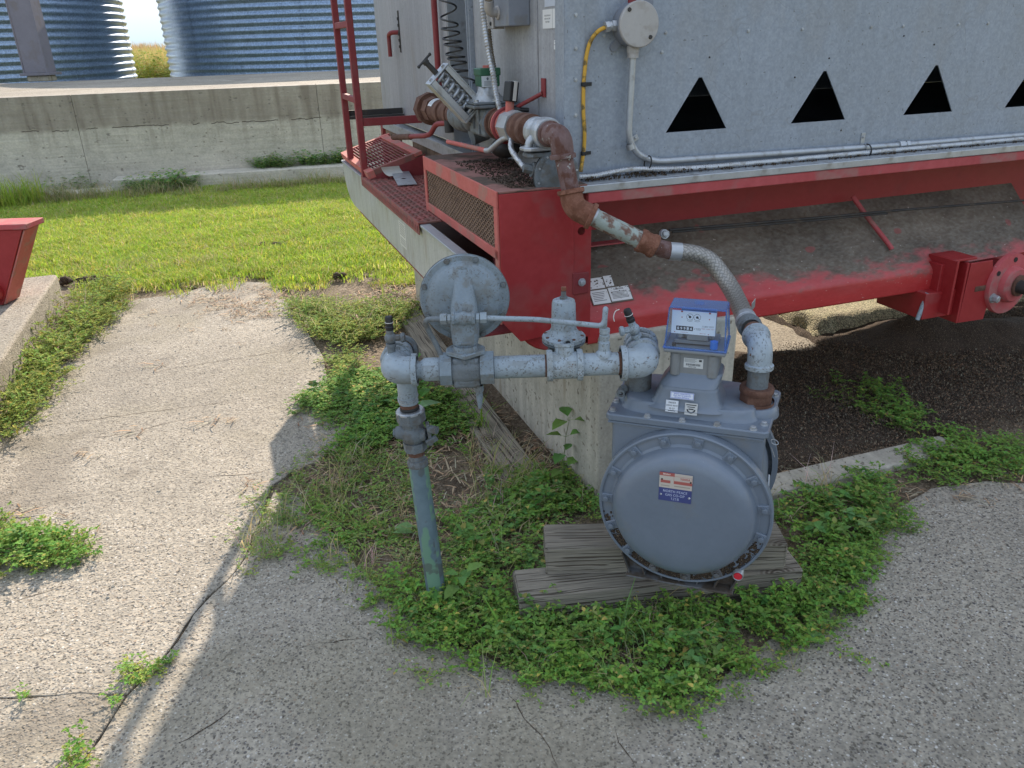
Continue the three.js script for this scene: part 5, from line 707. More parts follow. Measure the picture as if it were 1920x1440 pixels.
// ---------- gas train along the end of the dryer, and the hose up to it (dryer frame) ----------
const D = (s, y, e) => [s, y, -e];
{
  const t = thing('flexible_hose', 'braided stainless steel hose curving from the meter outlet up to the rusty pipe', 'hose', 'world', [0.6, 0.83, -2.05]);
  const pts = spline([[0.607, 0.815, -1.915], [0.613, 0.819, -1.96], [0.620, 0.826, -2.04], [0.617, 0.845, -2.105], [0.598, 0.876, -2.15], [0.567, 0.911, -2.172], [0.522, 0.930, -2.178], [0.468, 0.937, -2.179]], 60);
  part(t, 'braid', sweep(pts, 0.0245, 26), M.braid);
  part(t, 'ferrule', [cyl([0.606, 0.814, -1.905], [0.612, 0.818, -1.94], 0.0265, 0.0265, 26), torus([0.6085, 0.8155, -1.918], [0.15, 0.1, -1], 0.0265, 0.002)], M.zinc);
  part(t, 'ferrule', [cyl([0.455, 0.9385, -2.179], [0.487, 0.935, -2.179], 0.0262, 0.0262, 26)], M.zinc);
  part(t, 'swivel', [lathe([[0.024, 0], [0.030, 0.004], [0.031, 0.018], [0.028, 0.022], [0.028, 0.034], [0.025, 0.038]], [0.6055, 0.8145, -1.868], [0.06, 0.02, -1], 26)], M.castDark);
  part(t, 'tag', [xf(bx(-0.010, 0.010, -0.016, 0.016, -0.0006, 0.0006, 0), [0.645, 0.835, -1.99], 0.2, 0.9, 0.5)], M.alu);
}
{
  const t = thing('drop_pipe', 'rusty pipe with elbows dropping from the gas train to the braided hose', 'gas pipe', 'dryer', [-0.14, 1.1, -0.08]);
  part(t, 'elbow', elbow(D(-0.16, 1.25, 0.02), D(-0.158, 1.25, -0.062), D(-0.155, 1.192, -0.068), 0.0252, 0.045), M.rustPipe);
  part(t, 'riser', [cyl(D(-0.154, 1.20, -0.067), D(-0.143, 1.098, -0.098), 0.0252, 0.0252, 24)], M.rustPipe);
  part(t, 'riser_collar', [cyl(D(-0.1545, 1.200, -0.067), D(-0.1535, 1.193, -0.069), 0.026, 0.026, 24)], M.zinc);
  part(t, 'elbow', elbow(D(-0.145, 1.112, -0.096), D(-0.141, 1.062, -0.108), D(-0.092, 1.036, -0.133), 0.0262, 0.05), M.rustBright);
  part(t, 'nipple', [cyl(D(-0.1, 1.041, -0.131), D(0.034, 0.967, -0.193), 0.0252, 0.0252, 26)], M.mixPipe); part(t, 'thread', [cyl(D(-0.093, 1.0375, -0.133), D(-0.0885, 1.0345, -0.135), 0.027, 0.027, 24)], M.zinc);
  part(t, 'coupling', [lathe([[0.026, 0], [0.033, 0.002], [0.034, 0.012], [0.031, 0.02], [0.031, 0.034], [0.034, 0.04], [0.034, 0.05], [0.032, 0.053], [0.026, 0.054]], D(0.024, 0.9725, -0.188), V(0.066, -0.034, 0.028), 28)], M.rustBright);
  part(t, 'hose_nipple', [cyl(D(0.062, 0.951, -0.207), D(0.112, 0.9375, -0.23), 0.0245, 0.0245, 24)], M.rustPipe);
}
const TA = (e) => D(-0.16, 1.25 - 0.0143 * e, e);
{
  const t = thing('gas_train', 'rusty horizontal gas train of unions and nipples along the end of the dryer', 'pipe run', 'dryer', [-0.16, 1.23, 0.7]);
  const dirA = V(0, -0.0143, -1);
  part(t, 'end_plug', [hex(TA(1.37), TA(1.42), 0.068, 8), hex(TA(1.27), TA(1.35), 0.053, 8)], M.rust); part(t, 'collar', lathe([[0.03, 0], [0.066, 0.002], [0.066, 0.02], [0.03, 0.022]], TA(1.35), dirA, 26), M.rust);
  part(t, 'coupling', [cyl(TA(0.95), TA(1.27), 0.044, 0.046, 26), lathe([[0.04, 0], [0.052, 0.004], [0.052, 0.05], [0.04, 0.055]], TA(1.10), dirA, 26), lathe([[0.04, 0], [0.05, 0.004], [0.05, 0.04], [0.04, 0.045]], TA(0.98), dirA, 26)], M.rust);
  part(t, 'wrapped_tag', [keepUV(orient(ni(new THREE.CylinderGeometry(0.0475, 0.0475, 0.06, 12, 1, true, -1.1, 1.15)), A3(TA(1.225)), V(0, 0, -1)))], plateMat(0.06, 0.06, (x, W, H) => { x.fillStyle = '#d7d8d8'; x.fillRect(0, 0, W, H); x.fillStyle = '#55585c'; for (let k = 0; k < 6; k++) x.fillRect(W * 0.12, H * (0.12 + k * 0.14), W * 0.7, H * 0.05); }));
  part(t, 'nipple', [cyl(TA(0.40), TA(0.50), 0.037, 0.037, 24), ...[0, 1, 2].map((k) => lathe([[0.036, 0], [0.05 - k * 0.003, 0.003], [0.05 - k * 0.003, 0.016], [0.036, 0.019]], TA(0.47 - k * 0.035), V(0, 0.0143, 1), 26))], M.rust);
  part(t, 'union_nut', [hex(TA(0.27), TA(0.35), 0.05, 8)], M.alu); part(t, 'ball_valve', [lathe([[0.04, 0], [0.052, 0.01], [0.054, 0.03], [0.048, 0.05], [0.04, 0.055]], TA(0.405), V(0, 0.0143, 1), 28)], M.redFaded);
  part(t, 'union', [lathe([[0.036, 0], [0.045, 0.004], [0.047, 0.05], [0.042, 0.058], [0.041, 0.07], [0.046, 0.08], [0.046, 0.11], [0.035, 0.115], [0.03, 0.13]], TA(0.265), V(0, 0.0143, 1), 28)], M.rust);
  part(t, 'clamp_saddle', [lathe([[0.034, 0], [0.041, 0.002], [0.041, 0.022], [0.038, 0.026], [0.037, 0.05], [0.044, 0.066], [0.044, 0.10], [0.04, 0.106], [0.034, 0.106]], TA(0.125), V(0, 0.0143, 1), 32), xf(extr([[-0.075, -0.02], [-0.06, -0.033], [0.06, -0.033], [0.075, -0.02], [0.075, 0.02], [0.06, 0.033], [-0.06, 0.033], [-0.075, 0.02]], 0.011, 0.003).rotateX(-Math.PI / 2), [-0.155, 1.203, -0.055]), bx(-0.19, -0.12, 1.21, 1.235, -0.09, -0.02, 0.012), tube([[-0.21, 1.212, -0.055], [-0.205, 1.232, -0.055], [-0.18, 1.245, -0.055]], 0.012, 0.02, 12)], M.zinc);
  for (const s of [-0.213, -0.097]) part(t, 'bolt', bolt([s, 1.214, -0.055], [0, 1, 0], 0.008, 0.007), M.zinc);
}
{ // diaphragm pressure switch hanging below the train
  const t = thing('line_regulator', 'grey disc-shaped diaphragm regulator hanging under the gas train beside the rusty pipe', 'regulator', 'dryer', [-0.14, 1.13, 0.03]);
  part(t, 'mount_flange', [xf(extr([[-0.072, -0.018], [-0.058, -0.032], [0.058, -0.032], [0.072, -0.018], [0.072, 0.018], [0.058, 0.032], [-0.058, 0.032], [-0.072, 0.018]], 0.014, 0.004).rotateX(-Math.PI / 2), [-0.150, 1.184, -0.055])], M.castDark);
  const c = [-0.135, 1.128, -0.03], dir = V(0.12, 0.1, 1);
  part(t, 'case', [lathe([[0.001, -0.075], [0.03, -0.075], [0.034, -0.07], [0.036, -0.035], [0.055, -0.022], [0.07, -0.012], [0.074, -0.004], [0.074, 0.008], [0.070, 0.0105], [0.058, 0.011], [0.052, 0.018], [0.042, 0.026], [0.025, 0.032], [0.001, 0.034]], c, dir, 52), cyl([-0.148, 1.19, -0.05], [-0.14, 1.13, -0.035], 0.03, 0.034, 24)], M.castDark);
  part(t, 'seam', torus([c[0] - 0.001, c[1], c[2]], dir, 0.0745, 0.0014, 6, 52), M.darkMetal); const X = V(1, 0, -0.12).normalize(), Y = V(0, 1, -0.1).normalize();
  for (let k = 0; k < 10; k++) { const a = k / 10 * 6.283 + 0.2, p = V(...c).addScaledVector(X, Math.cos(a) * 0.0645).addScaledVector(Y, Math.sin(a) * 0.0645).addScaledVector(dir.clone().normalize(), 0.010); part(t, 'rivet', cyl(p, p.clone().addScaledVector(dir.clone().normalize(), 0.003), 0.0035, 0.0028, 10), M.zinc); }
  part(t, 'spring_tube', [cyl([-0.205, 1.152, -0.045], [-0.16, 1.14, -0.04], 0.022, 0.026, 22), hex([-0.228, 1.158, -0.05], [-0.204, 1.152, -0.045], 0.014)], M.castDark);
}
{ // shut-off valve with the spring in an open frame
  const t = thing('spring_valve', 'silver safety shut-off valve with a coil spring in a tilted open frame', 'valve', 'dryer', [-0.24, 1.3, 0.6]);
  const u = V(0.682, -0.731, 0), w = V(0.731, 0.682, 0), o = V(-0.322, 1.396, -0.60), Z = V(0, 0, 1);
  const P = (a, b, z = 0) => o.clone().addScaledVector(u, a).addScaledVector(w, b).addScaledVector(Z, z);
  const slab = (a0, a1, b0, b1, z0, z1) => basis(bx(a0, a1, b0, b1, z0, z1, 0.002), o, u, w);
  part(t, 'side_channel', [slab(0, 0.165, -0.047, -0.042, -0.03, 0.03), slab(0, 0.165, -0.042, -0.022, 0.027, 0.03), slab(0, 0.165, -0.042, -0.03, -0.03, -0.027)], M.alu); part(t, 'side_channel', [slab(0, 0.165, 0.042, 0.047, -0.03, 0.03), slab(0, 0.165, 0.026, 0.042, 0.027, 0.03), slab(0, 0.165, 0.03, 0.042, -0.03, -0.027)], M.alu);
  part(t, 'end_plate', slab(-0.006, -0.0005, -0.047, 0.047, -0.03, 0.03), M.zinc); part(t, 'end_plate', [slab(0.1655, 0.173, -0.047, 0.047, -0.03, 0.03), slab(0.16, 0.165, -0.041, 0.041, -0.026, 0.0265)], M.alu);
  const hx = []; for (let i = 0; i <= 220; i++) { const k = i / 220, a = k * Math.PI * 2 * 6.5; hx.push(P(0.004 + k * 0.155, Math.cos(a) * 0.0265, Math.sin(a) * 0.02)); } part(t, 'coil_spring', [sweep(hx, 0.0062, 8), cyl(P(0, 0), P(0.165, 0), 0.007)], M.zinc);
  part(t, 'adjusting_screw', [cyl(P(-0.06, 0.0), P(-0.005, 0.0), 0.0085, 0.0095, 14), cyl(P(-0.05, 0), P(-0.062, 0), 0.0115, 0.0115, 12), cyl(P(-0.062, -0.026), P(-0.062, 0.026), 0.004, 0.004, 10), sphere([0, 0, 0], 0.0055).translate(P(-0.062, 0.027).x, P(-0.062, 0.027).y, -0.6), sphere([0, 0, 0], 0.0055).translate(P(-0.062, -0.027).x, P(-0.062, -0.027).y, -0.6)], M.darkMetal);
  for (const b of [-0.03, 0.03]) part(t, 'bolt', bolt(P(-0.006, b, 0.01), u.clone().negate(), 0.006, 0.005), M.zinc);
  part(t, 'valve_body', [lathe([[0.04, 0], [0.05, 0.01], [0.056, 0.05], [0.056, 0.13], [0.05, 0.17], [0.04, 0.18]], TA(0.94), V(0, 0.0143, 1), 28), cyl(P(0.17, 0), [-0.165, 1.235, -0.72], 0.035, 0.045, 22), cyl([-0.185, 1.185, -0.70], [-0.13, 1.20, -0.70], 0.035)], M.castDark);
}
{
  const t = thing('solenoid_valve', 'gas solenoid valve with a green coil housing and red top button', 'valve', 'dryer', [-0.16, 1.25, 0.56]);
  part(t, 'body', [bx(-0.205, -0.115, 1.195, 1.29, -0.66, -0.48, 0.014), bx(-0.212, -0.198, 1.22, 1.285, -0.61, -0.585, 0.002), bx(-0.212, -0.198, 1.205, 1.285, -0.545, -0.52, 0.002), lathe([[0.05, 0], [0.055, 0.005], [0.055, 0.03], [0.046, 0.035]], TA(0.51), V(0, 0.0143, 1), 8)], M.castDark);
  part(t, 'flange', [bx(-0.24, -0.085, 1.291, 1.301, -0.66, -0.47, 0.003), bx(-0.235, -0.09, 1.302, 1.310, -0.655, -0.475, 0.003)], M.castDark);
  for (const [s, e] of [[-0.225, 0.49], [-0.225, 0.64], [-0.1, 0.49], [-0.1, 0.64], [-0.163, 0.485]]) part(t, 'screw', bolt([s, 1.310, -e], [0, 1, 0], 0.008, 0.006), M.zinc);
  part(t, 'bonnet', [lathe([[0.068, 0], [0.06, 0.006], [0.044, 0.018], [0.034, 0.032], [0.031, 0.045], [0.029, 0.048]], [-0.162, 1.308, -0.56], [0, 1, 0], 30)], M.alu);
  const c = part(t, 'coil_housing', [bx(-0.194, -0.127, 1.354, 1.412, -0.60, -0.53, 0.005), bx(-0.197, -0.124, 1.388, 1.4125, -0.603, -0.527, 0.004)], M.green); part(c, 'top_button', [cyl([-0.156, 1.4115, -0.565], [-0.156, 1.420, -0.565], 0.019, 0.018, 24)], M.redFaded);
  part(c, 'label', plateGeo(0.042, 0.034, 0.0006).translate(-0.171, 1.3715, -0.5292), plateMat(0.042, 0.034, (x, W, H) => { x.fillStyle = '#c4c9cb'; x.fillRect(0, 0, W, H); x.fillStyle = '#5c656c'; x.beginPath(); x.moveTo(W * 0.5, H * 0.1); x.lineTo(W * 0.62, H * 0.26); x.lineTo(W * 0.38, H * 0.26); x.fill(); x.fillRect(W * 0.43, H * 0.26, W * 0.14, H * 0.14); for (let k = 0; k < 4; k++) x.fillRect(W * 0.2, H * (0.5 + k * 0.11), W * 0.6, H * 0.045); }, { ppm: 8000 }));
  part(t, 'dust_bowl', [sphere([-0.14, 1.165, -0.46], 0.05, 1, 0.7, 1)], M.darkMetal);  // dark flattened ball under the valve
}
{ // pressure switch and the two valve levers, and the stay to the wall
  const t = thing('pressure_switch', 'black box switch with a white stripe standing on the gas train', 'switch', 'dryer', [-0.158, 1.29, 0.34]);
  part(t, 'case', [xf(bx(-0.017, 0.017, 0, 0.06, -0.018, 0.018, 0.004), [-0.163, 1.318, -0.335], 0, 0.3, -0.16)], M.black); part(t, 'stripe', [xf(bx(-0.004, 0.009, 0.003, 0.0612, -0.0192, 0.0192, 0.001), [-0.163, 1.318, -0.335], 0, 0.3, -0.16)], M.stick); part(t, 'stem', [cyl([-0.163, 1.27, -0.34], [-0.162, 1.32, -0.34], 0.016, 0.013)], M.redFaded); part(t, 'pin', [cyl([-0.15, 1.295, -0.335], [-0.105, 1.291, -0.322], 0.0075, 0.007, 14), cyl([-0.15, 1.295, -0.335], [-0.132, 1.293, -0.33], 0.011, 0.011, 8)], M.black);
  const l1 = thing('valve_lever', 'long rusty red lever of the far valve, pointing left over the grate', 'lever', 'dryer', [-0.21, 1.16, 1.3]); part(l1, 'lever', [tube([D(-0.235, 1.072, 1.86), D(-0.225, 1.135, 1.25), D(-0.222, 1.15, 1.155), D(-0.215, 1.195, 1.085), D(-0.19, 1.207, 0.97)], 0.0105, 0.03, 10)], M.redRail); part(l1, 'grip', [tube([D(-0.235, 1.072, 1.862), D(-0.229, 1.108, 1.5)], 0.0135, 0.02, 12)], M.rust); part(l1, 'pivot_nut', [cyl(D(-0.19, 1.17, 0.98), D(-0.19, 1.215, 0.98), 0.018, 0.018, 10)], M.darkMetal);
  const l2 = thing('valve_lever', 'red lever under the near ball valve with its bare metal bend at the right', 'lever', 'dryer', [-0.21, 1.17, 0.6]); part(l2, 'lever', [tube([D(-0.225, 1.147, 0.88), D(-0.222, 1.165, 0.42)], 0.0085, 0.03, 10)], M.redFaded); part(l2, 'bend', [tube([D(-0.222, 1.165, 0.42), D(-0.218, 1.167, 0.395), D(-0.195, 1.215, 0.31), D(-0.17, 1.218, 0.25)], 0.009, 0.03, 10)], M.alu);
  const st = thing('wall_stay', 'thin red stay bar from the end panel to the gas train', 'bracket', 'dryer', [-0.1, 1.33, 0.28]); part(st, 'stay_bar', [tube([[-0.158, 1.288, -0.36], [-0.085, 1.343, -0.255]], 0.0065, 0.01, 10)], M.redRail); part(st, 'wall_plate', [db(-0.085, -0.0792, 1.332, 1.386, 0.238, 0.268, 0.001)], M.redRail); part(st, 'ring', [torus(TA(0.365), [0, 0, 1], 0.052, 0.007, 10, 30)], M.redRail);
}
// ---------- electrics on the dryer ----------
const ribbed = (pts, r, pitch, n) => sweep(resample(pts, n), (s) => r * (1 + 0.13 * Math.cos(s / pitch * Math.PI * 2)), 12);
{
  const t = thing('junction_box', 'round grey cast junction box with a disc cover on the side panel', 'junction box', 'dryer', [0.13, 1.52, 0.05]);
  part(t, 'housing', [lathe([[0.058, 0], [0.060, 0.01], [0.0605, 0.05], [0.001, 0.051]], [0.128, 1.526, -0.1], [0, 0, 1], 44)], M.greyBox);
  part(t, 'mounting_ear', [xf(extr([...ring2(0.012, 14).filter(([x]) => x < 0.004), [0.03, -0.012], [0.03, 0.012]], 0.006), [0.075, 1.468, -0.0995], 0, 0, 0.8)], M.greyBox); part(t, 'mounting_ear', [xf(extr([...ring2(0.012, 14).filter(([x]) => x < 0.004), [0.03, -0.012], [0.03, 0.012]], 0.006), [0.185, 1.583, -0.0995], 0, 0, 3.9)], M.greyBox);
  const c = part(t, 'cover', [lathe([[0.0615, 0.048], [0.0615, 0.056], [0.059, 0.0585], [0.001, 0.059]], [0.128, 1.526, -0.1], [0, 0, 1], 48)], M.jbox);
  part(c, 'screw', [cyl([0.094, 1.564, -0.0412], [0.094, 1.564, -0.038], 0.006, 0.005, 14)], M.darkMetal); part(c, 'screw', [cyl([0.163, 1.492, -0.0412], [0.163, 1.492, -0.038], 0.006, 0.005, 14)], M.darkMetal);
  part(t, 'hub', [cyl([0.124, 1.475, -0.07], [0.124, 1.452, -0.07], 0.018, 0.018, 20), cyl([0.124, 1.452, -0.07], [0.124, 1.438, -0.07], 0.0165, 0.0165, 10)], M.jbox); part(t, 'hub', [cyl([0.116, 1.58, -0.07], [0.116, 1.60, -0.07], 0.012, 0.012, 16)], M.redRail);
  part(t, 'cable_gland', [hex([0.068, 1.524, -0.075], [0.055, 1.524, -0.075], 0.016), cyl([0.055, 1.524, -0.075], [0.047, 1.523, -0.075], 0.013, 0.013, 18), hex([0.047, 1.523, -0.075], [0.036, 1.521, -0.075], 0.0155)], M.zinc);
}
{
  const t = thing('yellow_cable', 'yellow cable clipped down the corner trim from the round junction box', 'cable', 'dryer', [-0.02, 1.35, 0.09]);
  part(t, 'sheath', sweep(spline([[0.04, 1.522, -0.076], [0.018, 1.512, -0.08], [0.0, 1.49, -0.088], [-0.012, 1.455, -0.0915], [-0.019, 1.40, -0.092], [-0.021, 1.37, -0.092], [-0.022, 1.3, -0.091], [-0.018, 1.24, -0.09], [-0.02, 1.19, -0.09], [-0.026, 1.155, -0.088], [-0.034, 1.128, -0.08]], 60), 0.0058, 12), M.yellow);
  for (const y of [1.372, 1.178]) part(t, 'clip', [db(-0.0285, -0.014, y - 0.006, y + 0.006, 0.0835, 0.0968, 0.002), db(-0.015, 0.006, y - 0.005, y + 0.005, 0.0945, 0.0965, 0.001)], M.black);
}
{
  const t = thing('conduit', 'bare metal conduit from the round box down and along the foot of the side panel', 'conduit', 'dryer', [0.5, 1.15, 0.075]);
  part(t, 'tube', sweep(bend([[0.124, 1.445, -0.07], [0.117, 1.215, -0.07], [0.150, 1.165, -0.075], [0.215, 1.138, -0.078], [1.165, 1.123, -0.078]], 0.05, 8), 0.0098, 16), M.zinc); part(t, 'tube', tube([[1.18, 1.1228, -0.078], [4.5, 1.085 + 0.02, -0.078]], 0.0098, 0.02, 16), M.zinc);
  part(t, 'coupling', [hex([1.163, 1.123, -0.078], [1.185, 1.123, -0.078], 0.0155), hex([1.193, 1.1228, -0.078], [1.207, 1.1226, -0.078], 0.0148), cyl([1.183, 1.123, -0.078], [1.195, 1.1228, -0.078], 0.012)], M.zinc);
  const strap = (p, lug, ax) => part(t, 'pipe_strap', [lathe([[0.0108, -0.008], [0.0125, -0.008], [0.0125, 0.008], [0.0108, 0.008]], p, ax, 18), ...lug], M.zinc);
  strap([1.025, 1.1252, -0.078], [bx(1.017, 1.033, 1.130, 1.172, -0.0995, -0.0965, 0.001), bolt([1.025, 1.158, -0.0965], [0, 0, 1], 0.004, 0.003)], [1, 0, 0]);
  strap([0.1245, 1.19, -0.072], [xf(bx(-0.002, 0.036, -0.009, 0.009, -0.0015, 0.0015, 0.001), [0.132, 1.198, -0.0975], 0, 0, 0.5), bolt([0.155, 1.211, -0.0962], [0, 0, 1], 0.004, 0.003)], [0.35, -1, 0]);
  part(t, 'tie', [torus([0.185, 1.138, -0.068], [1, -0.2, 0], 0.021, 0.0022, 6, 20)], M.black); part(t, 'tie', [torus([1.022, 1.116, -0.068], [1, 0, 0], 0.021, 0.0022, 6, 20)], M.black);
}
{
  const t = thing('armoured_cable', 'shiny ribbed metal armoured cable along the galvanised sill', 'cable', 'dryer', [0.6, 1.11, 0.05]);
  part(t, 'armour', ribbed(spline([[-0.055, 1.116, -0.06], [0.0, 1.115, -0.058], [0.06, 1.121, -0.058], [0.13, 1.125, -0.058], [0.19, 1.12, -0.058], [0.33, 1.1125, -0.057], [0.6, 1.111, -0.056], [0.95, 1.1115, -0.056], [1.5, 1.111, -0.056], [2.6, 1.111, -0.056]], 200), 0.0078, 0.0085, 1900), M.armour);
  part(t, 'bushing', [lathe([[0.011, 0], [0.0165, 0.001], [0.0165, 0.018], [0.011, 0.02]], [-0.088, 1.112, -0.056], [1, 0.1, -0.1], 20), ...Array.from({ length: 14 }, (_, k) => { const a = k / 14 * 6.283; return bx(-0.086, -0.07, 1.113 + Math.cos(a) * 0.0166 - 0.0014, 1.113 + Math.cos(a) * 0.0166 + 0.0014, -0.057 + Math.sin(a) * 0.0166 - 0.0014, -0.057 + Math.sin(a) * 0.0166 + 0.0014, 0.0008); })], M.stick);
  const el = thing('sill_elbow', 'small dark rusty elbow behind the grey disc regulator', 'pipe fitting', 'dryer', [-0.08, 1.13, 0.06]); part(el, 'elbow', elbow([-0.155, 1.165, -0.06], [-0.085, 1.168, -0.06], [-0.082, 1.122, -0.058], 0.018, 0.045), M.rust);
}
{
  const t = thing('control_box', 'grey electrical control box on the end panel with an elbow connector', 'electrical box', 'dryer', [-0.11, 1.6, 0.5]);
  part(t, 'enclosure', [db(-0.15, -0.079, 1.535, 1.85, 0.365, 0.60, 0.003)], M.greyBox); part(t, 'lid', [db(-0.152, -0.082, 1.53, 1.855, 0.60, 0.608, 0.002), db(-0.157, -0.15, 1.53, 1.855, 0.50, 0.608, 0.002)], M.jbox);
  for (const [y, e] of [[1.545, 0.515], [1.545, 0.595], [1.6, 0.595]]) part(t, 'screw', bolt([-0.157, y, -e], [-1, 0, 0], 0.005, 0.003), M.darkMetal);
  part(t, 'connector', [torus([-0.152, 1.575, -0.46], [1, 0, 0], 0.016, 0.005, 8, 20), sweep(bend([[-0.15, 1.575, -0.46], [-0.185, 1.577, -0.45], [-0.19, 1.61, -0.43]], 0.025, 8), 0.014, 16)], M.jbox); part(t, 'flexible_lead', ribbed(spline([[-0.189, 1.605, -0.433], [-0.192, 1.66, -0.42], [-0.19, 1.75, -0.42]], 40), 0.0125, 0.008, 160), M.armourOld);
}
{
  const t = thing('ribbed_conduit', 'pale ribbed flexible conduit hanging past the control box down to the gas train', 'conduit', 'dryer', [-0.17, 1.45, 0.5]); part(t, 'armour', ribbed(spline([[-0.175, 1.80, -0.555], [-0.175, 1.62, -0.545], [-0.172, 1.5, -0.52], [-0.165, 1.4, -0.49], [-0.165, 1.33, -0.46], [-0.165, 1.275, -0.42]], 80), 0.0088, 0.0095, 620), M.armour);
  const t2 = thing('ribbed_conduit', 'dull brown ribbed flexible conduit from the control box to the green solenoid', 'conduit', 'dryer', [-0.13, 1.48, 0.6]); part(t2, 'armour', ribbed(spline([[-0.125, 1.60, -0.64], [-0.125, 1.53, -0.64], [-0.126, 1.46, -0.62], [-0.128, 1.40, -0.585], [-0.13, 1.37, -0.57]], 60), 0.0088, 0.0085, 420), M.armourOld);
  const t3 = thing('ribbed_conduit', 'short ribbed flexible conduit sagging from the gas train to the grey disc regulator', 'conduit', 'dryer', [-0.2, 1.18, 0.2]); part(t3, 'armour', ribbed(spline([[-0.19, 1.218, -0.255], [-0.205, 1.195, -0.22], [-0.215, 1.175, -0.15], [-0.222, 1.162, -0.08], [-0.225, 1.158, -0.055]], 40), 0.0078, 0.0085, 300), M.armour); part(t3, 'connector', [hex([-0.188, 1.232, -0.262], [-0.19, 1.212, -0.252], 0.0135)], M.castDark);
  const t4 = thing('coil_cord', 'black coiled cord hanging loosely in the recess beside the door', 'cord', 'dryer', [-0.1, 1.5, 1.1]);
  const pts = []; const c = [[1.70, 1.17, 0.038, 9.5], [1.55, 1.155, 0.05, 12], [1.45, 1.10, 0.055, 15.5], [1.405, 1.055, 0.05, 17.5], [1.37, 1.0, 0.045, 18.6], [1.33, 0.9, 0.045, 19.4], [1.31, 0.86, 0.045, 20.5], [1.288, 0.78, 0.045, 21.2], [1.27, 0.7, 0.02, 21.6]];
  for (let i = 0; i <= 600; i++) { const k = i / 600 * (c.length - 1), j = Math.min(c.length - 2, Math.floor(k)), f = k - j, m = (q) => mix(c[j][q], c[j + 1][q], f); const a = m(3) * Math.PI * 2; pts.push(V(-0.105 + Math.cos(a) * 0.028 - 0.012 + (j > 4 ? -0.03 : 0), m(0) + Math.sin(a * 0.5) * 0.004, -(m(1) + Math.sin(a) * m(2) * 1.5))); } part(t4, 'cord', sweep(pts, 0.0036, 8), M.black);
  const t5 = thing('red_pipe', 'dark red vertical pipe beside the door of the dryer', 'pipe', 'dryer', [-0.13, 1.3, 1.36]); part(t5, 'tube', cyl([-0.12, 1.30, -1.36], [-0.12, 4.2, -1.36], 0.0125, 0.0125, 18), M.redRail);
  const lab = (name, label, w, h, s, y, e, draw) => { const o = part(dryer, name, basis(plateGeo(w, h, 0.0008), [-0.0796, y, -e], [0, 0, 1], [0, 1, 0]), plateMat(w, h, draw, { ppm: 6000 }), label); return o; };
  lab('notice_label', 'white two-column notice label', 0.155, 0.052, 0, 1.549, 0.182, (x, W, H) => { x.fillStyle = '#d3d2cf'; x.fillRect(0, 0, W, H); x.fillStyle = '#6b6a68'; x.fillRect(W * 0.485, 0, W * 0.012, H); x.strokeStyle = '#8a8986'; x.lineWidth = 3; x.strokeRect(1, 1, W - 2, H - 2); ['THIS DRYER HAS', 'BEEN FACTORY', 'TEST FIRED'].forEach((s, k) => txt(x, s, W * 0.245, H * (0.33 + k * 0.16), H * 0.12, { fill: '#3a3a3a', bold: 1 })); ['NOTE', 'REMOVE', 'LITE GUARDS', 'ON FANS'].forEach((s, k) => txt(x, s, W * 0.745, H * (0.25 + k * 0.16), H * 0.12, { fill: '#3a3a3a', bold: 1 })); });
  lab('notice_label', 'pale blue-grey label above the notice', 0.135, 0.03, 0, 1.596, 0.175, (x, W, H) => { x.fillStyle = '#b4b9c2'; x.fillRect(0, 0, W, H); });
  lab('part_label', 'small white label', 0.058, 0.0115, 0, 1.486, 0.144, (x, W, H) => { x.fillStyle = '#d3d2cf'; x.fillRect(0, 0, W, H); x.fillStyle = '#77767a'; x.fillRect(W * 0.1, H * 0.3, W * 0.7, H * 0.22); x.fillRect(W * 0.6, H * 0.7, W * 0.3, H * 0.14); });
  lab('part_label', 'small white label', 0.058, 0.0115, 0, 1.4725, 0.144, (x, W, H) => { x.fillStyle = '#d3d2cf'; x.fillRect(0, 0, W, H); txt(x, 'MAXIFIRE', W * 0.4, H * 0.35, H * 0.4, { fill: '#444' }); txt(x, '1757 RPM', W * 0.6, H * 0.75, H * 0.35, { fill: '#444' }); });
}
{ // red flanged bearing at the right edge
  const t = thing('flange_bearing', 'round red bolted flange on a stub shaft at the right edge under the trough', 'flange', 'dryer', [1.68, 0.6, -0.08]); const c = [1.665, 0.60, -0.0], d = V(0.12, 0.02, 1);
  part(t, 'flange_plate', [lathe([[0.001, 0.05], [0.06, 0.048], [0.066, 0.042], [0.07, 0.022], [0.114, 0.02], [0.116, 0.016], [0.116, 0.002], [0.112, 0]], [c[0], c[1], 0.04], d, 48)], M.redDusty);
  part(t, 'hub', [lathe([[0.04, 0.05], [0.04, 0.058], [0.02, 0.06], [0.001, 0.06]], [c[0] + 0.006, c[1], 0.04], d, 28), cyl([1.50, 0.60, 0.03], [1.62, 0.60, 0.03], 0.03, 0.03, 20)], M.rust); part(t, 'shaft', [cyl([1.67, 0.60, 0.09], [1.68, 0.60, 0.16], 0.025)], M.darkMetal);
  for (let k = 0; k < 6; k++) { const a = k / 6 * 6.283 + 0.45, X = Math.cos(a) * 0.093, Y = Math.sin(a) * 0.093; if (k === 3) part(t, 'grease_bolt', bolt([c[0] + X, c[1] + Y, 0.061 - X * 0.12], d, 0.014, 0.018), M.zinc); else part(t, 'bolt_hole', cyl([c[0] + X, c[1] + Y, 0.0555 - X * 0.12], [c[0] + X, c[1] + Y, 0.0615 - X * 0.12], 0.0095, 0.0095, 14), M.black); }
}

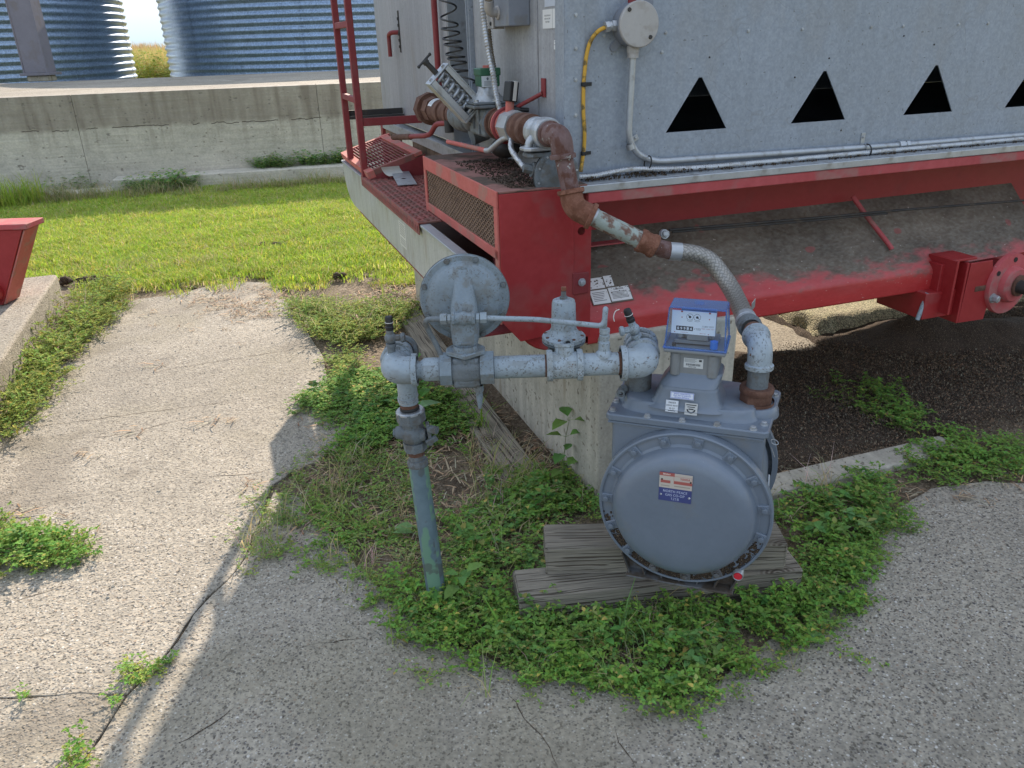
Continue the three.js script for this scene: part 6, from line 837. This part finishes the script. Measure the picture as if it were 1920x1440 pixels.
// ---------- vegetation and litter ----------
const leafMat = (c, tr = 0.3) => new THREE.MeshPhysicalMaterial({ color: new THREE.Color().setRGB(...c), vertexColors: true, roughness: 0.95, specularIntensity: 0.35, transmission: tr, thickness: 0, side: THREE.DoubleSide });
M.leaf = leafMat([1, 1, 1], 0.35); M.blade = leafMat([1, 1, 1], 0.45); M.straw = new THREE.MeshStandardMaterial({ vertexColors: true, roughness: 0.95, side: THREE.DoubleSide });
function Geo() { return { p: [], c: [], tri(a, b, d, col) { for (const q of [a, b, d]) { this.p.push(q.x, q.y, q.z); this.c.push(...col); } }, done() { const g = new THREE.BufferGeometry(); g.setAttribute('position', new THREE.Float32BufferAttribute(this.p, 3)); g.setAttribute('color', new THREE.Float32BufferAttribute(this.c, 3)); g.computeVertexNormals(); return g; } }; }
function leafAt(G, p, dir, up, L, W, col, droop = 0.25) {   // pointed oval leaf folded along its midrib
  const d = dir.clone().normalize(), sd = d.clone().cross(up).normalize(), n = sd.clone().cross(d).normalize();
  const at = (l, w, h) => p.clone().addScaledVector(d, l * L).addScaledVector(sd, w * W).addScaledVector(n, h * L);
  const b = at(0, 0, 0), m1 = at(0.38, 0, 0.02), m2 = at(0.72, 0, -droop * 0.35), t = at(1, 0, -droop), l1 = at(0.34, 0.5, 0.09), r1 = at(0.34, -0.5, 0.09), l2 = at(0.7, 0.36, -droop * 0.2), r2 = at(0.7, -0.36, -droop * 0.2);
  G.tri(b, l1, m1, col); G.tri(b, m1, r1, col); G.tri(m1, l1, l2, col); G.tri(m1, l2, m2, col); G.tri(m1, m2, r2, col); G.tri(m1, r2, r1, col); G.tri(m2, l2, t, col); G.tri(m2, t, r2, col);
}
function stalk(G, a, b, w, col) { const d = b.clone().sub(a), s = d.clone().cross(V(0.3, 0.2, 1)).normalize().multiplyScalar(w), s2 = d.clone().cross(s).normalize().multiplyScalar(w); for (const q of [s, s2]) { G.tri(a.clone().add(q), a.clone().sub(q), b.clone().add(q.clone().multiplyScalar(0.6)), col); G.tri(a.clone().sub(q), b.clone().sub(q.clone().multiplyScalar(0.6)), b.clone().add(q.clone().multiplyScalar(0.6)), col); } }
const tint = (r, base, v) => { const k = 1 + (r() - 0.5) * v, y = (r() - 0.5) * v; return [base[0] * (k + y * 0.8), base[1] * k, base[2] * (k - y * 0.4)]; };
function weedClump(seed, o) {   // low sprawling chickweed: stems lying and rising, small paired leaves
  const r = rng(seed), G = Geo();
  for (let s = 0; s < o.stems; s++) {
    const a = r() * 6.283, L = o.len * (0.5 + r() * 0.8), rise = o.rise * (0.35 + r()), n = 3 + Math.floor(r() * 3); let p = V((r() - 0.5) * 0.04, 0, (r() - 0.5) * 0.04);
    for (let k = 1; k <= n; k++) {
      const t = k / n, q = V(Math.cos(a + (r() - 0.5) * 0.5) * L * t + (r() - 0.5) * 0.012, rise * Math.sin(t * 1.5) + r() * 0.006, Math.sin(a + (r() - 0.5) * 0.5) * L * t + (r() - 0.5) * 0.012);
      if (o.stalks) stalk(G, p, q, 0.0006, tint(r, [0.26, 0.30, 0.10], 0.4)); p = q; const m = k === n ? 4 : 2, b = r() * 6.283;
      for (let j = 0; j < m; j++) { const an = b + j / m * 6.283 + (r() - 0.5) * 0.6, sz = o.leaf * (0.6 + r() * 0.7) * (k === n ? 0.8 : 1); leafAt(G, q, V(Math.cos(an), 0.15 + r() * 0.5, Math.sin(an)), UP, sz, sz * (0.52 + r() * 0.16), tint(r, r() < o.yellow ? [0.36, 0.36, 0.08] : o.col, 0.55), 0.1 + r() * 0.3); }
    }
  }
  return G.done();
}
function grassClump(seed, n, R, h, w, cols, lean = 0.6) {
  const r = rng(seed), G = Geo();
  for (let i = 0; i < n; i++) {
    const a = r() * 6.283, d = Math.sqrt(r()) * R, p = V(Math.cos(a) * d, 0, Math.sin(a) * d), H = h * (0.5 + r() * 0.8), b = r() * 6.283, l = H * lean * (0.3 + r()), col = tint(r, cols[Math.floor(r() * cols.length)], 0.4), sd = V(-Math.sin(b), 0, Math.cos(b)).multiplyScalar(w * (0.6 + r() * 0.8));
    const m = p.clone().add(V(Math.cos(b) * l * 0.3, H * 0.6, Math.sin(b) * l * 0.3)), t = p.clone().add(V(Math.cos(b) * l, H * (0.85 + r() * 0.2), Math.sin(b) * l)), s2 = sd.clone().multiplyScalar(0.75);
    G.tri(p.clone().add(sd), p.clone().sub(sd), m.clone().add(s2), col); G.tri(p.clone().sub(sd), m.clone().sub(s2), m.clone().add(s2), col); G.tri(m.clone().add(s2), m.clone().sub(s2), t, col);
  }
  return G.done();
}
const _c = new THREE.Color(), _m = new THREE.Matrix4(), _q = new THREE.Quaternion(), _e = new THREE.Euler();
function scatter(name, label, category, geos, mat, spots, hue) {   // spots: [x, y, z, scale, yscale]; one uncountable mass
  const o = new THREE.Group(); o.name = numbered(name); scene.add(o); tag(o, label, category, null, 'stuff'); const r = rng(spots.length * 7 + 3);
  geos.forEach((g, i) => { const mine = spots.filter((_, k) => k % geos.length === i); if (!mine.length) return; const im = shade(new THREE.InstancedMesh(g, mat, mine.length)); im.name = 'clump'; mine.forEach(([x, y, z, s, ys = 1, tilt = 0.25], k) => { _e.set((r() - 0.5) * tilt, r() * 6.283, (r() - 0.5) * tilt); _m.compose(V(x, y, z), _q.setFromEuler(_e), V(s, s * ys, s)); im.setMatrixAt(k, _m); if (hue) { const n = gap(x, z, 41, 22), w = gap(x, z, 53, 9), b = 0.62 + 0.75 * w, y = sstep(0.48, 0.68, n) * hue; im.setColorAt(k, _c.setRGB(b * (1 + 0.3 * y), b * (1 + 0.02 * y), b * (1 + 0.8 * y))); } }); im.instanceMatrix.needsUpdate = true; o.add(im); });
  return o;
}
const GREEN = [0.175, 0.325, 0.05];
const gap = (x, z, s, p = 64) => fb((x + 40) / p * 8, (z + 40) / p * 8, 8 * 8, 4, s);
function fill(poly, per, seed, o = {}) { const P = pairs(poly), r = rng(seed), xs = P.map((q) => q[0]), zs = P.map((q) => q[1]), x0 = Math.min(...xs), x1 = Math.max(...xs), z0 = Math.min(...zs), z1 = Math.max(...zs), out = [], n = Math.round((x1 - x0) * (z1 - z0) * per);
  for (let i = 0; i < n; i++) { const x = mix(x0, x1, r()), z = mix(z0, z1, r()), j = (o.fray ?? 0.05); const xx = x + (r() - 0.5) * j, zz = z + (r() - 0.5) * j; if (!inside(P, xx, zz)) { r(); continue; } const d = edgeDist(P, xx, zz), g = gap(x, z, o.gs ?? 7, o.gp ?? 16); if (g < (o.thin ?? 0.3) + (d < 0.06 ? (0.06 - d) * 3 : 0)) { r(); continue; } if (o.not && o.not(x, z)) { r(); continue; } out.push([x, o.y ?? 0, z, (o.s ?? 1) * (0.7 + r() * 0.6) * (0.7 + 0.3 * clamp(d / 0.1)), o.ys ?? 1]); }
  return out; }
const chick = [11, 12, 13, 14, 15, 16].map((s) => weedClump(s, { stems: 6, len: 0.06, rise: 0.038, leaf: 0.0155, yellow: 0.07, col: GREEN, stalks: 1 }));
const loose = [21, 22, 23, 24].map((s) => weedClump(s, { stems: 6, len: 0.075, rise: 0.022, leaf: 0.0105, yellow: 0.2, col: [0.20, 0.34, 0.06], stalks: 1 }));
const sunny = [25, 26, 27, 28].map((s) => weedClump(s, { stems: 6, len: 0.075, rise: 0.026, leaf: 0.012, yellow: 0.3, col: [0.30, 0.40, 0.075], stalks: 1 }));  // leaf colour brightened to carry the sunlight on these weeds
const onStone = (x, z) => inside(pairs(SLAB.slabD), x, z) || inside(pairs(SLAB.slabE), x, z);
const SIDE = [0.81, -1.98, 1.05, -2.08, 1.10, -1.98, 0.95, -1.74, 0.82, -1.72, 0.83, -1.85];
const inBlock = (x, z) => (x > -0.02 && x < 0.8 && z < -1.79 + (0.02 - x) * 0.1 && z > -1.96);
scatter('chickweed', 'dense green chickweed growing in front of the timber blocks and round the riser', 'weeds', chick, M.leaf, [
  ...fill(WEED.wD, 820, 1, { thin: 0.47, s: 1.0, ys: 1.4, fray: 0.16, gp: 9, not: inBlock }), ...fill(WEED.wC, 860, 2, { thin: 0.48, gp: 10, fray: 0.1, not: inBlock }), ...fill(WEED.wA, 1050, 3, { thin: 0.38, s: 1.05, gp: 12, fray: 0.12 }), ...fill(SIDE, 1000, 44, { thin: 0.40, ys: 1.3 }), ...fill(WEED.wE, 850, 4, { thin: 0.46, s: 1.0, ys: 1.2, gp: 10, fray: 0.14 })], 0.5);
scatter('sparse_weeds', 'thin yellowing weeds over bare soil left of the riser', 'weeds', loose, M.leaf, [...fill(WEED.wB, 760, 5, { thin: 0.48, fray: 0.16, gp: 12, not: onStone }), ...fill(WEED.wC, 330, 15, { thin: 0.3, not: inBlock }), ...fill(WEED.wD, 300, 25, { thin: 0.3, fray: 0.22, not: inBlock }), ...fill(WEED.wA, 300, 35, { thin: 0.3, fray: 0.16 })], 1);
scatter('roadside_weeds', 'green weeds along the chaff edge at the right', 'weeds', [...chick.slice(0, 3), ...loose.slice(0, 2)], M.leaf, [...fill(WEED.wF, 700, 6, { thin: 0.3 }), ...fill(WEED.wG, 640, 7, { thin: 0.42, s: 1.15, ys: 1.3, fray: 0.15 })]);
scatter('pad_weeds', 'tangled sunlit weeds along the foot of the concrete pad', 'weeds', sunny, M.leaf, [...fill(WEED.wI, 560, 8, { thin: 0.40, s: 1.4, ys: 1.5, fray: 0.2, gp: 12 }), ...fill(WEED.wI, 160, 18, { thin: 0.26, s: 1.9, ys: 2.2, fray: 0.1 })]);
scatter('path_edge_weeds', 'sunlit weeds at the far right edge of the concrete path', 'weeds', [...sunny, loose[0]], M.leaf, [...fill(WEED.wJ, 620, 9, { thin: 0.36, s: 1.5, ys: 1.4 }), ...fill(WEED.wK, 500, 10, { thin: 0.3, s: 1.3 })]);
scatter('weed_patch', 'leafy green weed patch on the sunlit concrete at the left edge', 'weeds', [...chick.slice(0, 3), ...sunny.slice(0, 2)], M.leaf, fill(WEED.wH, 1300, 11, { thin: 0.3, s: 1.15, ys: 1.25 }));
['w1', 'w2', 'w3', 'w4', 'w5', 'w6'].forEach((k, i) => scatter('crack_weeds', ['tuft of weeds at the crossing of two cracks in the concrete', 'weed tuft in the long crack at the bottom edge', 'small weed tuft in the crack between two larger tufts', 'sparse sprigs where the long crack meets the weeds', 'tiny weed sprig in the crack at the far left', 'faint sprigs just right of the long crack'][i], 'weeds', i === 3 || i === 5 ? sunny : [chick[0], sunny[0], sunny[1]], M.leaf, fill(WEED[k], [900, 700, 500, 420, 320, 380][i], 50 + i, { thin: 0.30, s: 0.85 })));
{ // sprigs creeping from the weed bed out over the edge of the slab
  const r = rng(160), P = pairs(SLAB.slabB).slice(2, 22), sp = [], sq = []; for (let i = 0; i < P.length - 1; i++) { const L = Math.hypot(P[i + 1][0] - P[i][0], P[i + 1][1] - P[i][1]), n = Math.round(L * (i < 4 ? 40 : 100)); for (let k = 0; k < n; k++) { const t = r(), w = (r() + r() + r() - 1.5) * 0.085, x = mix(P[i][0], P[i + 1][0], t) + w, z = mix(P[i][1], P[i + 1][1], t) + (r() + r() - 1) * 0.075; if (gap(x, z, 17, 7) > 0.40) (r() > 0.45 ? sp : sq).push([x, 0, z, 0.55 + r() * 0.5, 1.1]); } }
  scatter('creeping_weeds', 'thin sprigs of weed creeping over the edge of the shaded slab', 'weeds', [...loose, chick[2]], M.leaf, [...sp, ...fill([-0.05, -1.79, 0.2, -1.82, 0.5, -1.84, 0.82, -1.88, 0.84, -1.80, 0.4, -1.73, -0.05, -1.68], 0, 1)], 0.5);
  scatter('front_weeds', 'taller weeds growing up in front of the lower timber block', 'weeds', chick, M.leaf, [...sq, ...fill([-0.06, -1.73, 0.2, -1.765, 0.5, -1.79, 0.80, -1.83, 0.82, -1.74, 0.4, -1.68, -0.06, -1.63], 850, 161, { thin: 0.32, s: 1.1, ys: 2.0, gp: 8 }), ...fill([-0.10, -1.90, -0.02, -1.90, -0.02, -1.72, -0.12, -1.72], 1300, 162, { thin: 0.3, ys: 1.7 })], 0.4);
}
const broad = [111, 112, 113].map((s) => weedClump(s, { stems: 3, len: 0.06, rise: 0.07, leaf: 0.026, yellow: 0.1, col: [0.13, 0.26, 0.05], stalks: 1 }));
scatter('broadleaf_weeds', 'scattered larger-leaved weeds standing up out of the chickweed', 'weeds', broad, M.leaf, [...fill(WEED.wD, 150, 131, { thin: 0.4, not: inBlock, gp: 8 }), ...fill(WEED.wC, 130, 132, { thin: 0.42, not: inBlock, gp: 8 }), ...fill(WEED.wE, 120, 133, { thin: 0.4 }), ...fill(WEED.wA, 90, 134, { thin: 0.4 }), ...fill(WEED.wH, 160, 135, { thin: 0.3 })], 0.6);
const wisp = [121, 122, 123].map((s) => grassClump(s, 9, 0.03, 0.085, 0.0013, [[0.26, 0.38, 0.08], [0.34, 0.38, 0.12], [0.5, 0.44, 0.24]], 1.4));
scatter('grass_wisps', 'thin green and straw-coloured grass wisps among the weeds', 'grass', wisp, M.blade, [...fill(WEED.wB, 200, 141, { thin: 0.34, fray: 0.1, not: onStone }), ...fill(WEED.wD, 110, 142, { thin: 0.35, fray: 0.3, not: inBlock }), ...fill(WEED.wC, 190, 143, { thin: 0.32, not: inBlock }), ...fill(WEED.wE, 120, 144, { thin: 0.35, fray: 0.2 }), ...fill(WEED.wJ, 120, 145, { thin: 0.3, s: 1.5 }), ...fill(WEED.wI, 120, 146, { thin: 0.3, s: 1.6 }), ...fill([-0.2, -3.0, 0.15, -2.7, 0.1, -2.3, -0.25, -2.3], 240, 147, { thin: 0.3 })], 1);
{ const r = rng(150), cl = []; for (const [x, z, n, w] of [[-1.95, -6.35, 40, 0.11], [-3.0, -5.45, 40, 0.13], [-1.2, -5.35, 10, 0.04]]) for (let i = 0; i < n; i++) { const q = 0.008 + r() * r() * 0.03, a = r() * 6.283, d = r() * w; cl.push(xf(sphere([0, 0, 0], q, 1.2, 0.8, 1, 6, 5), [x + Math.cos(a) * d * 1.5, q * 0.4 + r() * 0.02, z + Math.sin(a) * d * 0.6], r() * 3, r() * 3, r() * 3)); } solo('soil_clods', 'dark clods of turned soil at the near edge of the lawn', 'soil', cl, M.chaff, 'world', [0, 0, 0], null, 'stuff'); }
// lawn
const lawnCols = [[0.36, 0.50, 0.05], [0.45, 0.54, 0.06], [0.26, 0.44, 0.045], [0.52, 0.50, 0.16]];
const lawnG = [31, 32, 33, 34, 35].map((s) => grassClump(s, 70, 0.09, 0.036, 0.0024, lawnCols, 1.0));
struct('lawn_ground', [(() => { const g = extr(ragged(pairs(LAWN).map(([x, z]) => [x, -z]), 66, 0.06, 0.2), 0.02).rotateX(-Math.PI / 2).translate(0, -0.024, 0); return g; })()], M.soil);
scatter('lawn', 'bright sunlit mown lawn between the path and the retaining wall', 'grass', lawnG, M.blade, [...fill(LAWN, 360, 71, { thin: 0.42, fray: 0.3, gp: 20, s: 1.2 }), ...fill(LAWN, 36, 171, { thin: 0.1, fray: 0.1, s: 0.9 }), ...fill([-9, -8.2, -9, -5.5, -3.4, -5.5, -4, -8], 160, 72, { thin: 0.2 }), ...fill([-2.2, -8.9, -0.3, -9.4, 0.4, -5.6, -0.9, -5.1, -0.95, -7.5], 160, 73, { thin: 0.2 })], 1);
const dryG = [41, 42, 43].map((s) => grassClump(s, 40, 0.10, 0.15, 0.0022, [[0.44, 0.37, 0.2], [0.5, 0.43, 0.26], [0.24, 0.3, 0.07]], 1.3));
scatter('dry_grass', 'dry straw-coloured grass lying against the footing kerb', 'grass', dryG, M.blade, [...fill([-7, -8.85, -3.2, -9.15, -1.2, -9.75, -1.2, -9.45, -3.3, -8.85, -6.5, -8.3], 90, 74, { thin: 0.36, gp: 24 }), ...fill([-3.3, -5.6, -2.2, -5.35, -1.5, -5.6, -2.2, -5.95, -3.2, -6.0], 50, 75, { thin: 0.4, s: 0.5 })]);
const tuft = [51, 52].map((s) => weedClump(s, { stems: 30, len: 0.17, rise: 0.15, leaf: 0.038, yellow: 0.15, col: [0.16, 0.30, 0.06] }));
[['dark leafy weeds at the foot of the wall on the left', [[-6.6, -9.2], [-6.2, -9.25], [-5.9, -9.3], [-5.55, -9.38], [-5.2, -9.45], [-4.95, -9.48]]], ['leafy weeds in the middle of the wall foot, before the kerb begins', [[-4.25, -9.25], [-4.05, -9.2], [-3.85, -9.25], [-3.75, -9.45], [-4.1, -9.45], [-3.7, -9.3], [-3.95, -9.1]]], ['leafy weeds on top of the kerb beside the red ladder', [[-2.9, -9.82], [-2.7, -9.85], [-2.35, -9.95], [-2.15, -10.0], [-1.95, -10.05], [-1.75, -10.1]]]].forEach(([l, pts], i) => scatter('wall_weeds', l, 'weeds', tuft, M.leaf, pts.flatMap(([x, z], k) => [[x, i === 2 ? 0.15 : 0.03, z, 0.75 + 0.3 * ((k * 7) % 3) / 2], [x + 0.12, i === 2 ? 0.15 : 0.02, z + 0.05, 0.6], [x - 0.1, i === 2 ? 0.15 : 0.0, z + 0.02, 0.7], [x + 0.02, i === 2 ? 0.14 : 0.0, z + 0.1, 0.55]])));
scatter('verge_grass', 'taller grass at the far left beside the lawn', 'grass', [61, 62].map((s) => grassClump(s, 50, 0.12, 0.26, 0.004, [[0.3, 0.42, 0.05], [0.42, 0.46, 0.09]], 0.8)), M.blade, fill([-6.8, -8.0, -5.1, -8.3, -5.0, -8.7, -6.8, -8.9], 60, 76, { thin: 0.25 }));
// tall field grass behind the bins, seen through the gap
scatter('field_grass', 'tall golden field grass beyond the gap between the bins', 'grass', [81, 82, 83].map((s) => grassClump(s, 60, 0.5, 1.15, 0.016, [[0.6, 0.44, 0.18], [0.52, 0.40, 0.16], [0.42, 0.40, 0.12]], 0.4)), M.blade, fill([-40, -62, -20, -62, -13.5, -40, -19.5, -40], 4, 77, { thin: 0.1, fray: 1 }));
scatter('green_brush', 'green brush at the near edge of the golden field, between the bins', 'brush', [84, 85].map((s) => weedClump(s, { stems: 26, len: 0.7, rise: 0.9, leaf: 0.14, yellow: 0.25, col: [0.28, 0.34, 0.06] })), M.leaf, fill([-20, -40, -13.5, -40, -13, -37.5, -19, -37.5], 2.4, 78, { thin: 0.2 }));
scatter('far_scrub', 'brown scrub along the horizon between the bins', 'brush', [86, 87].map((s) => grassClump(s, 80, 2.5, 2.2, 0.06, [[0.5, 0.3, 0.14], [0.42, 0.3, 0.17], [0.5, 0.36, 0.18]], 0.4)), M.blade, fill([-110, -210, -60, -210, -60, -190, -110, -190], 0.12, 79, { thin: 0.1 }));
// straw and dead leaves
const strawG = [91, 92, 93].map((sd) => { const r = rng(sd), G = Geo(); for (let i = 0; i < 7; i++) { const a = r() * 6.283, L = 0.02 + r() * 0.05, p = V((r() - 0.5) * 0.08, 0.003 + r() * 0.006, (r() - 0.5) * 0.08), d = V(Math.cos(a) * L, (r() - 0.4) * 0.012, Math.sin(a) * L), s = V(-Math.sin(a), 0, Math.cos(a)).multiplyScalar(0.0012 + r() * 0.0016), col = tint(r, [[0.36, 0.26, 0.16], [0.28, 0.18, 0.11], [0.42, 0.34, 0.22]][i % 3], 0.5), m = p.clone().addScaledVector(d, 0.5).add(V(0, 0.004, 0)), e = p.clone().add(d); G.tri(p.clone().add(s), p.clone().sub(s), m.clone().add(s), col); G.tri(p.clone().sub(s), m.clone().sub(s), m.clone().add(s), col); G.tri(m.clone().add(s), m.clone().sub(s), e, col); } return G.done(); });
scatter('dead_leaves', 'brown dead grass blown onto the far end of the sunlit path', 'litter', strawG, M.straw, [...fill([-2.15, -5.2, -1.5, -5.25, -1.2, -4.75, -1.45, -4.5, -1.9, -4.55, -2.0, -4.75], 520, 92, { thin: 0.44, gp: 10 }), ...fill([-2.9, -5.1, -2.2, -5.2, -1.6, -5.45, -2.4, -5.5], 260, 93, { thin: 0.4 }), ...fill([-1.1, -5.1, -0.6, -5.3, -0.5, -4.3, -0.95, -4.4], 380, 94, { thin: 0.35 })]);
scatter('straw_litter', 'pale broken straw scattered over the soil between the riser and the pedestal', 'litter', strawG, M.straw, [...fill([-0.75, -3.5, -0.1, -3.3, 0.2, -2.7, 0.1, -2.1, -0.2, -1.95, -0.8, -2.2, -0.85, -2.7], 330, 95, { thin: 0.36 }), ...fill([0.7, -2.5, 2, -2.8, 2, -2.3, 1.2, -2.2], 110, 96, { thin: 0.42 }), ...fill(WEED.wD, 40, 97), ...fill(SLAB.slabA, 8, 98, { thin: 0.42 })]);
const flakeG = [101, 102, 103].map((sd) => { const r = rng(sd), G = Geo(); for (let i = 0; i < 26; i++) { const a = r() * 6.283, L = 0.002 + r() * r() * 0.009, p = V((r() - 0.5) * 0.12, 0.001 + r() * 0.012, (r() - 0.5) * 0.12), d = V(Math.cos(a) * L, (r() - 0.5) * 0.008, Math.sin(a) * L), s = V(-Math.sin(a), r() * 0.4, Math.cos(a))  .multiplyScalar(0.0007 + r() * 0.0012), col = tint(r, [[0.16, 0.11, 0.07], [0.10, 0.075, 0.05], [0.30, 0.23, 0.15], [0.07, 0.05, 0.036]][i % 4], 0.5); G.tri(p.clone().add(s), p.clone().sub(s), p.clone().add(d).add(s), col); G.tri(p.clone().sub(s), p.clone().add(d).sub(s), p.clone().add(d).add(s), col); } return G.done(); });
{ const r = rng(110), sp = []; for (let i = 0; i < 5200; i++) { const s = 0.5 + Math.pow(r(), 0.8) * 2.9, e = -0.1 + r() * 1.0, p = toWorld('dryer', [s, 0, -e]); sp.push([p.x, 0.012 + (e < 0 ? -0.02 : 0), p.z, 0.8 + r() * 0.6, 1.5]); } scatter('chaff_flakes', 'loose chaff flakes strewn over the dark litter under the dryer', 'chaff', flakeG, M.straw, sp); }
// pebbles loose on the slab
{ const r = rng(120), G = [0, 1, 2].map((k) => { const g = ni(new THREE.IcosahedronGeometry(1, 1)), p = g.attributes.position; for (let i = 0; i < p.count; i++) { const v = V().fromBufferAttribute(p, i), n = 0.75 + 0.5 * hsh(Math.round(v.x * 9) + 50, Math.round(v.y * 9 + v.z * 31) + 300, k); p.setXYZ(i, v.x * n, v.y * n * 0.6, v.z * n * 0.8); } g.computeVertexNormals(); return boxUV(g); }); const sp = []; const P = pairs(SLAB.slabB), Q = pairs(SLAB.slabA); for (let i = 0; i < 1500; i++) { const x = -2.5 + r() * 4.8, z = -5.2 + r() * 4.2; if (inside(P, x, z) || inside(Q, x, z)) sp.push([x, 0.001, z, 0.0016 + r() * r() * 0.005]); } scatter('loose_grit', 'loose grit and small stones on the concrete', 'grit', G, M.formed, sp); }
// single plants that stand out
function plant(name, label, p, h, sets, leaf, col, seed, lean = 0.1) {
  const t = thing(name, label, 'plant', 'world', p), r = rng(seed); const S_ = Geo(), n = sets; let q = V(...p); const nodes = [];
  for (let k = 1; k <= n; k++) { const nx = V(p[0] + lean * h * k / n + (r() - 0.5) * 0.01, p[1] + h * k / n, p[2] + (r() - 0.5) * 0.01); stalk(S_, q, nx, 0.0014, [0.13, 0.19, 0.06]); nodes.push(nx); q = nx; }
  const sg = S_.done(); sg.setAttribute('uv', new THREE.BufferAttribute(new Float32Array(sg.attributes.position.count * 2), 2)); sg.userData = { uv: 1 }; part(t, 'stem', sg, M.leaf);
  nodes.forEach((nd, k) => { const m = k === n - 1 ? 3 : 2, b = r() * 6.283; for (let j = 0; j < m; j++) { const G = Geo(), a = b + j / m * 6.283 + (r() - 0.5) * 0.7, L = leaf * (0.6 + r() * 0.6), d = V(Math.cos(a), 0.25, Math.sin(a)), base = nd.clone().addScaledVector(d, L * 0.25); stalk(G, nd, base, 0.0008, col); leafAt(G, base, d, UP, L, L * 0.6, tint(r, col, 0.4), 0.25); const g = G.done(); g.setAttribute('uv', new THREE.BufferAttribute(new Float32Array(g.attributes.position.count * 2), 2)); g.userData = { uv: 1 }; part(t, 'leaf', g, M.leaf); } });
}
plant('broadleaf_weed', 'broad-leaved green weed growing up against the concrete pedestal', [0.17, 0, -2.5], 0.26, 4, 0.075, [0.15, 0.28, 0.06], 5, 0.1);
plant('broadleaf_weed', 'broad-leaved green weed at the foot of the riser, on its right', [-0.17, 0, -1.86], 0.09, 3, 0.06, [0.17, 0.32, 0.08], 6, 0.1);
plant('broadleaf_weed', 'small broad-leaved weed just left of the riser, halfway down the weeds', [-0.31, 0, -2.16], 0.06, 2, 0.075, [0.2, 0.34, 0.12], 7, -0.2);
plant('broadleaf_weed', 'dark green weed behind the elbow at the left end of the pipes', [-0.39, 0, -3.1], 0.24, 3, 0.10, [0.12, 0.30, 0.05], 8, -0.1);
plant('broadleaf_weed', 'weed with large pale leaves below the left elbow, among the chickweed', [-0.42, 0, -2.95], 0.10, 2, 0.10, [0.2, 0.32, 0.14], 9, 0.1);
function sprout(label, p, n, h, seed, cols, cat = 'grass tuft') { const t = thing('grass_tuft', label, cat, 'world', p), r = rng(seed); for (let i = 0; i < n; i++) { const g = grassClump(seed * 50 + i, 1, 0.02, h * (0.7 + r() * 0.5), 0.003, cols, 0.7).translate(...p); g.setAttribute('uv', new THREE.BufferAttribute(new Float32Array(g.attributes.position.count * 2), 2)); g.userData = { uv: 1 }; part(t, 'blade', g, M.blade); } }
sprout('bright green grass tuft between the regulator and the pedestal', [-0.13, 0, -2.95], 14, 0.16, 3, [[0.24, 0.42, 0.05]]);
sprout('grass blades rising through the weeds at the left end of the lower timber', [-0.04, 0, -1.68], 7, 0.13, 4, [[0.2, 0.36, 0.05]]);
sprout('long grass blades in front of the lower timber, below the round cover', [0.27, 0, -1.66], 9, 0.14, 5, [[0.18, 0.3, 0.09]]);
sprout('long grass blades in the weeds near the bottom, right of centre', [0.33, 0, -1.60], 6, 0.13, 6, [[0.19, 0.32, 0.11]]);
sprout('tall thin seed stalks standing at the far end of the pedestal', [-0.80, 0, -4.9], 3, 0.5, 7, [[0.3, 0.34, 0.08]]);

renderer.render(scene, camera);
